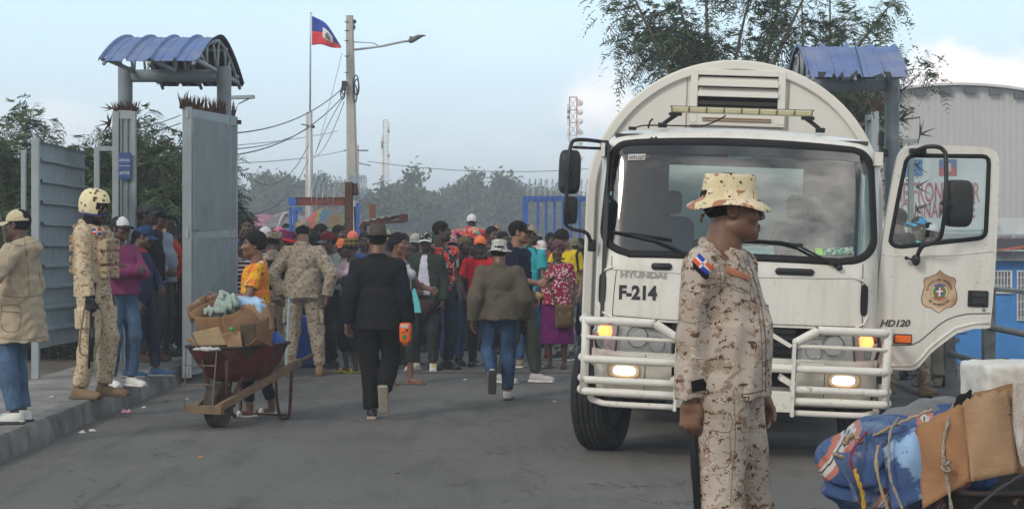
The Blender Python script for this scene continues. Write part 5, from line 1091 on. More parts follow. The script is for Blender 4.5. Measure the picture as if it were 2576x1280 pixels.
for sx_,hw_ in((-.56,.24),(-.02,.19),(.54,.24)):
 q=Grp(.03);q.add(p_bx((sx_,1.35,1.42),(hw_,.09,.36),.08,rotm(-.14)));q.add(p_bx((sx_,1.12,1.10),(hw_,.26,.09),.06))
 if hw_>.2:q.add(p_bx((sx_,1.42,1.89),(.135,.05,.095),.045,rotm(-.14)));q.add(p_rc((sx_,1.40,1.70),(sx_,1.42,1.85),.02,.02))
 V,F=solidify([q],(sx_-.35,.8,.9),(sx_+.35,1.6,2.1),.02,.02);tf(mesh_obj('seat',V,F,cloth('seat cloth',(.030,.042,.060),.2),truck))
mb=MB();c_=Vector((.52,.80,1.46));Rm_=Matrix.Rotation(R(-62),3,'X');mb.tube([c_+Rm_@Vector((.21*math.cos(a),.21*math.sin(a),0))for a in[i*math.pi/12 for i in range(25)]],.016,8,False)
for a in(0.2,math.pi-.2,-math.pi/2):mb.tube([c_,c_+Rm_@Vector((.2*math.cos(a),.2*math.sin(a),0))],.014,6)
mb.tube([c_,c_+Vector((0,-.12,-.3))],.025,8);tb(mb,'steering_wheel',BLACKP,None,True)
mb=MB();mb.bb((-.09,.60,2.22),(.09,.63,2.27),.008);tb(mb,'interior_mirror',plain('mirror back',(.35,.5,.45),.4));mb=MB();[mb.add([XZ(a,1.53,-.05),XZ(a+.16,1.525,-.05),XZ(a+.15,1.60,-.09),XZ(a+.02,1.585,-.09)],[(0,1,2,3)])for a in(.02,.11)];tb(mb,'paper',plain('paper on dash',(.5,.62,.58),.8))
# glass and rubber
def glass(name,tint,gl,rough=.02):
 m=bpy.data.materials.new(name);m.use_nodes=True;t=m.node_tree;t.nodes.clear();o=t.nodes.new('ShaderNodeOutputMaterial');tr=t.nodes.new('ShaderNodeBsdfTransparent');tr.inputs[0].default_value=C4(tint);g=t.nodes.new('ShaderNodeBsdfGlossy');g.inputs['Roughness'].default_value=rough;mx=t.nodes.new('ShaderNodeMixShader');fr=t.nodes.new('ShaderNodeFresnel');fr.inputs[0].default_value=1.5
 ad=t.nodes.new('ShaderNodeMath');ad.operation='ADD';ad.inputs[1].default_value=gl;t.links.new(fr.outputs[0],ad.inputs[0]);t.links.new(ad.outputs[0],mx.inputs[0]);t.links.new(tr.outputs[0],mx.inputs[1]);t.links.new(g.outputs[0],mx.inputs[2]);t.links.new(mx.outputs[0],o.inputs[0]);return m
GLS=glass('windscreen glass',(.56,.82,.84),.13)
WG=wsout(.012);mb=MB()
gx=[-1.01+2.02*i/48 for i in range(49)];gz_=[1.47+(2.36-1.47)*j/20 for j in range(21)]
for z in gz_:
 for x in gx:mb.v.append(tuple(XZ(x,z,-.012)))
for j in range(20):
 for i in range(48):
  if inpoly((gx[i]+gx[i+1])/2,(gz_[j]+gz_[j+1])/2,wsout(.02)):mb.f.append((j*49+i,j*49+i+1,(j+1)*49+i+1,(j+1)*49+i));mb.m.append(0)
wsh=tb(mb,'windscreen',GLS,None,True)
W1=wsout(.030);W0=wsout(-.026);mb=MB();n=len(W1);mb.rings([[XZ(x,z,.002)for x,z in W1],[XZ(x,z,.014)for x,z in wsout(.02)],[XZ(x,z,.012)for x,z in wsout(-.012)],[XZ(x,z,-.010)for x,z in W0]]);tb(mb,'windscreen_seal',BLACKR,None,True)
mb=MB();bnd=[(x,z)for x,z in wsout(-.03)];mb.rings([[XZ(x,2.325,-.009)for x in gx[3:-3]],[XZ(x,2.245,-.009)for x in gx[3:-3]]],close=False);tb(mb,'sun_strip',glass('tinted sun band',(.25,.28,.36),.10,.05))
def quadstk(name,m,corners,o,parent=None,nx=6):
 a,b,c,d=[Vector((p[0],p[1]))for p in corners];mb=MB();rows=[]
 for j in range(3):
  rows.append([]);
  for i in range(nx+1):u,v=i/nx,j/2;p=(a*(1-u)+b*u)*(1-v)+(d*(1-u)+c*u)*v;rows[-1].append(FP(p.x,p.y,o))
 mb.rings(rows,close=False);return tb(mb,name,m,parent)
quadstk('sticker',plain('white sticker',(.55,.53,.52),.6),[(1569,392),(1614,393),(1614,377),(1569,376)],-.004)
quadstk('sticker',plain('green sticker',(.35,.62,.22),.6),[(2052,639),(2072,640),(2070,622),(2050,621)],-.004);quadstk('sticker',patchy('speckled sticker',((.5,.55,.5),(.12,.28,.2),(.45,.5,.46),(.18,.33,.26)),75),[(2072,640),(2148,634),(2146,617),(2070,622)],-.004)
quadstk('sticker',plain('small teal sticker',(.2,.5,.48),.5),[(1525,480),(1531,480),(1531,470),(1525,470)],-.004);quadstk('sticker',plain('small teal sticker',(.2,.5,.48),.5),[(1524,500),(1529,500),(1529,491),(1524,491)],-.004)
def ftext(name,body,px,py,size,m,sx,bold,shear=0,o=.004,ext=.002,sl=1.3):
 p=FP(px,py,o);q=FP(px+60,py+60*math.tan(R(sl)),o);up=FP(px,py-12,o)-p;return tf(text_mesh(name,body,size,m,truck,frame(p,q-p,up),'LEFT',bold,ext,sx,shear))
CHR=plain('chrome letters',(.36,.36,.36),.3,.8);LB=plain('black letters',(.03,.03,.035),.6)
ftext('lettering','HYU2770',1572,390,.040,plain('sticker print',(.12,.12,.13),.7),.95,.0015,0,-.001,.0004)
ftext('lettering','HYUNDAI',1563,697,.062,CHR,1.24,.0022,0,.003,.004);ftext('lettering','F-214',1561,752,.138,LB,.90,.0062,0,.002)
quadstk('blue_sticker',plain('blue sticker',(.03,.08,.5),.5),[(1884,797),(1939,800),(1939,766),(1884,763)],.003)
# seams, handles, vents, wipers on the front
def seam(pts,w=.006,name='panel_seam',m=None,o=.0015,par=None):
 P_=[FP(*p,o)for p in catmull([(a,b,0)for a,b in pts],8)for p in[(p.x,p.y)]];mb=MB();mb.tube(P_,w*.5,4,flat=.5);return tb(mb,name,m or plain('seam',(.06,.058,.05),.9),par)
seam([(1545,678),(1640,684),(1858,696),(2060,700),(2172,698)]);seam([(1553,680),(1549,740),(1547,795)]);seam([(2168,700),(2172,760),(2176,822)]);seam([(1547,795),(1700,806),(1858,812),(2040,818),(2176,822)],.010);seam([(1540,640),(1541,678)]);seam([(2172,660),(2172,698)])
for a,b in((1641,1694),(1952,2050)):
 mb=MB();y_=667+(a-1641)*.040+2;mb.rings([[FP(px,y_+(px-a)*.03,.012)+Vector((0,math.cos(t)*.014*e,math.sin(t)*.026*e))for t in[k*math.pi/5 for k in range(10)]]for px,e in((a,.2),(a+3,.8),(a+8,1),(b-8,1),(b-3,.8),(b,.2))],True,True);tb(mb,'grab_handle',BLACKP,None,True)
 if a<1700:mb.v=[(-v[0]*0+v[0],v[1],v[2])for v in mb.v]
for sg,(px,y0,y1)in((-1,(1518,686,766)),(1,(2178,714,795))):
 mb=MB();n=14;ring=[];rg2=[]
 for k in range(n):
  a=2*math.pi*k/n;X_=px+10*abs(math.cos(a))**.6*(1 if math.cos(a)>0 else-1);Y_=(y0+y1)/2+(y1-y0)/2*abs(math.sin(a))**.5*(1 if math.sin(a)>0 else-1);ring.append(FP(X_,Y_,.006));rg2.append(FP(px+(X_-px)*.6,(y0+y1)/2+(Y_-(y0+y1)/2)*.9,.0045))
 mb.rings([ring,rg2],False,True);v_=tb(mb,'corner_vent',plain('vent black',(.012,.012,.013),.7));mb=MB();
 c1=[FP(px-16,y0-10),FP(px+20,y0-10)];mb.tube([FP(px+sg*-26,y0-16,.006),FP(px+sg*-8,y0-10,.014),FP(px+sg*8,y0+4,.006)],.008,6);mb.tube([FP(px+sg*-30,y1+34,.004),FP(px+sg*0,y1+20,.010),FP(px+sg*12,y1-2,.004)],.009,6);tb(mb,'vent_lip',TW)
for pts,bl in(([(1735,648),(1700,626),(1650,604),(1600,592),(1538,578)],((1538,578),(1590,583),(1640,592),(1690,600))),([(2112,672),(2060,646),(2010,620),(1965,610),(1905,606)],((1855,604),(1920,606),(1990,612),(2020,613)))):
 mb=MB();mb.tube([FP(x,y,.035 if i else .03)for i,(x,y)in enumerate(pts)],[.014,.012,.009,.007,.005],6);mb.lathe([(.022,-.02),(.024,.0),(.018,.018),(0,.022)],FP(*pts[0],.03),12,Matrix.Rotation(R(90),3,'X'));w_=tb(mb,'wiper_arm',BLACKP,None,True);mb=MB();mb.tube([FP(x,y+3,.014)for x,y in catmull([(a,b,0)for a,b in bl],4)for x,y in[(x,y)]]if 0 else[FP(p[0],p[1]+2,.016)for p in bl],.008,5);mb.build('wiper_blade',BLACKR,w_)
mb=MB();[mb.lathe([(.012,0),(.010,.004),(0,.005)],FP(px,333,.0),10,Matrix.Rotation(R(75),3,'X'))for px in(1628,1639)];tb(mb,'roof_plug',BLACKP)
# light bar on the roof
lb0,lb1=Vector((-.53,.72,2.585)),Vector((.53,.72,2.585));mb=MB();mb.box((lb0+lb1)/2,(.535,.035,.023),None,.010);LBAR=plain('dull yellow lens',(.46,.43,.27),.35);br=tb(mb,'light_bar',plain('light bar cream',(.55,.53,.42),.4),None)
for i in range(8):mb=MB();x=-.53+.1325*(i+.5);mb.box((x,.682,2.583),(.060,.006,.015),None,.004);mb.build('lens',LBAR,br)
mb=MB();[mb.bb((-.533+.1325*i,.672,2.563),(-.527+.1325*i,.685,2.607))for i in range(9)];mb.bb((-.545,.69,2.607),(.545,.75,2.613),.003);mb.build('light_bar_rim',plain('dark trim',(.10,.095,.06),.6),br)
for sg in(-1,1):mb=MB();mb.tube([(sg*.47,.73,2.56),(sg*.53,.73,2.52),(sg*.585,.70,2.475)],.018,6);mb.box((sg*.595,.70,2.462),(.035,.03,.018),None,.006);mb.box((sg*.50,.72,2.55),(.05,.02,.012));tb(mb,'light_bar_bracket',BLACKP)
mb=MB();mb.tube(catmull([(-.80,.62,2.43),(-.72,.60,2.45),(-.5,.6,2.455),(-.3,.62,2.46),(-.18,.66,2.51),(-.12,.70,2.55)],5),.006,5);mb.tube([(-.70,.62,2.43),(-.69,.62,2.48),(-.67,.60,2.50)],.008,5);mb.box((-.82,.62,2.425),(.03,.03,.012),None,.004);tb(mb,'roof_cable',BLACKP)
# lower front: lamps, grille, bumper
mb=MB();mb.bb((-.98,.42,.74),(.98,.60,1.02));mb.bb((-.46,.27,.74),(.44,.43,1.0));tb(mb,'grille_recess',plain('grille black',(.014,.014,.015),.8))
for k in range(4):mb=MB();mb.rings([[SP(x,iz(.80+k*.05),-.01)+Vector((0,0,dz))for x in[-.44+.88*i/10 for i in range(11)]]for dz in(0,.018)],close=False);mb.bb((-.44,.25,.79+k*.05),(.44,.275,.80+k*.05));tb(mb,'grille_slat',BLACKP)
LG=plain('lamp housing',(.50,.51,.52),.3,.15);LENS=glass('lamp lens',(.93,.94,.94),.05,.10);ORL=plain('lit orange lamp',(.8,.25,.1),.3,emit=(1,.13,.03),es=4.5);HOT=plain('lit fog lamp',(1,.9,.7),.3,emit=(1,.80,.50),es=9);AMB=plain('amber lens',(.75,.16,.02),.25)
def patch(name,pts,o,m,parent=None,thick=.0):
 P_=[]
 for i in range(len(pts)):
  a,b=pts[i],pts[(i+1)%len(pts)]
  for k in range(3):P_.append((a[0]+(b[0]-a[0])*k/3,a[1]+(b[1]-a[1])*k/3))
 mb=MB();c=(sum(p[0]for p in P_)/len(P_),sum(p[1]for p in P_)/len(P_));r0=[FP(*p,o)for p in P_];r1=[FP(c[0]+(p[0]-c[0])*.55,c[1]+(p[1]-c[1])*.55,o)for p in P_];mb.rings([r0,r1],False,True)
 if thick:mb.rings([[p+Vector((0,thick,0))for p in r0],r0])
 return tb(mb,name,m,parent,True if not thick else False)
for sg in(-1,1):
 X=lambda px:px if sg<0 else 2*TC-px+2
 dy=lambda px,py:py if sg<0 else py+(X(px)-px)*math.tan(ROLL)
 Z=lambda L:[(X(a),dy(a,b))for a,b in(L if sg<0 else L[::-1])]
 h_=patch('headlight',Z([(1566,823),(1690,834),(1702,862),(1700,892),(1560,889)]),-.03,LG,None,.12)
 for(cx0,cy0,r_,col)in((1613,850,.075,(.16,.17,.175)),(1662,868,.055,(.30,.30,.31))):
  mb=MB();mb.lathe([(r_,0),(r_*.85,.02),(r_*.5,.035),(.0,.038)],FP(X(cx0),dy(cx0,cy0),-.035),20,Matrix.Rotation(R(90),3,'X')@Matrix.Rotation(R(180),3,'X'));mb.lathe([(r_*1.08,.012),(r_*1.0,.012),(r_*.98,0)],FP(X(cx0),dy(cx0,cy0),-.022),20,Matrix.Rotation(R(90),3,'X'));mb.build('reflector',plain('reflector %d'%cx0,col,.15,.7),h_,True)
 patch('lens',Z([(1566,823),(1690,834),(1702,862),(1700,892),(1560,889)]),-.004,LENS,h_)
 t_=patch('turn_signal',Z([(1496,818),(1562,822),(1556,888),(1500,884),(1490,850)]),-.02,plain('clear lamp',(.46,.44,.46),.25,.4),None,.10);mb=MB();mb.lathe([(.062,0),(.058,.012),(.035,.022),(0,.026)],FP(X(1533),dy(1533,836),-.02),16,Matrix.Rotation(R(90),3,'X'));mb.build('bulb',ORL,t_,True)
 patch('lens',Z([(1496,818),(1562,822),(1556,888),(1500,884),(1490,850)]),-.002,LENS,t_);fr_=[FP(*p,.001)for p in Z([(1494,816),(1640,825),(1692,833),(1704,862),(1702,894),(1560,891),(1498,886),(1488,850)])];mb=MB();mb.tube(fr_+[fr_[0]],.009,6);tb(mb,'lamp_rim',plain('lamp rim',(.06,.06,.06),.5),None);mb=MB();mb.tube([FP(*p,.001)for p in Z([(1564,822),(1558,890)])],.008,6);tb(mb,'lamp_divider',plain('lamp rim',(.2,.2,.2),.5),None)
mb=MB();zs_=[.40,.415,.44,.55,.66,.73,.755,.762];oo=[-.06,-.01,.015,.03,.035,.03,.005,-.10];xb=[-HW+2*HW*i/60 for i in range(61)];mb.rings([[SP(x,max(0.0,iz(max(z,.402))),o_)+Vector((0,0,z-max(z,.402)))for x in xb]for z,o_ in zip(zs_,oo)],close=False)
for sg in(-1,1):mb.bb((sg*HW-.01,.44,.42),(sg*HW+.01,.62,.76))
mb.f=[f for f in mb.f if not(abs(np.mean([mb.v[i][0]for i in f]))<.44 and .55<np.mean([mb.v[i][2]for i in f])<.66)];mb.m=[0]*len(mb.f);tb(mb,'bumper',TW,None,angle=35)
mb=MB();mb.bb((-.5,.33,.5),(.5,.38,.7));tb(mb,'bumper_recess',MC[('x','grille black')]);mb=MB();mb.bb((-.96,.40,.742),(.96,.44,1.0));
for sg in(-1,1):
 mb=MB();xc=sg*.805;n=20;rg=lambda a_,b_,o_:[SP(xc+a_*abs(math.cos(t))**.55*math.copysign(1,math.cos(t)),iz(.615+b_*abs(math.sin(t))**.55*math.copysign(1,math.sin(t))),o_)for t in[2*math.pi*k/n for k in range(n)]]
 mb.rings([rg(.125,.056,.037),rg(.112,.046,.040),rg(.10,.040,.02)],False,True);f_=tb(mb,'fog_light',plain('fog lamp shell',(.42,.27,.14),.4));mb=MB();xc+=sg*-.005;mb.rings([rg(.085,.030,.03),rg(.07,.024,.042)],False,True);mb.build('lit_lens',HOT,f_,True)
 seam([(TC+sg*.655*TS+3,905+sg*12),(TC+sg*.655*TS+1,1000+sg*14)],.006,'panel_seam',None,.037)
 # bull bar
BZ=[(.985,.031),(.865,.015),(.705,.029),(.555,.027),(.470,.029),(.385,.022)]
for sg in(-1,1):
 for k,(z,r_)in enumerate(BZ):
  mb=MB();xe=sg*1.10;zl=z
  if k==0:pts=[(sg*1.10,.62,zl),(sg*1.115,.20,zl),(sg*1.08,.06,zl),(sg*1.0,.02,zl),(sg*.62,.0,zl),(sg*.58,.0,zl-.005),(sg*.42,.0,zl-.10)]
  elif k==5:pts=[(sg*1.05,.50,zl+.04),(sg*1.04,.20,zl+.02),(sg*.98,.08,zl+.01),(sg*.88,.03,zl),(sg*.42,.01,zl)]
  else:pts=[(sg*1.10,.55,zl),(sg*1.115,.20,zl),(sg*1.08,.06,zl),(sg*1.0,.02,zl),(sg*.42,.0,zl)]
  mb.tube(catmull(pts,4),r_,12);tb(mb,'bull_bar_tube',TWT,None,True)
 mb=MB();mb.tube([(sg*1.085,.055,1.0),(sg*1.085,.055,.46)],.030,10);tb(mb,'bull_bar_upright',TWT,None,True)
 mb=MB();mb.bb((sg*.42-.012,-.045,.36),(sg*.42+.012,.07,1.02-.12),.004);tb(mb,'bull_bar_plate',TWT);mb=MB();mb.box((sg*.39,.12,.60),(.07,.10,.02),Matrix.Rotation(sg*.5,3,'Y'),.004);mb.lathe([(.016,0),(.016,.03)],(sg*.40,.0,.565),6,Matrix.Rotation(R(90),3,'Y'));mb.lathe([(.016,0),(.016,.03)],(sg*.40,.0,.60),6,Matrix.Rotation(R(90),3,'Y'));tb(mb,'tow_hook',TWT);mb=MB();mb.bb((sg*.44,-.0,.738),(sg*.64,.045,.744));tb(mb,'step_plate',TWT)
mb=MB();mb.bb((-.41,.02,.385),(.41,.06,.535),.006);mb.tube([(-.41,.02,.70),(.41,.02,.70)],.033,10);tb(mb,'cross_channel',TWT);mb=MB();mb.prism([(-.40,.88),(-.06,.80),(.06,.80),(.40,.88),(.38,.86),(.10,.76),(-.10,.76),(-.38,.86)][::-1]if 0 else[(-.41,.90),(-.15,1.02),(.15,1.02),(.41,.87),(.39,.85),(.14,.985),(-.14,.985),(-.39,.88)],lambda a,b:Vector((a,.0,b)),lambda a,b:Vector((a,.02,b)));tb(mb,'bull_bar_gusset',TWT)
# mirrors
def mirror(parent,M_,c,hw,hh,name='wing_mirror',back=True):
 mb=MB();rg=lambda e,y:[M_(c[0]+hw*e*abs(math.cos(t))**.45*math.copysign(1,math.cos(t)),y,c[1]+hh*e*abs(math.sin(t))**.45*math.copysign(1,math.sin(t)))for t in[2*math.pi*k/24 for k in range(24)]]
 mb.rings([rg(.45,-.075),rg(.75,-.068),rg(.95,-.045),rg(1,-.01),rg(1,.02),rg(.94,.028),rg(.9,.022)],True,True);o=mb.build(name,mat('mirror shell',(.028,.030,.033),.5,.2,8,dirt=((.10,.10,.10),3,.5,.8)),parent,True);mb=MB();mb.rings([rg(.90,.03),rg(.5,.03)],False,True);mb.build('mirror_glass',plain('mirror silver',(.7,.7,.7),.05,1.0),o);return o
LM=lambda x,y,z:Vector((x,y+.45,z))
m1=tf(mirror(truck,LM,(loc(1421,0)[0],loc(1421,428)[1]),.083,.167));m2_=tf(mirror(truck,LM,(loc(1427,0)[0],loc(1427,527)[1]),.054,.105))
q3=lambda px,py,y=.37:Vector((loc(px,py)[0],y,loc(px,py)[1]))
mb=MB();mb.tube(catmull([q3(1512,351,.55),q3(1470,347,.42),q3(1437,347),q3(1424,358),q3(1421,400,.33),q3(1419,470,.33),q3(1417,540,.33),q3(1420,566),q3(1440,577),q3(1462,581),q3(1476,590),q3(1484,612,.42)],5),.0145,8);mb.tube([q3(1512,367,.55),q3(1430,366,.36)],.011,8);mb.box(q3(1508,358,.52),(.03,.05,.035),None,.01);mb.box(q3(1486,618,.44),(.03,.04,.045),None,.012);[mb.box(q3(1420,y_,.345),(.025,.03,.012),None,.004)for y_ in(430,528)];tb(mb,'mirror_arm',BLACKP,None,True)
mb=MB();mb.box((HW+.01,.5,2.30),(.03,.04,.03),None,.01);mb.box((HW-.02,.46,2.40),(.02,.05,.05),None,.01);tb(mb,'door_hinge_cover',BLACKP)
# open door: hinged at the front edge, swung out square
DS=334.6;dp0=Vector((HW+.012,.52,0));door=empty('door',(0,0,0),parent=truck);tf(door)
door.rotation_euler=(0,ROLL,R(5.5));door.location=Vector(door.location)+Vector((.05,-.10,.0))
def DP(px,py,y=0.0):x=(px-2208)/DS;return Vector((HW+.012+x,.52+y,EYE-(py-HY)/DS+math.tan(ROLL)*(x+1.057)))
DO=[(2206,923),(2206,864),(2207,780),(2209,700),(2214,620),(2226,520),(2238,430),(2244,398),(2252,380),(2268,369),(2290,366),(2380,368),(2450,371),(2476,375),(2492,386),(2498,402),(2500,500),(2499,640),(2495,760),(2491,824),(2450,824),(2408,836),(2374,862),(2347,884),(2328,907),(2313,925),(2294,928),(2250,926)]
DW=[(2232,607),(2240,619),(2260,622),(2350,612),(2455,601),(2468,597),(2473,587),(2474,500),(2474,408),(2471,397),(2462,393),(2370,392),(2286,391),(2272,394),(2264,405),(2248,500)]
def ring_resample(P_,m=96):
 P_=P_+[P_[0]];L=[0]
 for i in range(len(P_)-1):L.append(L[-1]+math.dist(P_[i],P_[i+1]))
 out_=[]
 for k in range(m):
  t=L[-1]*k/m;i=max(j for j in range(len(L))if L[j]<=t+1e-9);i=min(i,len(P_)-2);f=(t-L[i])/(L[i+1]-L[i]);out_.append((P_[i][0]+(P_[i+1][0]-P_[i][0])*f,P_[i][1]+(P_[i+1][1]-P_[i][1])*f))
 return out_
bmx=bmesh.new()
def loop_bm(P_,y):vs=[bmx.verts.new(DP(x,z,y))for x,z in P_];return vs,[bmx.edges.new((vs[i],vs[(i+1)%len(vs)]))for i in range(len(vs))]
for y_ in(0.0,.055):
 a,ea=loop_bm(ring_resample(DO,110),y_);b,eb=loop_bm(ring_resample(DW,80),y_);bmesh.ops.triangle_fill(bmx,use_beauty=True,edges=ea+eb)
 if y_==0:a0_,b0_=a,b
for A_,B_ in((a0_,a),(b0_,b)):
 for i in range(len(A_)):bmx.faces.new((A_[i],A_[(i+1)%len(A_)],B_[(i+1)%len(B_)],B_[i]))
bmesh.ops.recalc_face_normals(bmx,faces=bmx.faces);me=bpy.data.meshes.new('door_skin');bmx.to_mesh(me);bmx.free();me.materials.append(TW);o=bpy.data.objects.new('door_skin',me);COL.objects.link(o);o.parent=door
def dtube(pts,r,name,m,y=-.004,n=8,closed=False,flat=1.0):mb=MB();P_=[DP(a,b,y)for a,b in pts];mb.tube(P_+([P_[0],P_[1]]if closed else[]),r,n,not closed,flat);return mb.build(name,m,door,True)
dtube(ring_resample([(x+(2355-x)*.015,z+(505-z)*.015)for x,z in DW],90),.017,'window_seal',BLACKR,.004,8,True);mb=MB();mb.v=[];wl_=ring_resample(DW,80);mb.add([DP(a,b,.03)for a,b in wl_],[tuple(range(80))]);mb.build('window_glass',glass('door glass',(.80,.90,.89),.03),door)
dtube([(2206,864),(2270,865),(2298,864),(2315,856),(2332,842),(2348,828),(2366,812),(2384,801),(2404,793),(2434,787),(2491,786)],.004,'panel_seam',plain('seam',(.06,.058,.05),.9),-.001,6)
for k,(dx,r_)in enumerate(((7,.016),)):
 dtube([(2212,922-dx),(2294,922-dx+1),(2307,919-dx),(2322,904-dx),(2341,880-dx),(2369,856-dx),(2404,830-dx),(2449,818-dx),(2488,817-dx)],r_,'arch_lip',TW,.008,8)
dtube([(2215,640),(2300,644),(2400,640),(2494,632)],.010,'body_crease',TW,.004,6,flat=.5)
mb=MB();mb.bb(DP(2432,769,-.014),DP(2483,730,.01),.012);h_=mb.build('handle',BLACKP,door);mb=MB();mb.bb(DP(2441,763,-.022),DP(2476,742,-.012),.006);mb.bb(DP(2441,745,-.035),DP(2476,736,-.010),.008);mb.build('handle_lever',plain('handle black',(.03,.03,.032),.35),h_)
mb=MB();mb.lathe([(.014,0),(.012,.008),(.004,.01)],DP(2473,777,0),12,Matrix.Rotation(R(90),3,'X'));mb.build('lock',plain('lock metal',(.35,.35,.35),.3,.8),door)
mb=MB();mb.bb(DP(2251,861,-.008),DP(2297,838,.01),.012);mk=mb.build('marker_lamp',plain('dark base',(.06,.04,.03),.6),door);mb=MB();mb.bb(DP(2254,858,-.022),DP(2294,841,-.004),.012);mb.build('marker_lens',AMB,mk)
def dtext(body,px,py,size,m,sx,bold,shear=0.0):p=DP(px,py,-.003);q=DP(px+10,py,-.003);return text_mesh('lettering',body,size,m,door,frame(p,q-p,(0,0,1)),'LEFT',bold,.0015,sx,shear)
dtext('HD120',2216,818,.068,plain('grey letters',(.055,.055,.06),.5),1.08,.0022,.3)
# badge on the door
BC=(2361,731);bd=MB();sh_=[(2361,678),(2372,688),(2385,694),(2398,697),(2402,706),(2399,718),(2405,735),(2407,750),(2403,763),(2393,771),(2380,773),(2370,780),(2361,786),(2352,780),(2342,773),(2329,771),(2319,763),(2316,750),(2318,735),(2323,718),(2320,706),(2324,697),(2337,694),(2350,688)]
def gold():
 t=NT('badge gold');f=t.noise(7,t.map((1,1,1)),2,.4);return t.fin(t.mix(t.mr(f,.35,.65),(.68,.52,.36),(.36,.22,.12)),.5)
GOLD=gold();
def dpoly(pts,name,m,y,parent):mb=MB();mb.add([DP(a,b,y)for a,b in pts],[tuple(range(len(pts)))]);return mb.build(name,m,parent)
badge=dpoly([(BC[0]+(a-BC[0])*1.0,BC[1]+(b-BC[1])*1.0)for a,b in sh_],'badge',plain('badge edge brown',(.12,.04,.03),.5),-.0015,door)
dpoly([(BC[0]+(a-BC[0])*.955,BC[1]+(b-BC[1])*.965)for a,b in sh_],'badge_field',GOLD,-.0025,badge);circ=lambda r_,n=28,sy=1.0,cx0=0,cy0=0:[(BC[0]+cx0+r_*math.cos(2*math.pi*k/n),BC[1]+cy0+2+r_*sy*math.sin(2*math.pi*k/n))for k in range(n)]
dpoly(circ(22.5),'badge_ring',plain('badge ring',(.22,.12,.07),.5),-.0035,badge);dpoly(circ(21),'badge_disc',plain('badge disc',(.62,.50,.36),.5),-.0045,badge);dpoly(circ(16.5,28,1.0),'badge_wreath',plain('wreath green',(.12,.22,.06),.6),-.0055,badge)
dpoly([(BC[0]-8,BC[1]-9),(BC[0]+8,BC[1]-9),(BC[0]+8,BC[1]+6),(BC[0],BC[1]+13),(BC[0]-8,BC[1]+6)],'badge_shield',plain('shield white',(.75,.75,.75),.5),-.0065,badge)
for(dx,dy_,c_)in((-8,-9,(.04,.07,.35)),(2,-9,(.55,.04,.05)),(-8,2,(.55,.04,.05)),(2,2,(.04,.07,.35))):dpoly([(BC[0]+dx,BC[1]+dy_),(BC[0]+dx+6,BC[1]+dy_),(BC[0]+dx+6,BC[1]+dy_+7),(BC[0]+dx,BC[1]+dy_+7)],'badge_quarter',plain('quarter %.2f'%c_[0],c_,.5),-.0075,badge)
dpoly([(BC[0]-14,BC[1]-15),(BC[0],BC[1]-19),(BC[0]+14,BC[1]-15),(BC[0]+13,BC[1]-11),(BC[0],BC[1]-15),(BC[0]-13,BC[1]-11)][::-1],'badge_ribbon',plain('ribbon blue',(.08,.09,.35),.5),-.0075,badge);dpoly([(BC[0]-15,BC[1]+12),(BC[0],BC[1]+18),(BC[0]+15,BC[1]+12),(BC[0]+13,BC[1]+17),(BC[0],BC[1]+22),(BC[0]-13,BC[1]+17)],'badge_ribbon',plain('ribbon red',(.5,.06,.05),.5),-.0075,badge)
def arctext(body,r_,a0,a1,up):
 for i,ch in enumerate(body):
  if ch==' ':continue
  a=R(a0+(a1-a0)*(i+.5)/len(body));px,py=BC[0]+r_*math.sin(a),BC[1]+2-r_*math.cos(a);t_=a if up else a+math.pi;xd=Vector((math.cos(t_),0,-math.sin(t_)));yd=Vector((math.sin(t_),0,math.cos(t_)));text_mesh('letter',ch,.026,LB,badge,frame(DP(px,py,-.004),xd,yd),'CENTER',.0006,.0004,.85)
arctext('DIRECCION GENERAL',28.0,-82,82,True);arctext('DE MIGRACION',34.0,232,128,False)
# door mirror
DM=lambda x,y,z:Vector((x,y,z));c0=DP(2388,513);mo=mirror(door,lambda x,y,z:Vector((x,y+c0.y-.13,z)),(c0.x,c0.z),.110,.175)
mb=MB();mb.tube(catmull([DP(2290,380,-.05),DP(2308,373,-.10),DP(2334,374,-.13),DP(2348,384,-.14),DP(2351,404,-.17),DP(2349,506,-.24),DP(2346,580,-.20),DP(2340,602,-.17),DP(2324,612,-.14),DP(2308,618,-.10),DP(2301,632,-.07),DP(2299,646,-.05)],5),.0165,8);mb.box(DP(2291,382,-.03),(.06,.03,.018),None,.008);mb.rings([[DP(2296+11*e*math.cos(a),y_,0)+Vector((0,-.05+.045*e*math.sin(a),0))for a in[k*math.pi/6 for k in range(12)]]for y_,e in((640,.6),(645,1),(655,1),(664,.7),(667,.3))],True,True);mb.tube([DP(2285,652,-.05),DP(2274,648,-.05)],.008,6);mb.lathe([(.0,-.016),(.014,-.006),(.014,.006),(0,.016)],DP(2272,648,-.05),10);mb.box(DP(2350,513,-.225),(.035,.02,.016),None,.005);mb.build('mirror_arm',BLACKP,door,True)
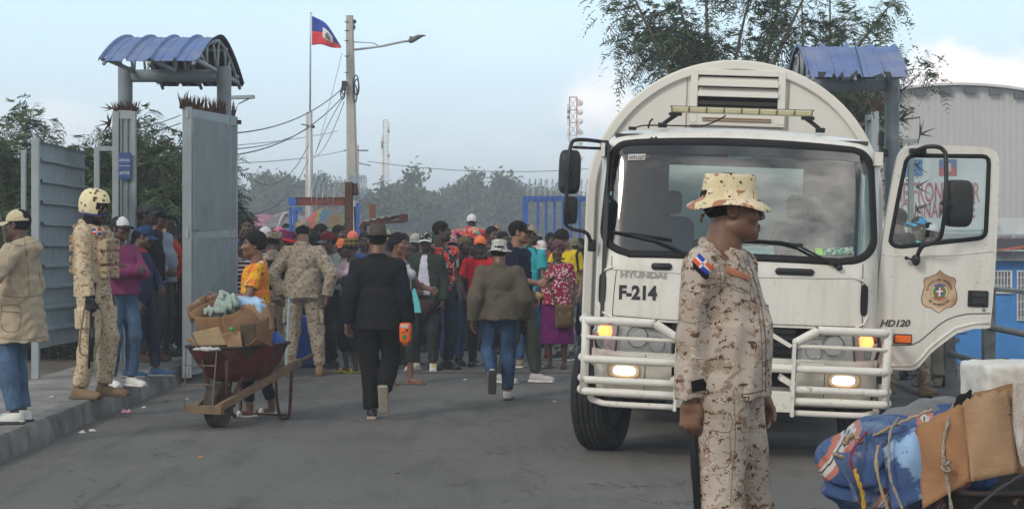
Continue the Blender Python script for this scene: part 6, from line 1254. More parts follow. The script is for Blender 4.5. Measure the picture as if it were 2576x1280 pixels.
# cargo box with a rounded roof
mb=MB();y0,y1,a_,b_,zc,zb=2.02,5.6,1.225,1.17,1.93,.85
arch=lambda e=1.0,n=40:[(a_*e*math.cos(math.pi*k/n),zc+b_*(1-(1-e)*1.05)*math.sin(math.pi*k/n))for k in range(n+1)]
sec=[(a_,zb)]+arch()+[(-a_,zb)];mb.rings([[Vector((x,y,z))for x,z in sec]for y in(y0,y1)],close=False);mb.add([Vector((x,y0+.03,z))for x,z in sec],[tuple(range(len(sec)))]);mb.add([Vector((x,y1,z))for x,z in sec],[tuple(range(len(sec)))]);mb.bb((-a_,y0,zb-.1),(a_,y1,zb))
box=tb(mb,'cargo_box',TWB,None,angle=30)
mb=MB();mb.rings([[Vector((x,y0+dy,z))for x,z in[(a_*e,zb)]+arch(e)+[(-a_*e,zb)]]for e,dy in((1.003,.03),(1.003,-.008),(.99,-.014),(.945,-.014),(.938,-.006),(.938,.03))],close=False);mb.build('rim',TWB,box,False)
fx0,fx1=(1752-1852)/301,(1952-1852)/301;FZ=lambda py:EYE-(py-HY)/301
mb=MB();mb.bb((fx0-.06,y0-.025,FZ(312)),(fx0+.0,y0+.03,FZ(180)),.006);mb.bb((fx1,y0-.025,FZ(312)),(fx1+.06,y0+.03,FZ(180)),.006);mb.bb((fx0,y0-.025,FZ(192)),(fx1,y0+.03,FZ(178)),.006);mb.bb((fx0-.06,y0-.02,FZ(318)),(fx1+.06,y0+.03,FZ(278)),.006);lf=mb.build('louvre_frame',TWB,box)
for ya,yb in((196,219),(222,245)):mb=MB();mb.prism([(0,0),(1,0),(1,1),(0,1)],lambda u,v:Vector((fx0+.005,y0+(.02 if v else-.05)+(.0 if u else .0),FZ(yb if not v else ya)+(.0)))if u==0 else Vector((fx0+.005,y0+(.035 if v else-.035),FZ(yb if not v else ya)-.006)),lambda u,v:Vector((fx1-.005,y0+(.02 if v else-.05),FZ(yb if not v else ya)))if u==0 else Vector((fx1-.005,y0+(.035 if v else-.035),FZ(yb if not v else ya)-.006)));mb.bb((fx0,y0-.048,FZ(yb+1)),(fx1,y0-.04,FZ(yb-11)));mb.build('louvre',TWB,box)
mb=MB();mb.bb((fx0,y0+.02,FZ(280)),(fx1,y0+.028,FZ(190)));mb.build('opening',plain('opening black',(.02,.019,.018),.9),box);mb=MB();mb.bb((fx0,y0-.0,FZ(266)),(fx1,y0+.012,FZ(256)),.003);mb.build('dark_slat',plain('dark rusty slat',(.045,.038,.034),.8),box);mb=MB();mb.tube([Vector((fx0+.05+(fx1-fx0-.1)*u,y0-.028,FZ(300+6*v)))for u,v in((0,0),(1,0),(1,1),(0,1),(0,0))],.006,5);mb.build('hatch_seam',plain('rust stain',(.32,.20,.10),.9),box)
for sg in(-1,1):mb=MB();mb.tube([Vector((sg*.72 if 0 else(fx0-.09 if sg<0 else fx1+.09),y0+.022,z))for z in(2.4,2.97)],.004,4);mb.build('panel_seam',plain('pale seam',(.4,.36,.28),.9),box)
# chassis, axle, wheels
CH=mat('chassis grime',(.028,.026,.024),.85,.3,6,.5,30)
mb=MB();[mb.bb((sg*.42-.04,.35,.50),(sg*.42+.04,5.5,.72))for sg in(-1,1)];mb.tube([(-.8,.95,.42),(.8,.95,.42)],.06,10);mb.bb((-.35,.5,.40),(.35,1.7,.95));mb.bb((-.8,.72,.36),(-.5,1.4,.60));mb.bb((.5,.72,.38),(.8,1.4,.60));mb.bb((-1.1,2.2,.45),(-.5,3.4,.85));mb.bb((.5,2.2,.45),(1.1,3.4,.85));[mb.bb((x,.50,.34),(x+.07,.58,.5))for x in(-.6,-.28,.1,.3,.55)];mb.build('chassis',CH,truck)
TYR=mat('tyre rubber',(.020,.020,.021),.85,.25,8,.3,40,dirt=((.06,.055,.05),4,.5,.8))
def wheel(x,y,st,wd=.27,Rr=.435):
 w_=empty('wheel',(x,y,Rr),st,parent=truck);rot=Matrix.Rotation(R(90),3,'Y');mb=MB();h=wd/2;pf=[(.25,-h*.75),(.30,-h*.98),(.38,-h),(.418,-h*.93),(.432,-h*.80)]
 for k in range(5):
  c=-h*.8+wd*.8*(k+.5)/5-wd*0;lo_=-h*.76+k*wd*.76/5;hi2=lo_+wd*.76/5-.010;pf+=[(Rr,lo_),(Rr,hi2),(Rr-.012,hi2+.002),(Rr-.012,hi2+.008)]
 pf+=[(.432,h*.80),(.418,h*.93),(.38,h),(.30,h*.98),(.25,h*.75)];mb.lathe(pf,(0,0,0),56,rot);mb.build('tyre',TYR,w_,angle=30);mb=MB();mb.lathe([(.25,-h*.75),(.235,-h*.3),(.12,.0),(.11,h*.7),(.06,h*.85),(0,h*.85)],(0,0,0),28,rot);mb.lathe([(.25,h*.75),(.235,h*.4),(.10,.02)],(0,0,0),28,rot);mb.build('rim',plain('steel rim',(.16,.16,.155),.6,.3),w_,True)
for x,y,st,wd in((-.985,.80,R(-14),.27),(.985,.80,R(-14),.27),(-.95,4.2,0,.5),(.95,4.2,0,.5)):wheel(x,y,st,wd)
# ------------------------------------------------------------------ people
SUEDE=mat('tan suede',(.21,.145,.085),.95,.2,12,.3,40);SOLE=plain('tan sole',(.13,.09,.055),.8);WHS=mat('white shoe',(.62,.62,.60),.6,.08,12,.2,60);BLS=plain('black shoe',(.02,.02,.022),.5);BRS=mat('brown leather',(.12,.06,.03),.6,.2,14)
DES=camo('light desert camouflage',.010,('#bfb39c','#ae9b80','#95795a','#7d6246'),2,15);DES2=camo('grey desert camouflage',.010,('#a0978a','#8b7f6e','#76654c','#5f4d39'),5,15);DES3=camo('desert camouflage',.0085,('#c2ae9b','#a98f7a','#8f6f58','#6d4e3d'),9,11)
J=lambda n,c,**k:cloth(n,c,**k);DEN=cloth('blue denim',(.070,.125,.215),.35,fold=.6,fs=12);DEN2=cloth('mid denim',(.035,.075,.155),.4,fold=.6,fs=12);DEN3=cloth('dark denim',(.014,.022,.042),.3,fold=.6);BLK=cloth('black cloth',(.010,.010,.011),.3,fold=.5);BLK2=cloth('washed black cloth',(.022,.022,.025),.35);WHT=cloth('white cloth',(.62,.63,.64),.06)
def T_(m,**k):d=dict(m=m,slv='short',hem=-.06,t=.010,neck=.470);d.update(k);return d
def L_(m,**k):d=dict(m=m,slv='long',hem=-.07,t=.014,neck=.476);d.update(k);return d
def B_(m,**k):d=dict(m=m);d.update(k);return d
SH=lambda m,**k:dict(dict(m=m,sole=m),**k)
def PP(px,foot,top_y,z0=0.0,**k):
 s=(foot-HY)/(EYE-z0);Y=FPX/s;x=(px-CX)/s;k['h']=((EYE-(top_y-HY)/s)-z0-(k.pop('hat_h',.035)-.015))/.981;return k,(x,Y,z0)
PN={}
def who(key,px,foot,top_y,rz,label,z0=0.0,group=None,**k):
 p,l=PP(px,foot,top_y,z0,**k);PN[key]=person(p,l,R(rz),label,group);PN[key]['loc']=l;return PN[key]
PZ=.183
POL=dict(collar=1)
who('parka',48,1062,522,-97,'man in a beige hooded parka and cream cap at the far left, pointing left',PZ,skin='d',w=1.1,top=L_(cloth('beige parka',(.37,.31,.225),.12,fold=.7,fs=7),hem=-.31,t=.030,hood=1,flare=.07,sw=1.15,slv='mid',fold=.009,ff=1.3,name='parka',neck=.50),bot=B_(DEN,bag=1.2),shoe=SH(WHS,sole=plain('dark sole',(.05,.05,.05)),tongue=plain('grey tongue',(.25,.25,.25))),hat=dict(k='cap',m=cloth('cream cap',(.50,.44,.30))),L=((.44,-.24,1.07),(.9,.5,-.2),None,(0,0,1),.4),R=((.2,-.2,1.0),(.4,1,0),None,(0,0,1),.4),feet=((.13,.02,0,10,0),(-.08,.0,0,10,0)),head=(-5,0,0))
who('helmet',232,1000,478,78,'soldier in a camouflaged motorcycle helmet and tactical vest holding a shotgun on the pavement',PZ,skin='k',w=1.02,hair=None,glove=1,hat_h=0.03,top=L_(DES,hem=-.12,t=.018,collar=1,fold=.008,vest=camo('vest camouflage',.011,('#a9977f','#8f7d68','#7a6049','#5f4a3a'),8,10)),bot=B_(DES,bag=1.2,pocket=1,blouse=1,fold=.009),shoe=SH(SUEDE,ht=.24,sole=SOLE,sz=.03),feet=((.12,-.05,0,10,0),(-.10,.07,0,12,0)),R=((.25,-.09,.84),(.5,1,0),(0,-.1,-1),(0,-1,0),.8),curlR=(.8,.6),head=(-12,8,0))
who('magenta',300,972,540,48,'man in a magenta sweater with folded arms and a black and white cap',PZ,skin='d',w=1.15,belly=.035,top=L_(cloth('magenta sweater',(.19,.035,.11),.15,fold=.4),hem=-.03,t=.016,puff=1),bot=B_(DEN,bag=1.15),shoe=SH(WHS,sole=WHS),hat=dict(k='cap',m=BLK2,m3=WHT,m2=BLK2),L='cross',R=((-.06,-.24,1.16),(1,-.15,-.5),(-1,.1,.1),(0,0,1),.5),head=(10,0,0),feet=((.10,-.06,0,6,0),(-.10,.02,0,10,0)))
who('bluecap',352,948,560,85,'man in a navy pullover with red collar and blue cap behind the magenta sweater',PZ,skin='d',top=L_(cloth('navy pullover',(.018,.024,.065)),hem=-.10,collar=1,collarm=cloth('red collar',(.55,.03,.02))),bot=B_(DEN3,bag=1.0,fold=.008),shoe=SH(cloth('blue canvas',(.03,.07,.14)),sole=plain('grey sole',(.2,.21,.22))),hat=dict(k='cap',m=cloth('navy cap',(.02,.045,.12))),L='front',R='hang',feet=((.09,-.16,0,4,0),(-.09,.10,0,4,0)),glasses=1,head=(0,18,0))
who('greycap',372,908,510,68,'man in a black zip jacket and grey cap standing in the left gateway',PZ,skin='d',w=1.1,belly=.03,top=L_(BLK,hem=-.08,t=.022),bot=B_(cloth('grey cargo',(.085,.085,.075)),bag=1.2,pocket=1),shoe=SH(BRS),hat=dict(k='cap',m=cloth('grey cap',(.07,.075,.08))),head=(15,-10,0))
who('lightshirt',398,896,520,60,'bearded man in a pale blue shirt and black cap in the left gateway',PZ,skin='m',w=1.2,belly=.06,top=L_(cloth('pale blue shirt',(.36,.39,.48),.08),hem=-.10),bot=B_(cloth('grey slacks',(.07,.07,.072))),shoe=SH(BLS),hat=dict(k='cap',m=BLK),L='hang',R='front',head=(20,-5,0))
who('orangeshirt',432,892,545,5,'man in a bright orange printed shirt raising a phone beside the gate leaf',PZ,skin='d',hat_h=0,top=T_(blotch('orange print',(.75,.095,.012),[(.04,.008,.005)],30,.60),hem=-.06,slv='mid'),bot=B_(cloth('brown grey slacks',(.055,.05,.046)),bag=1.15),shoe=SH(BLS),hair='short',L='up',R='pocket',glasses=0)
who('tancap',410,885,560,20,'man with a tan cap half hidden behind the orange shirted man',PZ,res=1.3,skin='d',top=L_(cloth('olive shirt',(.10,.10,.06))),bot=B_(BLK2),shoe=SH(BLS),hat=dict(k='cap',m=cloth('tan cap',(.42,.30,.19))))
who('yellow',643,1046,588,-78,'man in a yellow and orange printed shirt pushing the loaded wheelbarrow',0,skin='m',hat_h=0,w=1.08,hair='mid',top=T_(patchy('yellow print',((.70,.34,.02),(.70,.18,.04),(.60,.56,.50),(.70,.38,.03),(.72,.22,.04),(.68,.32,.02)),13,.0,(.10,.05,.02)),hem=-.07,t=.014),bot=B_(DEN3,len=.86,bag=.95),shoe=SH(plain('white slide',(.6,.6,.58)),sandal=1),L=((.18,-.33,1.10),(.5,1,-.3),(.1,-1,-.05),(0,0,1),.6),R=((.2,.02,.75),(.5,1,0),None,(0,-1,0),.7),feet=((.10,-.06,0,4,0),(-.10,.16,0,4,0)),head=(0,0,0))
who('soldierback',762,946,556,180,'soldier in desert camouflage with a patrol cap seen from behind, legs apart',0,skin='m',w=1.12,hat_h=.01,top=L_(DES2,hem=-.10,t=.022,collar=1,fold=.009,sw=1.15),bot=B_(DES2,bag=1.25,pocket=1,blouse=1,fold=.009),shoe=SH(SUEDE,ht=.24,sole=SOLE,sz=.03),hat=dict(k='patrol',m=DES2),feet=((.14,.02,0,12,0),(-.18,-.08,0,14,0)),L=((.24,-.02,.90),(.9,.5,0),None,(0,-1,0),.5),R=((.27,.06,.88),(1,.4,0),None,(0,-1,0),.4),head=(8,22,0),hair='short')
who('soldier2',690,930,578,170,'soldier with a patrol cap and black vest half hidden behind the yellow shirted man',0,skin='d',top=L_(DES2,hem=-.10,t=.02,vest=None,collar=1,bands=((.02,.40,BLK),)),bot=B_(DES2,bag=1.2,blouse=1),shoe=SH(SUEDE,ht=.24),hat=dict(k='patrol',m=DES2),head=(-20,0,0))
who('redbucket',712,915,577,140,'person with a purple and red bucket hat beside the soldier seen from behind',0,skin='d',res=1.2,top=L_(cloth('dark top',(.05,.03,.04))),bot=B_(BLK2),shoe=SH(BLS),hat=dict(k='bucket',m=blotch('purple knit',(.12,.02,.10),[(.05,.03,.20),(.30,.02,.08)],60,.52),m2=cloth('red band',(.60,.02,.015)),brim=.03,dz=.0),head=(-60,10,0))
who('behindgate',622,905,549,8,'young man looking out just right of the gate leaf',0,skin='d',res=1.1,hat_h=0,top=T_(stripes('striped tee',(.02,.02,.025),(.35,.36,.38))),bot=B_(BLK2),shoe=SH(BLS))
who('edge',604,898,560,60,'dark figure half hidden at the right edge of the gate leaf',0,skin='k',res=1.2,hat_h=0,top=L_(DES2),bot=B_(DEN3),shoe=SH(BLS))
who('headband',619,925,598,-60,'woman with blue beads on her headband behind the yellow shirted man',0,fem=1,skin='d',res=1.1,hat_h=.02,top=T_(stripes('fine striped top',(.02,.02,.03),(.4,.4,.42),120)),bot=B_(BLK2,skirt=.45),shoe=SH(BLS,sandal=1),hat=dict(k='headband',m=BLK,m2=plain('blue bead',(.02,.08,.8),.15)),hair='mid')
who('maroon',832,925,580,-62,'man in a maroon cap and grey tee shirt facing left',0,skin='d',top=T_(cloth('grey tee',(.25,.27,.26),.08),hem=-.12,t=.014),bot=B_(BLK2,bag=1.05),shoe=SH(BLS),hat=dict(k='cap',m=cloth('maroon cap',(.17,.018,.03)),m2=cloth('grey brim',(.16,.16,.19))),L=((.12,-.22,1.12),(.9,.4,-.3),(-.8,-.4,.1),(0,0,1),.5),R='front',head=(-8,6,0))
who('plaid',884,936,598,-50,'woman in a plaid bucket hat and pink top with folded arms',0,fem=1,skin='k',hat_h=.03,w=.95,top=T_(cloth('pink tee',(.52,.38,.44),.06),slv='short',hem=-.02),bot=B_(BLK,len=.55,bag=1.05),shoe=SH(plain('yellow blue sandal',(.35,.3,.03)),sandal=1),hat=dict(k='bucket',m=plaid('plaid hat',(.10,.075,.02),(.010,.010,.008),(.30,.25,.08),45),m2=BLK,brim=.025,dz=.012),L='cross',R='cross',head=(-10,0,0))
who('bluefront',917,905,588,0,'man in a bright blue shirt looking over the plaid hatted woman',0,skin='d',hat_h=0,res=1.1,top=T_(cloth('royal blue tee',(.03,.10,.38))),bot=B_(DEN3),shoe=SH(BLS))
who('blackjacket',950,1053,567,180,'man in a black jacket and brown felt hat walking away with an orange bottle',0,skin='m',w=1.12,hat_h=.03,top=L_(cloth('black jacket',(.013,.013,.014),.2,fold=.55),hem=-.16,t=.024,collar=1.2,sw=1.1,flare=.012,fold=.006,sleevem=cloth('navy black sleeves',(.010,.012,.018),.2,fold=.6),puff=0,name='jacket'),bot=B_(BLK,bag=1.25,wide=1,len=.97),shoe=SH(BLS,sole=plain('cream sole',(.34,.30,.24),.8),sz=.03),hat=dict(k='fedora',m=mat('brown felt',(.075,.060,.048),.95,.2,20),m2=mat('felt band',(.05,.038,.03),.9)),feet=((.05,.02,0,4,0),(-.07,.20,.20,2,62)),L=((.27,.05,.86),(.25,1,0),None,(0,-1,0),.5),R=((.275,-.06,.85),(.25,1,0),None,(0,-1,0),.75),curlR=(.7,.6),head=(0,4,0),hair='short')
who('braids',1000,966,592,60,'woman with braided hair in a white tank top walking right behind the black jacketed man',0,fem=1,skin='m',hat_h=0,w=1.12,hair='braid',top=T_(cloth('white grey tank',(.42,.44,.48)),slv='none',hem=-.02,neck=.42),bot=B_(cloth('dark olive capri',(.03,.035,.032)),len=.62),shoe=SH(plain('brown sandal',(.2,.09,.05)),sandal=1),L='fwd',R='swingb',head=(5,0,0),feet=((.08,-.12,0,4,0),(-.08,.12,0,4,0)))
who('scarfwoman',1028,915,610,30,'woman in a dark patterned headscarf behind the braided woman',0,fem=1,skin='k',res=1.1,top=T_(cloth('red top',(.35,.04,.03))),bot=B_(BLK2,skirt=.4),shoe=SH(BLS,sandal=1),hat=dict(k='scarf',m=blotch('dark scarf',(.05,.04,.05),[(.18,.14,.15)],50,.52)))
who('greenjacket',1072,931,580,-12,'man in an open dark green jacket and polka dot cap with white sneakers',0,skin='k',top=L_(cloth('dark green jacket',(.028,.040,.034),.2),hem=-.13,t=.02,collar=1,name='jacket',open=dict(w=.085,m=cloth('white lilac tee',(.50,.50,.60)),z=-.02,v=1)),bot=B_(cloth('washed black jeans',(.030,.032,.033),.5),bag=.95,fold=.01,ff=1.6),shoe=SH(WHS,sole=WHS,tongue=plain('yellow shoe',(.55,.42,.12))),hat=dict(k='cap',m=BLK,m3=blotch('polka cap',(.02,.02,.02),[(.7,.7,.7)],26,.56),m2=WHT),R='front',L='hang',head=(8,0,0),feet=((.10,-.04,0,14,0),(-.13,.0,0,20,0)))
who('redprint',1108,928,560,30,'tall man in a red and black printed tee shirt looking right',0,skin='k',hat_h=0,top=T_(patchy('red print',((.62,.025,.02),(.015,.015,.015),(.60,.03,.02),(.42,.40,.34),(.02,.02,.02),(.58,.03,.02)),16,0,(.5,.48,.42)),hem=-.05,t=.016),bot=B_(DEN3,bag=1.1),shoe=SH(BLS,ht=.16),L='hang',R='hang',head=(55,0,0))
who('colourcap',1137,918,584,5,'man in a colourful cap and dark zip jacket over a grey shirt',0,skin='k',top=L_(cloth('black navy jacket',(.014,.016,.024)),t=.02,hem=-.08,open=dict(w=.05,m=stripes('grey shirt',(.14,.15,.17),(.3,.31,.33),150),z=.1,v=1)),bot=B_(DEN2),shoe=SH(BLS),hat=dict(k='cap',m=patchy('colour cap',((.45,.08,.06),(.15,.18,.35),(.5,.35,.2),(.35,.3,.4)),40),m2=cloth('rose brim',(.35,.12,.16))),head=(0,0,0))
who('beanie',1170,914,595,12,'man in an olive knitted hat between the colourful cap and the orange cap',0,skin='k',top=L_(cloth('black brown jacket',(.022,.018,.016))),bot=B_(DEN3),shoe=SH(cloth('purple shoe',(.10,.06,.12)),sole=WHS),hat=dict(k='beret',m=cloth('olive knit',(.095,.088,.045)),m2=cloth('olive knit rim',(.08,.075,.04))),head=(12,-12,0))
who('redpolo',1208,920,590,3,'man in a red polo shirt and orange cap with his hand in his pocket',0,skin='k',top=T_(cloth('red polo',(.52,.015,.025),.1),hem=-.10,collar=1,collarm=BLK),bot=B_(BLK2),shoe=SH(BLS),hat=dict(k='cap',m=cloth('orange cap',(.72,.17,.065))),R='pocket',L='pocket',head=(-3,-6,0))
who('greyjacket',1256,1006,606,180,'man in a grey brown jacket and grey camouflage bucket hat walking away',0,skin='m',w=1.27,hk=1.06,hat_h=.02,top=L_(cloth('grey brown jacket',(.098,.083,.066),.10,fold=.65,fs=11),hem=-.09,t=.030,collar=1,puff=1,flare=.03,sw=1.3,fold=.009,name='jacket'),bot=B_(DEN2,bag=1.12),shoe=SH(WHS,sole=plain('dark grey sole',(.09,.085,.08),.8),sz=.028),hat=dict(k='bucket',m=camo('grey hat camouflage',.010,('#b9b9b4','#8b8b88','#4a4a4a','#262628'),6,17),brim=.045,wave=.008,dz=.004),feet=((.075,.24,.22,2,66),(-.09,-.02,0,6,0)),L=((.285,.07,.87),(.25,1,0),None,(0,-1,0),.35),R=((.30,-.10,.90),(.25,1,0),None,(0,-1,0),.7),curlR=(.6,.4),head=(3,6,0))
# the hat reaches low over the neck
who('navypolo',1302,962,553,62,'officer in a navy polo and black cap holding a phone, turned right',0,skin='l',w=1.08,hat_h=.03,top=T_(cloth('navy polo',(.008,.012,.030)),slv='mid',hem=-.07,collar=1,t=.014),bot=B_(cloth('dark green trousers',(.045,.055,.042),.2),bag=1.2,pocket=1),shoe=SH(mat('light grey trainer',(.42,.41,.41),.7),sole=WHS),hat=dict(k='cap',m=BLK),R=((.14,-.32,1.06),(.7,.6,-.3),(.1,-1,0),(0,0,1),.55),L='pocket',feet=((.12,-.16,0,6,0),(-.12,.12,0,14,0)),head=(20,0,0))
who('teal',1328,925,562,165,'man in a teal tee shirt and beige cap with a shoulder strap, seen from behind',0,skin='d',top=T_(cloth('teal tee',(.035,.32,.38)),hem=-.08),bot=B_(DEN2),shoe=SH(cloth('khaki trainer',(.25,.22,.16)),sole=WHS),hat=dict(k='cap',m=cloth('beige cap',(.30,.26,.20))),head=(-50,5,0))
who('whitecap',1361,900,602,5,'man in white tee shirt and white red cap behind the woman in the floral blouse',0,skin='k',top=T_(WHT,hem=-.10),bot=B_(cloth('light denim',(.16,.20,.25),.3)),shoe=SH(cloth('red trainer',(.4,.03,.03)),sole=BRS),hat=dict(k='cap',m=WHT,m3=blotch('white red cap',(.6,.6,.6),[(.5,.06,.05)],40,.55)),head=(-5,5,0))
who('floral',1402,926,610,-16,'woman in a floral red blouse, headscarf and purple skirt with hand on hip',0,fem=1,skin='d',w=1.28,belly=.03,hat_h=.01,top=T_(floral('floral blouse',(.26,.018,.065),(.62,.52,.52),30),hem=-.10,flare=.012,t=.012),bot=B_(cloth('purple skirt',(.115,.008,.10)),skirt=.33,fl=1.0),shoe=SH(BLS,sandal=1),hat=dict(k='scarf',m=blotch('maroon scarf',(.07,.02,.04),[(.02,.01,.02),(.2,.1,.13)],50,.55)),R='hip',L='hang',head=(15,0,0))
who('yellowtee',1424,905,578,-35,'young man in a yellow and black football shirt looking down',0,skin='m',hat_h=0,hair='mid',w=1.02,top=T_(cloth('yellow shirt',(.62,.48,.015),.1),hem=-.10,sleevem=stripes('yellow black sleeve',(.6,.46,.015),(.02,.02,.02),70,0)),bot=B_(blotch('grey patterned joggers',(.20,.20,.21),[(.42,.42,.43),(.06,.06,.06)],20,.55)),shoe=SH(BLS,sole=WHS),L='hang',R='front',head=(-20,28,0))
who('bluetee',1466,868,628,80,'woman in a light blue tee shirt partly hidden by the truck',0,fem=1,skin='d',hat_h=0,hair='long',top=T_(cloth('light blue tee',(.16,.48,.68))),bot=B_(DEN2),shoe=SH(BLS),L='hang',R='front',head=(10,0,0))
# porter far back, lifted above the crowd by his cart
who('porter',1187,790,536,0,'man in a white shirt and white cap raised above the crowd behind the red bundle',.42,skin='k',res=1.2,top=T_(cloth('pale shirt',(.50,.56,.54))),bot=B_(BLK2),shoe=SH(BLS),hat=dict(k='cap',m=WHT),L='fwd',R='fwd')
mb=MB();l_=PN['porter']['loc'];mb.bb((l_[0]-.5,l_[1]-1.2,.30),(l_[0]+.5,l_[1]+.4,.42),.02);cb_=mb.build('cart_bed',mat('cart timber',(.16,.11,.07),.9),None);tag(cb_,'low wooden cart carrying the porter and the red bundle','cart')
for sx_ in(-.56,.56):mb=MB();mb.lathe([(0,-.04),(.30,-.04),(.30,.04),(0,.04)],(l_[0]+sx_,l_[1]-.4,.30),20,Matrix.Rotation(R(90),3,'Y'));mb.build('wheel',BLACKR,cb_)
q=Grp(.12);bx_,by_,bz_=at(1184,592,l_[1]-.7);q.add(p_el((bx_,by_,bz_),(.30,.3,.13)));q.add(p_el((bx_-.08,by_,bz_-.45),(.33,.33,.45)))
V,F=solidify([q],(bx_-.6,by_-.5,.40),(bx_+.6,by_+.5,bz_+.3),.025,.02,.02,1.5);tag(mesh_obj('cloth_bundle',V,F,blotch('red bundle cloth',(.42,.03,.06),[(.55,.35,.35),(.05,.30,.22),(.60,.42,.08)],14,.60)),'red patterned cloth bundle high on a cart above the crowd','bundle')
# the back rows: one figure each, dressed differently
hats={'cap':lambda m,m2=None:dict(k='cap',m=m,m2=m2 or m),'none':lambda m,m2=None:None}
BK=[(668,883,568,20,'cap',(.55,.55,.57),(.30,.03,.05),'man in a white cap in the back row left of the purple bucket hat','d'),(646,880,580,10,'none',None,(.05,.05,.06),'dark haired man in the back row behind the yellow shirted man','k'),(700,872,572,30,'scarf',(.50,.17,.22),(.2,.1,.1),'person in a pink head cloth in the back row','d'),(780,890,578,150,'none',None,(.05,.05,.07),'dark haired man just right of the patrol capped soldier','k'),(805,880,566,70,'none',None,(.5,.52,.55),'man in a white shirt turned right in the back row, below the plywood board','d'),(790,897,590,160,'long',None,(.02,.02,.02),'long haired woman behind the soldier seen from behind','k'),(850,872,569,60,'none',None,(.12,.08,.05),'short haired man behind the maroon cap','d'),(858,895,598,20,'cap',(.75,.20,.08),(.3,.18,.06),'man in an orange and white cap behind the plaid hatted woman','d'),(888,862,579,0,'cap',(.70,.18,.12),(.1,.1,.12),'man in a salmon cap next to the rusty column','d'),(968,880,578,10,'hat',(.45,.40,.30),(.1,.1,.1),'person in a pale straw hat peeping over the brown felt hat','d'),(1046,884,585,0,'cap',(.35,.36,.33),(.35,.04,.03),'man in a grey cap behind the dark green jacket','k'),(1085,878,584,10,'cap',(.02,.08,.05),(.05,.05,.05),'man in a dark green cap between the green jacket and red print','k'),(1150,872,590,0,'none',None,(.06,.05,.05),'man behind the colourful cap','k'),(1190,880,603,0,'none',None,(.60,.45,.02),'man in a yellow shirt behind the olive knitted hat','k'),(1236,884,572,15,'none',None,(.03,.03,.03),'tall dark man between the orange cap and the navy polo','d'),(1245,870,564,10,'patt',(.30,.05,.04),(.80,.20,.03),'man in a patterned red cap and orange shirt behind the crowd','d'),(1265,888,585,20,'none',None,(.04,.04,.05),'dark figure behind the navy polo officer','k'),(1352,866,592,-20,'none',None,(.04,.12,.14),'person behind the teal shirt in the back row','k'),(1384,868,588,20,'none',None,(.35,.04,.04),'person in red behind the yellow shirt, below the blue bars','k'),(1340,872,612,30,'scarf',(.30,.30,.32),(.30,.05,.05),'woman in a grey headscarf behind the teal shirt','d'),(1444,858,596,10,'cap',(.16,.14,.10),(.15,.15,.16),'man in a drab cap behind the blue barred gate foot','k'),(1462,850,602,-30,'none',None,(.22,.22,.24),'man behind the woman in the light blue tee','d'),(745,868,585,40,'none',None,(.10,.10,.12),'dark figure hidden behind the soldier seen from behind','k'),(1016,872,590,20,'none',None,(.06,.06,.09),'man behind the braided woman in the back row','k'),(1300,868,585,-30,'none',None,(.10,.06,.05),'man hidden behind the navy polo officer','k'),(1120,868,592,0,'cap',(.35,.05,.05),(.05,.06,.10),'man in a dark red cap behind the red printed tee','k')]
BT=[DEN3,BLK2,DEN2,cloth('dull khaki',(.10,.085,.06)),cloth('charcoal',(.035,.035,.04))]
for i,(px,ft,tp,rz,hk_,hc_,tc_,lb,sk_)in enumerate(BK):
 hm_=None if hc_ is None else cloth('hat cloth %d'%i,hc_);hat_=None
 if hk_=='cap':hat_=dict(k='cap',m=hm_)
 elif hk_=='scarf':hat_=dict(k='scarf',m=hm_)
 elif hk_=='hat':hat_=dict(k='bucket',m=hm_,brim=.07)
 elif hk_=='patt':hat_=dict(k='cap',m=patchy('patterned red cap',((.35,.04,.03),(.04,.03,.03),(.5,.4,.3)),50))
 who('b%d'%i,px,ft,tp,rz,lb,0,None,skin=sk_,res=1.45,hres=.0075,handres=.008,hat_h=.03 if hat_ else 0,hair='long' if hk_=='long' else 'short',hat=hat_,top=(T_ if i%2 else L_)(cloth('top %d'%i,tc_)),bot=B_(BT[i%5]),shoe=SH(BLS),fem=1 if hk_ in('scarf','long')else 0,w=.95+.05*(i%4),head=((i*37)%40-20,4,0))
 # right side, behind the open door
who('r_soldier',2285,992,590,160,'soldier in tan boots standing behind the open truck door, black jacket',.05,skin='d',hat_h=0,top=L_(BLK,t=.02),bot=B_(DES2,bag=1.2,blouse=1),shoe=SH(SUEDE,ht=.24,sole=SOLE,sz=.03),feet=((.19,-.03,0,25,0),(-.17,.05,0,30,0)))
who('r_teal',2300,955,540,150,'man in turquoise with a backwards blue cap seen through the door window',.05,skin='d',hat_h=.03,top=T_(cloth('turquoise shirt',(.13,.48,.48))),bot=B_(DEN3),shoe=SH(BLS),hat=dict(k='cap',m=cloth('sky blue cap',(.05,.32,.62)),turn=160),lean=8,head=(-20,15,0))
who('r_khaki',2335,972,557,165,'man in a tan and white cap and khaki trousers behind the open truck door',.05,skin='d',hat_h=.03,top=L_(cloth('grey shirt',(.2,.2,.2))),bot=B_(cloth('pale khaki',(.27,.25,.21)),bag=1.3,wide=1),shoe=SH(cloth('khaki trainer',(.25,.22,.16)),sole=plain('brown sole',(.1,.08,.06))),hat=dict(k='cap',m=WHT,m3=cloth('tan cap',(.42,.30,.19)),m2=cloth('tan cap',(.42,.30,.19))),head=(-40,10,0))
who('r_mask',2262,945,530,140,'dark haired man with a pale face mask behind the open truck door',.05,skin='d',hat_h=0,top=L_(BLK2),bot=B_(BLK2),shoe=SH(BLS),head=(60,0,0))
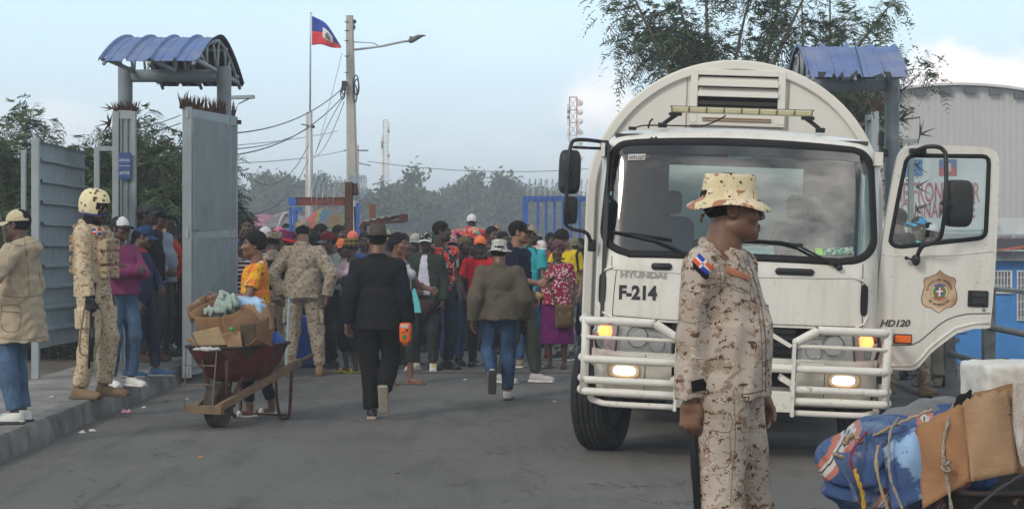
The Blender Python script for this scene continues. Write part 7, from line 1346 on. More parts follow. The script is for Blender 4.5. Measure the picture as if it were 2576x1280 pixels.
p_=PN['r_mask'];mb=MB();mb.rings([[Vector((.068*math.sin(a),-.020-.090*math.cos(a)*e,z))for a in[(k/10-.5)*2.4 for k in range(11)]]for z,e in((-.018,1.06),(-.05,1.12),(-.085,1.02),(-.10,.8))],close=False);p_['hput'](mb,'face_mask',WHT)
who('r_black',2200,1000,425,120,'man in black with a black cap leaning at the truck cab doorway',.05,skin='d',hat_h=.03,h_=1,top=L_(BLK,t=.02),bot=B_(BLK),shoe=SH(BLS),hat=dict(k='cap',m=BLK))if 0 else None
def seat_person():
 M_=Matrix.Translation((TX,TY,0))@Matrix.Rotation(YAW,4,'Z');l=M_@Vector((.56,1.30,.30));k=dict(h=1.68,skin='d',res=1.2,top=L_(cloth('driver jacket',(.02,.022,.028)),t=.02,bands=()),bot=B_(DEN3),shoe=SH(BLS),hat=dict(k='cap',m=BLK),hair='short',head=(-8,0,0),feet=((.12,-.55,.28,4,0),(-.12,-.55,.28,4,0)),R=((.12,-.42,1.18),(.8,.3,-.8),None,(0,0,1),.7),L=((.14,-.44,1.16),(.8,.3,-.8),None,(0,0,1),.7));PN['driver']=person(k,l,YAW,'driver in a dark jacket seated behind the steering wheel of the truck')
seat_person()
# ------------------------------------------------------------------ the soldier in the foreground
from mathutils.bvhtree import BVHTree
HC=(('#c9b29e','#b39985','#94725a','#71503f'))
def herocamo(name,seed=0):
 t=NT(name)
 def snap(c):return t.n('ShaderNodeVectorMath',{0:t.P,1:(c,c,c)},operation='SNAP').outputs[0]
 P1=t.map((1,1,1.6),snap(.0055),loc=(seed,0,0));big=t.noise(9,P1,6,.68);sm=t.noise(27,t.map((1,1,1.7),snap(.0055),loc=(3,seed,0)),3,.6);sm2=t.noise(21,t.map((1,1,1.8),snap(.0055),loc=(8,1,seed)),4,.65)
 c=t.mix(t.mr(t.noise(3,None,3),.3,.7),mul(H('#ab9f94'),.92),mul(H('#b5aaa0'),1.0));c=t.mix(t.math('MULTIPLY',t.math('GREATER_THAN',big,.525),.75),c,H('#998879'));c=t.mix(t.math('MULTIPLY',t.math('GREATER_THAN',sm2,.575),.85),c,H('#85705f'));c=t.mix(t.math('MULTIPLY',t.math('GREATER_THAN',sm,.590),t.math('GREATER_THAN',big,.47)),c,H('#5d4436'));c=t.mix(t.math('MULTIPLY',t.math('LESS_THAN',sm,.36),t.math('GREATER_THAN',big,.5)),c,H('#cbbcae'))
 h=t.math('ADD',t.noise(6,t.map((1,1,.5)),3,.5,1.0),t.math('MULTIPLY',t.noise(240,None,2),.03));return t.fin(c,.93,0,.12,t.bump(h,.8,.035))
HDES=herocamo('worn desert digital camouflage',4)
def chip():
 t=NT('six colour desert hat cloth');a=t.noise(9,None,2,.5,.6);c=t.mix(t.mr(a,.53,.545),H('#cdbf9c'),H('#a5775f'));c=t.mix(t.mr(t.noise(9,t.map((1,1,1),loc=(5,2,1)),2),.56,.57),c,H('#d9c9ac'));v=t.n('ShaderNodeTexVoronoi',{'Vector':t.map((1,1,1.3)),'Scale':52});d=v.outputs['Distance'];m=t.math('MULTIPLY',t.math('LESS_THAN',d,.34),t.math('GREATER_THAN',t.noise(14,t.map((1,1,1),loc=(2,7,3)),2),.53));k=t.math('GREATER_THAN',t.noise(120,None,1),.5)
 c=t.mix(t.math('MULTIPLY',m,k),c,H('#2b2323'));return clothfin(t,c,.92,.3,14)
HS=625.0;HLOC=((1828-CX)/HS,FPX/HS,0.0)
hero=person(dict(h=1.925,hk=1.0,skin='m',res=.60,hres=.0032,handres=.0035,shb=.045,shz=.018,al=.89,w=.98,belly=.032,hair='short',face=dict(nose=1.15,lips=1.15,jaw=1.2,fat=.010),top=dict(m=HDES,hem=-.052,t=.014,collar=1.2,neck=.474,vneck=.62,sw=1.05,fold=.009,ff=1.15,slv='long',flare=.004,res=.010,name='camouflage_jacket'),bot=dict(m=HDES,bag=1.12,pocket=1,flat=1,fold=.007,ff=.8,wide=1),shoe=SH(SUEDE,ht=.24,sole=SOLE,sz=.03),hat=dict(k='bucket',m=chip(),brim=.044,wave=.011,dz=.000,tz=.122),R=((.19,.085,.868),(0,1,0),(.03,.02,-1),(0,-1,.1),.7),curlR=(.74,.55),L=((.20,-.075,.88),(.3,1,0),(0,-.1,-1),(0,-1,0),.45),feet=((.10,.02,0,8,0),(-.10,.10,0,10,0)),head=(20,2,0)),HLOC,R(68),'soldier in desert camouflage and brimmed hat standing before the truck with a black baton')
hroot=hero['root']
def bvh_of(root,names):
 M_=Matrix.Translation(root.location)@Matrix.Rotation(root.rotation_euler.z,4,'Z');vs,fs=[],[]
 for o in COL.objects:
  if o.parent==root and o.name.split('.')[0]in names:
   b=len(vs);vs+=[M_@v.co for v in o.data.vertices];fs+=[tuple(b+i for i in p.vertices)for p in o.data.polygons]
 return BVHTree.FromPolygons(vs,fs),M_.inverted()
CAMP=Vector((0,0,EYE))
def hit(bv,px,py,off):
 d=Vector(((px-CX)/FPX,1,-(py-HY)/FPX)).normalized();r=bv[0].ray_cast(CAMP,d)
 if r[0]is None:return None
 n=r[1]if r[1].dot(d)<0 else-r[1];return bv[1]@(r[0]+(n*.5-d*.5).normalized()*off)
def decal(root,bv,c4,name,m,off=.004,nx=10,ny=10,parent=None):
 a,b,c,d=[Vector(p)for p in c4];mb=MB();rows=[]
 for j in range(ny+1):
  row=[]
  for i in range(nx+1):
   u,v=i/nx,j/ny;p=(a*(1-u)+b*u)*(1-v)+(d*(1-u)+c*u)*v;q=hit(bv,p.x,p.y,off)
   if q is None:return None
   row.append(q)
  rows.append(row)
 mb.rings(rows,close=False);return mb.build(name,m,parent or root,True)
def dline(root,bv,pts,r,name,m,off=.001,parent=None):
 P_=[hit(bv,p.x,p.y,off)for p in catmull([(a,b,0)for a,b in pts],8)];P_=[p for p in P_ if p is not None]
 if len(P_)<2:return
 mb=MB();mb.tube(P_,r,5);return mb.build(name,m,parent or root,True)
def dtextc(root,bv,body,c4,m,off,name='lettering',bold=.0):
 cu=bpy.data.curves.new(name,'FONT');cu.body=body;cu.size=1;cu.offset=bold;cu.resolution_u=2;t=bpy.data.objects.new(name,cu);COL.objects.link(t);bpy.context.view_layer.update();me=bpy.data.meshes.new_from_object(t);COL.objects.unlink(t);bpy.data.objects.remove(t)
 xs_=[v.co.x for v in me.vertices];ys_=[v.co.y for v in me.vertices];x0,x1,y0,y1=min(xs_),max(xs_),min(ys_),max(ys_);a,b,c,d=[Vector(p)for p in c4]
 for v in me.vertices:
  u,w=(v.co.x-x0)/(x1-x0),1-(v.co.y-y0)/(y1-y0);p=(a*(1-u)+b*u)*(1-w)+(d*(1-u)+c*u)*w;q=hit(bv,p.x,p.y,off);v.co=q if q is not None else v.co*0
 me.materials.clear();me.materials.append(m);o=bpy.data.objects.new(name,me);COL.objects.link(o);o.parent=root;return o
hb=bvh_of(hroot,('camouflage_jacket',));ht_=bvh_of(hroot,('trousers',))
PBL,PRD,PWH,PBK=cloth('patch blue',(.03,.055,.32),.1,fold=.1),cloth('patch red',(.60,.10,.05),.1,fold=.1),cloth('patch white',(.62,.60,.60),.05,fold=.1),cloth('patch black',(.012,.012,.014),.2,fold=.1)
def flagpatch(root,bv,c4,under=None):
 a,b,c,d=[Vector(p)for p in c4];f=lambda u,v:(a*(1-u)+b*u)*(1-v)+(d*(1-u)+c*u)*v
 if under:decal(root,bv,under,'patch_backing',PBK,.004)
 pt=decal(root,bv,c4,'flag_patch',PWH,.0065)
 if pt is None:return
 for(u0,u1,v0,v1,m)in((0,.43,0,.40,PBL),(.57,1,0,.40,PRD),(0,.43,.60,1,PRD),(.57,1,.60,1,PBL)):decal(root,bv,[f(u0,v0),f(u1,v0),f(u1,v1),f(u0,v1)],'flag_quarter',m,.0085,5,5,pt)
 decal(root,bv,[f(.44,.42),f(.56,.42),f(.56,.58),f(.44,.58)],'flag_emblem',cloth('patch emblem',(.18,.2,.2),.2),.0095,3,3,pt)
flagpatch(hroot,hb,[(1760,638),(1794,674),(1777,690),(1742,656)],[(1742,654),(1784,690),(1776,704),(1744,674)])
decal(hroot,hb,[(1826,668),(1888,694),(1884,707),(1823,684)],'name_tape',cloth('tape brown',(.40,.20,.13),.15,fold=.1),.0050,12,3);dtextc(hroot,hb,'RODRIGUEZ',[(1832,673),(1882,696),(1879,704),(1829,683)],cloth('tape letters',(.60,.16,.08),.1,fold=.1),.0075,bold=.012)
SEAMC=cloth('seam shadow',(.17,.125,.095),.2);SEAMD=plain('dark seam',(.10,.07,.055),.9)
for p_,r_ in(([(1868,618),(1885,665),(1903,720),(1918,790),(1926,870),(1926,985)],.0022),([(1862,625),(1880,680),(1896,735),(1910,800),(1917,880),(1917,985)],.0016),([(1716,600),(1740,588),(1770,590),(1800,640),(1812,690),(1812,760)],.0013),([(1826,700),(1850,716),(1885,728)],.0016),([(1826,690),(1824,712),(1856,732),(1886,736),(1888,715)],.0013),([(1800,640),(1850,664),(1890,690)],.0012),([(1738,980),(1762,988),(1788,984)],.0014),([(1705,800),(1735,812),(1770,806)],.0012),([(1795,985),(1830,990),(1880,990),(1925,980)],.0024)):dline(hroot,hb,p_,r_,'jacket_seam',SEAMD if r_>.002 else SEAMC,.0005)
decal(hroot,hb,[(1826,696),(1886,716),(1884,734),(1828,712)],'pocket_flap',HDES,.0045);decal(hroot,hb,[(1815,607),(1836,616),(1842,636),(1822,630)],'collar_insignia',PBK,.005,5,5);decal(hroot,hb,[(1737,958),(1768,951),(1785,978),(1741,986)],'cuff_band',PBK,.004,6,4)
for p_,r_ in(([(1786,1042),(1836,1040),(1836,1084),(1785,1082)],.0016),([(1785,1084),(1786,1160),(1832,1170),(1836,1086)],.0013),([(1846,1000),(1850,1090),(1842,1200),(1836,1275)],.0012)):dline(hroot,ht_,p_,r_,'trouser_seam',SEAMC,.0005)
q=Grp(.02);T_h=hero['T'];q.add(p_ec(T_h(0,-.005,.44),T_h(0,-.018,.492),(.072,.074),(.068,.070),hero['Rt']));q.cut(T_h(0,-.018,.495),hero['Rt']@nrm(A(0,-.45,1)));V,F=solidify([q],T_h(0,0,.46)-.13,T_h(0,0,.46)+.14,.005,.01);mesh_obj('undershirt',V,F,cloth('undershirt',(.46,.40,.34),.06),hroot)
mb=MB();[mb.lathe([(.0045,0),(.0045,.003),(.002,.0035),(.002,0)],(math.sin(a)*.0815,.018-math.cos(a)*.100,.092),10,Matrix.Rotation(a,3,'Z')@Matrix.Rotation(R(90),3,'X'))for a in(-1.95,-1.25)];hero['hput'](mb,'eyelet',BLACKP);mb=MB();mb.tube(catmull([(-.072,.06,.02),(-.062,.095,-.015),(-.04,.115,-.03)],4),.0025,5);mb.tube([(-.04,.115,-.03),(-.045,.12,-.045),(-.038,.12,-.055)],.006,6);hero['hput'](mb,'hat_cord',cloth('cord',(.12,.09,.05)))
def handpt(info,side,f=.09,g=0.0):
 a=info['arms'][side];p=a[2]+a[3]*f*info['s']+a[5]*g;r=info['root'];return Matrix.Translation(r.location)@Matrix.Rotation(r.rotation_euler.z,4,'Z')@Vector(p)
p0=handpt(hero,1,.075,.03);d_=Vector((.06,-.02,-1)).normalized();mb=MB();mb.tube([p0-d_*.06,p0-d_*.05,p0+d_*.22,p0+d_*.23,p0+d_*.62],[.013,.0165,.0165,.0145,.0140],14);tag(mb.build('baton',plain('black baton',(.012,.012,.013),.45),None,True),'long black baton held downward by the soldier in front of the truck','baton')
# ---- what the others wear and hold
def worldbv(key,names):return bvh_of(PN[key]['root'],names)
hp=PN['helmet'];mb=MB();er=ering
rs=[er(.148,.001,.001,.02),er(.144,.045,.055,.02),er(.125,.080,.094,.02),(er(.09,.104,.124,.02)),er(.04,.114,.136,.02),er(-.02,.113,.135,.02),er(-.065,.101,.122,.025),er(-.075,.094,.114,.025),er(-.06,.084,.10,.025)]
mb.rings(rs[::-1]);mb.f=[f for f in mb.f if not(np.mean([mb.v[i][1]for i in f])<-.075 and-.058<np.mean([mb.v[i][2]for i in f])<.045)];mb.m=[0]*len(mb.f)
hp['hput'](mb,'helmet',camo('cream helmet shell',.022,('#d3c8a4','#d9d0ae','#74492c','#4a2c1a'),3,12));mb=MB();mb.rings([er(-.058,.104,.126,.024),er(-.072,.098,.120,.024)]);hp['hput'](mb,'helmet_rim',plain('blue rim',(.02,.03,.30),.4));q=Grp(.02);q.add(p_el((0,.012,.0),(.084,.106,.118)));q.add(p_rc((0,.02,-.08),(0,.035,-.19),.072,.085));V,F=solidify([q],(-.12,-.14,-.26),(.12,.16,.14),.008,.01,.003,2);Mh=hp['hm'];mesh_obj('balaclava',[tuple(Mh@Vector(v))for v in V],F,BLK,hp['root'])
bvp=worldbv('helmet',('shirt','tactical_vest'));fx,fy=243,583;flagpatch(hp['root'],bvp,[(fx-11,fy-8),(fx+11,fy-7),(fx+11,fy+8),(fx-11,fy+7)])
p0=handpt(hp,1,.06,.03);d_=Vector((-.012,-.10,-1)).normalized();gn=empty('shotgun',p0,0,'black pump shotgun hanging from the gloved hand of the helmeted soldier','gun');S_=Vector((1,0,0))
mb=MB();mb.tube([-d_*.02,d_*.56],.012,10);mb.tube([S_*.022+d_*.10,S_*.022+d_*.50],.012,10);mb.build('barrel',plain('gun metal',(.02,.02,.022),.35,.6),gn,True);mb=MB();mb.tube([S_*.022+d_*.20,S_*.022+d_*.36],.021,10);mb.build('fore_end',BLACKP,gn,True);mb=MB();mb.tube([-d_*.02+S_*.01,-d_*.16+S_*.012,-d_*.2+S_*.03],[.022,.024,.018],8,True,1.4);mb.build('receiver',plain('gun metal',(.02,.02,.022),.35,.6),gn,True);mb=MB();mb.tube(catmull([d_*.45,d_*.40-S_*.09,d_*.1-S_*.07,-d_*.1-S_*.03],5),.010,5);mb.build('sling',cloth('tan sling',(.22,.17,.10)),gn,True)
bj=PN['blackjacket'];p0=handpt(bj,1,.085,.035);f=empty('bottle',at(1020,834,bj['loc'][1]-.13),R(-10),'orange plastic bottle with a clear window held by the black jacketed man','bottle');ORP=plain('orange plastic',(.75,.13,.02),.35)
ro=lambda z,w_,d2:[Vector((w_*abs(math.cos(a))**.5*math.copysign(1,math.cos(a)),d2*abs(math.sin(a))**.5*math.copysign(1,math.sin(a)),z))for a in[2*math.pi*k/20 for k in range(20)]]
mb=MB();mb.rings([ro(-.125,.018,.018),ro(-.10,.02,.02),ro(-.095,.038,.028),ro(-.07,.050,.036),ro(.05,.053,.038),ro(.075,.045,.034),ro(.08,.03,.02)],True,True);mb.build('body',ORP,f,True);mb=MB();mb.bb((-.036,-.0405,.035),(.036,-.035,.066),.004);mb.build('window',plain('cloudy plastic',(.45,.45,.45),.4),f);mb=MB();mb.lathe([(.024,0),(.020,.003),(0,.0035)],(0,-.0365,-.045),16,Matrix.Rotation(R(90),3,'X'));mb.build('label',plain('green label',(.06,.16,.03),.5),f);mb=MB();mb.lathe([(.014,0),(.012,.003),(0,.0035)],(.022,-.038,.015),12,Matrix.Rotation(R(90),3,'X'));mb.bb((-.03,-.0395,-.008),(.012,-.036,.0),.0);mb.build('label',plain('dark label',(.04,.03,.02),.5),f)
bvb=worldbv('blackjacket',('jacket',));
decal(bj['root'],bvb,[(936,637),(954,637),(954,639),(936,639)],'jacket_emblem',PWH,.004,3,1)
def phone(key,side,lb,rz=0,off=(0,-.03,.02),rx=0):p0=handpt(PN[key],side,.10,.015)+Vector(off);mb=MB();mb.box((0,0,0),(.037,.006,.075),Matrix.Rotation(R(rz),3,'Z')@Matrix.Rotation(R(rx),3,'X'),.006);o=mb.build('phone',plain('phone black',(.012,.012,.014),.2));o.location=p0;tag(o,lb,'phone')
phone('greyjacket',1,'black phone held by the man in the grey camouflage bucket hat',20,(-.03,-.03,-.02));phone('navypolo',1,'dark phone held forward by the officer in the navy polo',60,(.03,0,.03),50);phone('orangeshirt',0,'phone raised by the man in the orange printed shirt',10,(-.02,-.03,.03))
# bag of the floral woman, held bag of the braided woman, waist bundle
fw=PN['floral']['loc'];c_=at(1420,795,fw[1]-.20);f=empty('shoulder_bag',c_,0,'brown canvas shoulder bag hanging by the purple skirt of the floral bloused woman','bag');BG=cloth('brown canvas',(.125,.085,.045),.2);mb=MB();mb.box((0,0,0),(.115,.05,.14),None,.03);mb.build('body',BG,f,True);mb=MB();mb.box((0,-.052,-.035),(.09,.012,.075),None,.015);mb.box((0,-.052,.075),(.105,.010,.045),None,.012);mb.build('pocket',cloth('brown canvas dark',(.10,.068,.036),.2),f,True);mb=MB();mb.tube(catmull([(-.10,0,.12),(-.20,-.02,.45),(-.12,-.06,.68),(0,.1,.70)],5),.012,5);mb.tube([(.10,0,.12),(.05,.1,.5)],.012,5);mb.build('strap',BG,f,True);mb=MB();[mb.box((x,-.068,.03),(.012,.004,.02),None,.003)for x in(-.06,.06)];mb.build('buckle',plain('brass',(.3,.22,.1),.4,.7),f)
bw=PN['braids']['loc'];c_=at(1042,758,bw[1]-.25);mb=MB();mb.rings([[c_+Vector((x,y,z))for x,y in((-w_,-.05),(w_,-.05),(w_,.05),(-w_,.05))]for z,w_ in((-.12,.075),(.0,.055),(.14,.01))],True,True);tag(mb.build('folder',plain('turquoise folder',(.12,.52,.56),.4)),'turquoise plastic folder carried by the braided woman','folder')
gw=PN['greenjacket'];bvg=worldbv('greenjacket',('jacket','trousers'));c_=at(1062,775,gw['loc'][1]-.2);q=Grp(.05);q.add(p_el(c_,(.15,.07,.09)));q.add(p_el(c_+Vector((.05,0,.04)),(.12,.06,.06)));V,F=solidify([q],Vector(c_)-Vector((.3,)*3),Vector(c_)+Vector((.3,)*3),.012,.02,.012,1.4);tag(mesh_obj('garment',V,F,cloth('dark wine garment',(.040,.026,.028),.3)),'dark wine coloured garment held at the waist by the green jacketed man','garment')
c_=at(1352,745,PN['teal']['loc'][1]-.15);q=Grp(.03);q.add(p_el(c_,(.08,.06,.05)));V,F=solidify([q],Vector(c_)-Vector((.15,)*3),Vector(c_)+Vector((.15,)*3),.01,.02,.01,2);tag(mesh_obj('cloth',V,F,cloth('mustard cloth',(.40,.30,.10),.2)),'small mustard cloth hanging by the teal shirted man','cloth')
c_=at(773,830,22.4);mb=MB();mb.lathe([(0,0),(.15,0),(.17,.1),(.17,.55),(.15,.62),(.05,.64),(0,.64)],(c_.x,c_.y,0),18);tag(mb.build('plastic_drum',plain('blue plastic',(.02,.12,.55),.4),None,True),'blue plastic drum standing behind the legs of the soldier seen from behind','drum')
mb=MB();a_=at(720,905,19.8);mb.tube([Vector((a_.x,a_.y,.15)),Vector((a_.x+.03,a_.y,.95))],.012,8);tag(mb.build('pale_rod',plain('pale blue rod',(.3,.45,.55),.4)),'thin pale blue rod standing between the wheelbarrow and the soldier seen from behind','rod')
bvt=worldbv('teal',('shirt',));dline(PN['teal']['root'],bvt,[(1312,640),(1325,622),(1342,612),(1350,640)],.008,'strap',BLK,.004)
bpk=worldbv('parka',('parka',));rp=PN['parka']['root'];PSM=cloth('parka seam',(.20,.165,.12),.1)
for p_,r_ in(([(4,742),(40,748),(80,746),(112,738)],.004),([(4,770),(6,826),(44,830),(50,772),(6,768)],.004),([(3,782),(48,786)],.005),([(4,850),(60,854),(116,846)],.004),([(62,600),(70,680),(74,740)],.0035),([(20,610),(50,618),(100,606)],.0035)):dline(rp,bpk,p_,r_,'parka_seam',PSM,.0)
# ---- wheelbarrows
def barrow(loc_,rz,label,tray_m,wood,sc=1.0,rim_z=.66,rack=True,tw=1.0):
 f=empty('wheelbarrow',loc_,rz,label,'wheelbarrow');Zc=rim_z
 w_=empty('wheel',(0,0,.19),0,parent=f);rot=Matrix.Rotation(R(90),3,'Y');mb=MB();pf=[(.10,-.035),(.13,-.05),(.165,-.055),(.182,-.045)]
 for k in range(4):z=-.04+k*.02;pf+=[(.190,z),(.190,z+.013),(.183,z+.014),(.183,z+.019)]
 pf+=[(.182,.045),(.165,.055),(.13,.05),(.10,.035)];mb.lathe(pf,(0,0,0),36,rot);mb.build('tyre',mat('dusty tyre',(.07,.063,.055),.9,.3,8,.5,40),w_,angle=30);mb=MB();mb.lathe([(.10,-.035),(.06,-.02),(.03,-.05),(0,-.05)],(0,0,0),20,rot);mb.lathe([(.10,.035),(.06,.02),(.03,.05),(0,.05)],(0,0,0),20,rot);mb.build('rim',RUST,w_,True)
 ins=lambda z,x0,y0,y1,r_=.06:[Vector((sx_*(x0-r_)+r_*math.cos(a),(y0+r_ if sy<0 else y1-r_)+r_*math.sin(a),z))for sx_,sy,a0 in((1,1,0),(-1,1,90),(-1,-1,180),(1,-1,270))for a in[R(a0+30*k)for k in range(4)]]
 mb=MB();T0=[ins(Zc+.01,.29*tw,-.10,.80,.09),ins(Zc-.015,.28*tw,-.09,.79,.09),ins(Zc-.14,.25*tw,.0,.72,.09),ins(Zc-.26,.20*tw,.12,.62,.08),ins(Zc-.30,.17*tw,.18,.56,.06)];mb.rings(T0,False,True);mb.rings([[Vector((v.x*.98,.41+(v.y-.41)*.98,v.z+.008))for v in r]for r in T0][::-1],True,False);mb.build('tray',tray_m,f,True);mb=MB();r0=ins(Zc+.012,.295*tw,-.105,.805,.09);mb.tube(r0+[r0[0],r0[1]],.013,8,False);mb.build('rim_tube',plain('dark rim steel',(.03,.022,.02),.6,.4),f,True)
 for sg in(-1,1):
  mb=MB();a,b=Vector((sg*.10,-.22,.17)),Vector((sg*.27,.98,.50));v=b-a;q_=v.to_track_quat('X','Z').to_matrix();mb.box((a+b)/2,(v.length/2,.022,.032),q_,.006);mb.build('beam',wood,f);mb=MB();e_=v.normalized();mb.tube([b-e_*.12,b+e_*.20],[.024,.020],10);mb.build('handle',mat('worn handle',(.10,.06,.04),.7,.2,10),f,True)
  mb=MB();mb.tube(catmull([(sg*.22,.62,.42),(sg*.24,.60,.2),(sg*.24,.66,.04),(sg*.25,.74,.02),(sg*.25,.82,.06),(sg*.26,.84,.45)],4),.015,8);mb.build('leg',RUST,f,True);mb=MB();mb.tube([(sg*.10,.0,.19),(sg*.17,.12,Zc-.25)],.016,6);mb.tube([(sg*.08,.0,.19),(sg*.12,-.06,Zc-.10)],.016,6);mb.build('brace',RUST,f,True)
 mb=MB();mb.box((0,-.22,.17),(.17,.03,.035),None,.005);mb.build('crossbar',wood,f);mb=MB();mb.tube([(-.16,0,.19),(.16,0,.19)],.012,8);mb.build('axle',RUST,f);mb=MB();mb.tube([(-.24,.78,.04),(.24,.78,.04)],.010,6);mb.build('leg_brace',RUST,f)
 if rack:
  mb=MB();[mb.tube([(x-.10,-.11,Zc),(x*.9-.08,-.20,.16)],.006,5)for x in(-.15,.15)];[mb.tube([(-.26,-.11-.1*t,Zc-.5*t),(.06,-.11-.1*t,Zc-.5*t)],.006,5)for t in(.28,.60)];mb.build('wire_rack',plain('pale rust wire',(.16,.125,.10),.7),f)
 return f
REDT=mat('rusty red tray',(.16,.022,.017),.65,.3,5,.3,25,dirt=((.045,.022,.016),4,.42,.62));WOODB=mat('weathered timber',(.22,.15,.095),.9,.25,10,.4,50,stretch=(1,1,1),dirt=((.12,.08,.055),5,.5,.7))
barrow((-2.52,15.35,0),R(-21),'rusty red wheelbarrow piled with cardboard in the middle of the road',REDT,WOODB,rim_z=.675)
def cardm(name,c0,c1,flute=1100):
 t=NT(name);x=t.n('ShaderNodeSeparateXYZ',{0:t.map((1,1,1),rot=(.1,.15,.05))});fl_=t.math('SINE',t.math('MULTIPLY',x.outputs[2],flute));c=t.mix(t.mr(t.noise(5,None,6,.65),.35,.7),c0,c1);c=t.mix(t.mr(fl_,-1,1,0,.10),c,mul(c1,.6));c=t.mix(t.mr(t.noise(13,t.map((1,1,3)),6,.75),.60,.74,0,.65),c,mul(c1,.45));c=t.mix(t.mr(t.noise(28,None,5,.7),.64,.72,0,.5),c,mul(c0,1.5));return t.fin(c,.92,0,.12,t.bump(t.math('ADD',t.noise(7,None,6,.6,.8),t.math('MULTIPLY',fl_,.03)),.75,.02))
CARD=cardm('brown cardboard',(.27,.155,.085),(.20,.11,.06));CARD2=cardm('pale cardboard',(.38,.245,.145),(.28,.175,.10),1000);PLY=mat('plywood offcut',(.36,.27,.15),.85,.15,4,.2,30,dirt=((.16,.12,.07),7,.58,.70));GRIM=mat('grimy board',(.07,.052,.032),.9,.4,8,.3,30)
def card(name,c4,Y4,m,label,cat,th=.006,wob=.01,bul=0.0,n=12,seed=0,parent=None,tear=0.0):
 rr=random.Random(seed);P_=[at(px,py,y)for(px,py),y in zip(c4,Y4)];ph=rr.random()*6;mb=MB();g=[]
 nn=(P_[1]-P_[0]).cross(P_[3]-P_[0]).normalized();nn=nn if nn.y<0 else-nn
 for j in range(n+1):
  for i in range(n+1):
   u,v=i/n,j/n;p=(P_[0]*(1-u)+P_[1]*u)*(1-v)+(P_[3]*(1-u)+P_[2]*u)*v;p=p+nn*(bul*math.sin(math.pi*u)*math.sin(math.pi*min(1,.15+v))+wob*math.sin(u*5+ph)*math.cos(v*4+ph))
   if tear and j==0:p.z+=rr.uniform(-tear,tear)
   g.append(p)
 mb.add(g,[(j*(n+1)+i,j*(n+1)+i+1,(j+1)*(n+1)+i+1,(j+1)*(n+1)+i)for j in range(n)for i in range(n)]);o=mb.build(name,m,parent,True);md=o.modifiers.new('t','SOLIDIFY');md.thickness=th;md.offset=-1
 if label:tag(o,label,cat)
 return o
B1=15.5
card('cardboard',[(475,790),(560,742),(558,812),(484,800)],[B1+.1,B1+.5,B1+.45,B1],CARD,'raised cardboard flap at the left back of the loaded wheelbarrow','cardboard',bul=.02,seed=1);card('cardboard',[(488,797),(556,797),(575,870),(500,868)],[B1-.02,B1,B1,B1-.02],CARD,'cardboard box side behind the plywood offcut on the wheelbarrow','cardboard',seed=2)
card('plywood_board',[(484,836),(550,821),(574,868),(500,870)],[B1-.10]*4,PLY,'pale stained plywood offcut leaning on the wheelbarrow','board',.012,.0,seed=3);card('cardboard',[(556,795),(660,764),(672,866),(570,872)],[B1-.02,B1+.25,B1+.2,B1-.05],CARD,'large torn cardboard sheet in the middle of the wheelbarrow load','cardboard',bul=.03,tear=.012,seed=4);card('cardboard',[(560,838),(604,832),(612,876),(574,876)],[B1-.12]*4,CARD2,'small cardboard piece low in the middle of the wheelbarrow load','cardboard',seed=5)
card('board',[(604,818),(642,812),(644,872),(610,874)],[B1-.08]*4,GRIM,'dark grimy board standing in the wheelbarrow load','board',.01,.0,seed=6);card('cardboard',[(640,812),(676,795),(680,872),(644,874)],[B1+.0,B1+.2,B1+.2,B1],CARD,'ribbed cardboard edge right of the grimy board','cardboard',seed=7);card('cardboard',[(675,758),(690,762),(684,868),(672,866)],[B1+.3,B1+.45,B1+.45,B1+.3],CARD2,'narrow upright cardboard strip at the right of the wheelbarrow load','cardboard',seed=8);card('cardboard',[(466,770),(520,738),(530,800),(478,812)],[B1+.3,B1+.6,B1+.6,B1+.3],CARD2,'tall cardboard flap rising at the far left back of the wheelbarrow load','cardboard',bul=.03,seed=31,tear=.01);card('cardboard',[(600,770),(672,758),(690,830),(610,840)],[B1+.12,B1+.28,B1+.25,B1+.1],CARD2,'pale torn cardboard leaning below the blue plastic bag','cardboard',bul=.03,seed=32,tear=.015);card('cardboard',[(616,868),(645,852),(690,868),(640,878)],[B1-.2,B1-.2,B1,B1-.1],CARD,'folded cardboard flap resting on the tray rim of the loaded wheelbarrow','cardboard',seed=9);card('cardboard',[(470,852),(482,846),(500,874),(488,876)],[B1-.1]*4,CARD2,'thin cardboard edge at the far left of the wheelbarrow load','cardboard',seed=10)
q=Grp(.06);c_=at(617,772,B1+.3);q.add(p_el(c_,(.17,.15,.10)));q.add(p_el(c_+Vector((.08,0,-.04)),(.12,.13,.10)));V,F=solidify([q],Vector(c_)-Vector((.35,)*3),Vector(c_)+Vector((.35,)*3),.012,.02,.012,1.3);tag(mesh_obj('plastic_bag',V,F,mat('pale blue plastic',(.30,.47,.66),.3,.25,9,.6,14)),'stuffed pale blue plastic bag on top of the wheelbarrow load','bag')
q=Grp(.05);[q.add(p_el(at(px,py,B1+.1),r_))for px,py,r_ in((545,782,(.10,.09,.05)),(575,768,(.10,.09,.06)),(556,752,(.045,.05,.07)),(588,756,(.035,.05,.06)),(566,805,(.03,.03,.09)))];c_=at(560,775,B1+.1);V,F=solidify([q],Vector(c_)-Vector((.35,)*3),Vector(c_)+Vector((.35,)*3),.008,.02,.020,2.0);tag(mesh_obj('towel',V,F,cloth('pale green towel',(.28,.35,.32),.12)),'pale green towel heaped under the hand of the yellow shirted man','towel')
c_=at(694,858,B1+.5);mb=MB();mb.lathe([(0,0),(.06,0),(.062,.01),(.068,.10),(.03,.13),(.028,.15),(0,.15)],c_-Vector((0,0,.07)),16);tag(mb.build('plastic_jug',plain('blue plastic',(.02,.12,.55),.4),None,True),'bright blue plastic jug at the right end of the wheelbarrow load','jug')
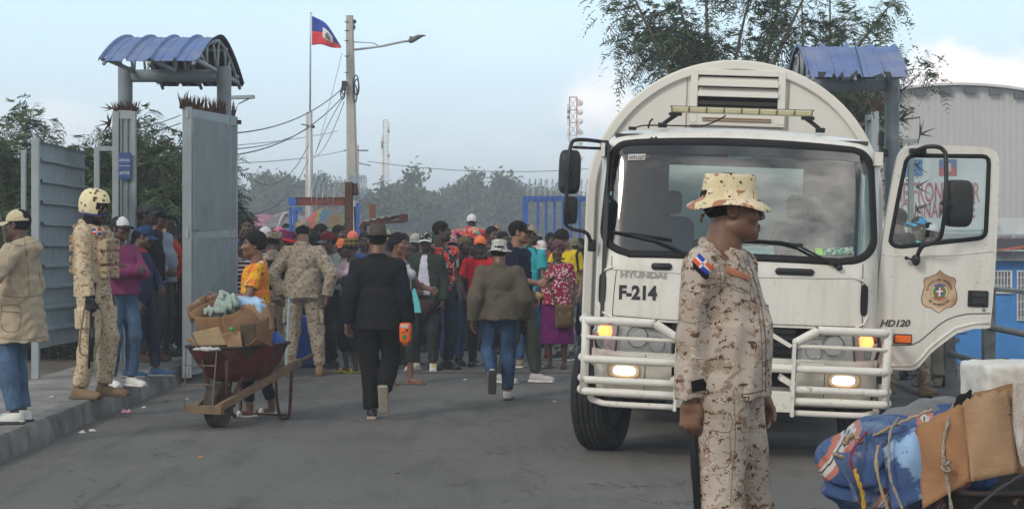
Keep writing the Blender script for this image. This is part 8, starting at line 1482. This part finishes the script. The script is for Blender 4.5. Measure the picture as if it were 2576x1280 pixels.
mb=MB();mb.lathe([(0,0),(.018,0),(.02,.02),(.018,.03),(0,.03)],at(583,832,B1-.15),10);tag(mb.build('green_stopper',plain('green cap',(.02,.35,.08),.4),None,True),'small green bottle cap poking out of the wheelbarrow load','cap')
q=Grp(.02);c_=at(525,878,B1-.25);q.add(p_el(c_,(.13,.06,.022)));V,F=solidify([q],Vector(c_)-Vector((.2,)*3),Vector(c_)+Vector((.2,)*3),.008,.02,.008,3);tag(mesh_obj('plastic_wrap',V,F,plain('dirty plastic wrap',(.42,.42,.40),.35)),'dirty clear plastic wrap on the front rim of the loaded wheelbarrow','wrap')
# foreground load at the lower right corner
GB=7.0;barrow((1.74,6.95,0),R(-84),'dark battered wheelbarrow in the lower right corner under a roped load',mat('dark battered tray',(.028,.026,.025),.6,.3,6,.3,30,dirt=((.24,.16,.11),10,.62,.66)),WOODB,rim_z=.68,rack=False,tw=1.2)
def stripe_tarp():
 t=NT('striped blue sacking');P_=t.map((1,1,1),rot=(0,R(-32),0));x=t.n('ShaderNodeSeparateXYZ',{0:P_}).outputs[0];w=t.math('ADD',x,t.math('MULTIPLY',t.noise(6),.03));f=t.math('FRACT',t.math('MULTIPLY',w,4.2));c=t.ramp(f,[(0,(.045,.085,.20)),(.50,(.07,.12,.25)),(.62,(.42,.16,.12)),(.69,(.50,.48,.46)),(.72,(.04,.04,.05)),(.74,(.50,.48,.46)),(.80,(.42,.16,.12)),(.87,(.045,.085,.20))],True);c=t.mix(t.mr(t.noise(5,None,6,.7),.5,.68,0,.7),c,(.19,.25,.34));c=t.mix(t.mr(t.noise(9,None,6,.7),.60,.70,0,.7),c,(.28,.21,.15));return clothfin(t,c,.85,.7,10)
ST=stripe_tarp();q=Grp(.06);a_,b_=at(2165,1175,GB),at(2380,1150,GB+.1);q.add(p_rc(a_,b_,.165,.20));q.add(p_el(at(2240,1110,GB+.05),(.17,.15,.09)));q.add(p_el(at(2190,1215,GB-.02),(.13,.15,.12)));V,F=solidify([q],Vector(a_)-Vector((.4,)*3),Vector(b_)+Vector((.4,)*3),.009,.02,.022,1.3,5);tag(mesh_obj('sack_roll',V,F,ST),'blue striped sacking roll tied with rope in the lower right corner','sack')
BLUEW=mat('faded blue board',(.06,.10,.20),.8,.3,6,.3,20,dirt=((.30,.28,.26),7,.52,.62));
card('cardboard',[(2097,1142),(2190,1150),(2215,1290),(2150,1260)],[GB-.15,GB-.05,GB-.1,GB-.2],BLUEW,'torn blue printed board lip sticking out at the left end of the striped roll','board',.012,.02,.03,seed=11,tear=.012);card('cardboard',[(2128,1120),(2150,1098),(2200,1170),(2150,1168)],[GB-.1,GB,GB-.15,GB-.15],ST,'curled striped flap on the end of the roped sack roll','flap',.010,.02,.03,seed=12,tear=.01)
card('cardboard',[(2222,1128),(2330,1060),(2330,1250),(2245,1285)],[GB-.16,GB-.18,GB-.28,GB-.25],mat('light blue printed card',(.20,.32,.48),.8,.3,5,.3,20,dirt=((.05,.09,.22),4,.5,.53)),'light blue printed cardboard wrapped round the striped roll','cardboard',.006,.012,.05,seed=13)
card('cardboard',[(2304,1080),(2430,1010),(2440,1210),(2322,1280)],[GB-.20,GB-.20,GB-.33,GB-.30],cardm('orange brown cardboard',(.36,.195,.10),(.27,.14,.07),1200),'curved orange brown cardboard sheet in the lower right corner','cardboard',.007,.012,.05,seed=14,tear=.008);o_=card('cardboard',[(2424,1008),(2536,980),(2556,1190),(2440,1212)],[GB-.22,GB-.20,GB-.30,GB-.33],CARD2,'pale creased cardboard box side right of the curved sheet','cardboard',.010,.008,.02,seed=15,tear=.010)
for k,yy in enumerate((1048,1062,1135,1168)):
 mb=MB();mb.tube(catmull([at(2428,yy+4,GB-.235),at(2480,yy-3,GB-.262),at(2546,yy-7,GB-.235)],5),.0022,5);mb.build('crease',plain('crease shade',(.16,.095,.055),.9),o_)
card('cardboard',[(2512,975),(2600,965),(2610,1190),(2548,1192)],[GB-.12,GB-.1,GB-.25,GB-.28],CARD,'darker cardboard piece at the right frame edge under the foam block','cardboard',.007,.01,.02,seed=16);card('cardboard',[(2440,1010),(2470,985),(2560,972),(2520,1000)],[GB-.22,GB-.05,GB-.05,GB-.2],CARD,'torn cardboard flap folded over below the foam block','cardboard',.006,.01,.01,seed=17,tear=.008)
def foam():
 t=NT('weathered foam');c=t.mix(t.mr(t.noise(4,None,6,.7),.45,.75),(.60,.60,.57),(.44,.36,.26));return t.fin(c,.9,0,.2,t.bump(t.noise(90,None,3),.5,.004))
q=Grp(.02);c_=at(2540,960,GB+.12);q.add(p_bx(c_,(.150,.16,.080),.018,rotm(0,R(-1),R(6))));V,F=solidify([q],Vector(c_)-Vector((.3,)*3),Vector(c_)+Vector((.3,)*3),.008,.02,.004,2);tag(mesh_obj('foam_block',V,F,foam()),'weathered white foam block on top of the load at the right frame edge','foam')
q=Grp(.05);[q.add(p_el(at(px,py,GB+.22),(rx,.14,rz_)))for px,py,rx,rz_ in((2265,1058,.08,.04),(2320,1048,.10,.05),(2375,1040,.11,.05),(2300,1075,.10,.05),(2420,1040,.08,.05))];V,F=solidify([q],at(2200,1150,GB)-Vector((.1,.2,.1)),at(2480,980,GB+.4)+Vector((.1,.2,.1)),.009,.02,.014,1.3);tag(mesh_obj('grey_sack',V,F,cloth('grey sacking',(.17,.175,.18),.2)),'limp grey sack behind the striped roll in the lower right corner','sack')
q=Grp(.02);[q.add(p_rc(at(*a,GB-.1),at(*b,GB-.1),r1,r2))for a,b,r1,r2 in(((2405,1058),(2425,1010),.028,.030),((2425,1010),(2440,985),.020,.010),((2415,1025),(2452,1012),.020,.016),((2422,1010),(2450,1000),.014,.010))];V,F=solidify([q],at(2380,1090,GB-.1)-Vector((.05,.1,.05)),at(2470,970,GB-.1)+Vector((.05,.1,.05)),.006,.02,.004,3);tag(mesh_obj('glove',V,F,BLK),'black glove lying on the load beside the foam block','glove')
ROPE=mat('dirty rope',(.30,.26,.21),.95,.3,60,.8,120);
def rope(pts,r_,lb,m=ROPE,kn=()):
 P_=catmull([at(*p)for p in pts],6);mb=MB();ph=0
 for s_ in(0,1):mb.tube([p+Vector((math.cos(i*.9+s_*math.pi),0,math.sin(i*.9+s_*math.pi)))*r_*.55 for i,p in enumerate(P_)],r_*.7,6)
 for(px,py,y_)in kn:c=at(px,py,y_);mb.tube([c+Vector((.016*math.cos(a*2.1),-.010+.008*math.sin(a*3),.018*math.sin(a*1.3)))for a in[i*.5 for i in range(20)]],r_*.8,5)
 tag(mb.build('rope',m,None,True),lb,'rope')
rope([(2402,1010,GB-.05),(2385,1060,GB-.27),(2374,1110,GB-.30),(2374,1160,GB-.33),(2385,1220,GB-.36),(2395,1290,GB-.38)],.006,'knotted dirty rope crossing the curved cardboard sheet',kn=((2378,1172,GB-.36),));rope([(2262,1050,GB-.10),(2240,1085,GB-.22),(2236,1140,GB-.26),(2240,1200,GB-.30),(2262,1260,GB-.32),(2280,1300,GB-.33)],.005,'grey rope round the light blue printed cardboard');rope([(2195,1070,GB-.05),(2165,1105,GB-.17),(2140,1150,GB-.22),(2152,1200,GB-.22)],.004,'dark red cord round the end of the striped roll',plain('red cord',(.25,.01,.02),.8));rope([(2150,1180,GB-.22),(2160,1210,GB-.26),(2172,1250,GB-.26),(2172,1300,GB-.27)],.008,'yellow strap hanging at the left end of the striped roll',plain('yellow strap',(.40,.24,.03),.8));rope([(2440,1290,GB-.50),(2520,1225,GB-.50),(2600,1180,GB-.45)],.006,'thin dark cord along the tray rim of the lower right wheelbarrow',plain('dark cord',(.05,.045,.05),.8))
def film_mat():
 t=NT('clear film');n_=t.noise(7,t.map((3,3,.6)),5,.6,1.0);return t.fin((.50,.47,.44),.35,0,.5,t.bump(n_,.8,.02),Alpha=t.mr(n_,.35,.7,.25,.75))
o_=card('plastic_film',[(2544,960),(2610,940),(2610,1200),(2566,1170)],[GB-.30,GB-.25,GB-.4,GB-.4],film_mat(),'clear plastic film hanging over the load at the right frame edge','film',.001,.02,.03,seed=21)
FR_=cardm('frayed board edge',(.40,.31,.21),(.30,.22,.15),900)
for pts,r_,lb in(([(2095,1140,GB-.17),(2118,1150,GB-.16),(2150,1146,GB-.12),(2188,1152,GB-.08)],.009,'frayed board edge at the far left of the striped roll'),([(2188,1098,GB-.10),(2230,1078,GB-.14),(2290,1052,GB-.13),(2345,1030,GB-.14)],.006,'frayed edge along the top of the striped roll'),([(2126,1118,GB-.10),(2134,1100,GB-.1),(2152,1096,GB-.1),(2162,1108,GB-.13)],.012,'curled frayed board corner standing up on the striped roll'),([(2210,1120,GB-.20),(2204,1160,GB-.24),(2214,1220,GB-.25),(2236,1290,GB-.26)],.007,'frayed vertical board edge beside the light blue printed cardboard')):
 P_=catmull([at(*p)for p in pts],8);rr=random.Random(len(lb));mb=MB();mb.tube([p+Vector((0,0,rr.uniform(-.004,.004)))for p in P_],[r_*rr.uniform(.6,1.3)for _ in P_],6);tag(mb.build('frayed_edge',FR_,None,True),lb,'board edge')
 # ---- motorcycles beyond the railing
def moto(loc_,rz,label,col):
 f=empty('motorcycle',loc_,rz,label,'motorcycle');rot=Matrix.Rotation(R(90),3,'X')
 for y in(-.62,.62):
  w_=empty('wheel',(y,0,.30),0,parent=f);mb=MB();mb.lathe([(.25,-.03),(.285,-.04),(.30,-.02),(.30,.02),(.285,.04),(.25,.03)],(0,0,0),28,rot);mb.build('tyre',BLACKR,w_,True);mb=MB();mb.lathe([(.25,-.02),(.24,0),(.25,.02)],(0,0,0),28,rot);[mb.tube([(0,0,0),(.24*math.cos(a),0,.24*math.sin(a))],.005,4)for a in[k*math.pi/6 for k in range(12)]];mb.lathe([(.05,-.05),(.05,.05)],(0,0,0),12,rot);mb.build('rim',plain('steel rim',(.16,.16,.155),.6,.3),w_)
 mb=MB();[mb.tube(p,.018,6)for p in([(-.42,0,.85),(-.3,0,.45),(.05,0,.32),(.3,0,.42),(.62,.06,.30)],[(-.42,0,.85),(.1,0,.72),(.7,0,.78)],[(.3,0,.42),(.55,0,.75)])];mb.build('frame',BLACKP,f,True);mb=MB();[mb.tube([(-.62,s_*.07,.30),(-.42,s_*.07,.95)],.02,6)for s_ in(-1,1)];mb.build('fork',plain('fork metal',(.3,.3,.3),.3,.8),f,True);mb=MB();mb.tube([(-.32,-.34,1.02),(-.40,-.12,1.0),(-.40,.12,1.0),(-.32,.34,1.02)],.015,6);mb.build('handlebar',BLACKP,f,True)
 for nm,gg,m in(('tank',[p_el((-.18,0,.82),(.24,.12,.11))],col),('seat',[p_bx((.32,0,.84),(.38,.12,.05),.045)],BLACKP),('engine',[p_bx((0,0,.42),(.16,.12,.13),.03),p_rc((0,0,.5),(-.05,0,.65),.07,.07)],plain('engine metal',(.12,.12,.12),.5,.5)),('fender',[p_rc((-.8,0,.55),(-.5,0,.62),.05,.05),p_rc((.55,0,.66),(.9,0,.55),.05,.04)],col),('headlight',[p_el((-.52,0,.92),(.07,.08,.08))],plain('lamp glass',(.7,.7,.66),.2))):
  q=Grp(.02);[q.add(g)for g in gg];V,F=solidify([q],(-1,-.3,.2),(1,.3,1.1),.02,.02);mesh_obj(nm,V,F,m,f)
moto((8.45,34.5,-1.25),R(70),'parked motorcycle with blue trim beyond the railing, seen through the door arch',plain('blue trim',(.03,.12,.40),.3));moto((7.75,27.5,-1.25),R(12),'parked red motorcycle beyond the railing behind the foam block',plain('red trim',(.50,.02,.03),.3))
mb=MB();rr=random.Random(77)
for i in range(1500):
 e_=rr.random();x=rr.choice((-3.68+abs(rr.gauss(0,.25)),rr.uniform(-3.6,4.0)));y=5+17*rr.random()**.8;s_=rr.uniform(.003,.011)*(1 if x<-3.2 else .7);c=Vector((x,y,.002));p=[c+Vector((rr.uniform(-1,1),rr.uniform(-1,1),0))*s_ for _ in range(3)];mb.add(p+[c+Vector((0,0,s_*.8))],[(0,1,3),(1,2,3),(2,0,3)])
tag(mb.build('grit',mat('grit',(.26,.24,.21),.95,.4,3)),kind='stuff')
for i,(px,py,c_,s_,lb)in enumerate(((470,1005,(.5,.49,.46),.03,'small pale paper scrap on the road under the gate leaf'),(1395,1010,(.45,.44,.42),.02,'tiny white scrap on the road left of the truck tyre'),(1000,1190,(.12,.10,.08),.02,'tiny dark scrap on the open road in the foreground'),(1170,955,(.55,.54,.52),.025,'pale scrap on the road joint behind the grey jacketed man'),(130,1000,(.4,.35,.3),.03,'pale scrap on the pavement between the parka man and the soldier'),(415,1010,(.10,.09,.08),.03,'dark scrap of rubbish at the kerb foot near the gate leaf'))):litter(gp(px,py,PZ if i==4 else 0),s_,plain('scrap %d'%i,c_,.8),lb,50+i)
# ------------------------------------------------------------------ haze over everything near the ground
mb=MB();mb.bb((-1600,-60,-3),(1600,2600,17));hz_=mb.build('haze',None);hz_.data.materials.clear()
hm_=bpy.data.materials.new('haze');hm_.use_nodes=True;nt_=hm_.node_tree;nt_.nodes.clear();ho_=nt_.nodes.new('ShaderNodeOutputMaterial');hv_=nt_.nodes.new('ShaderNodeVolumePrincipled');nt_.links.new(hv_.outputs[0],ho_.inputs['Volume'])
hv_.inputs['Color'].default_value=(.86,.92,1.0,1);hv_.inputs['Density'].default_value=.0026;hv_.inputs['Anisotropy'].default_value=0.0
hz_.data.materials.append(hm_);tag(hz_,kind='stuff')
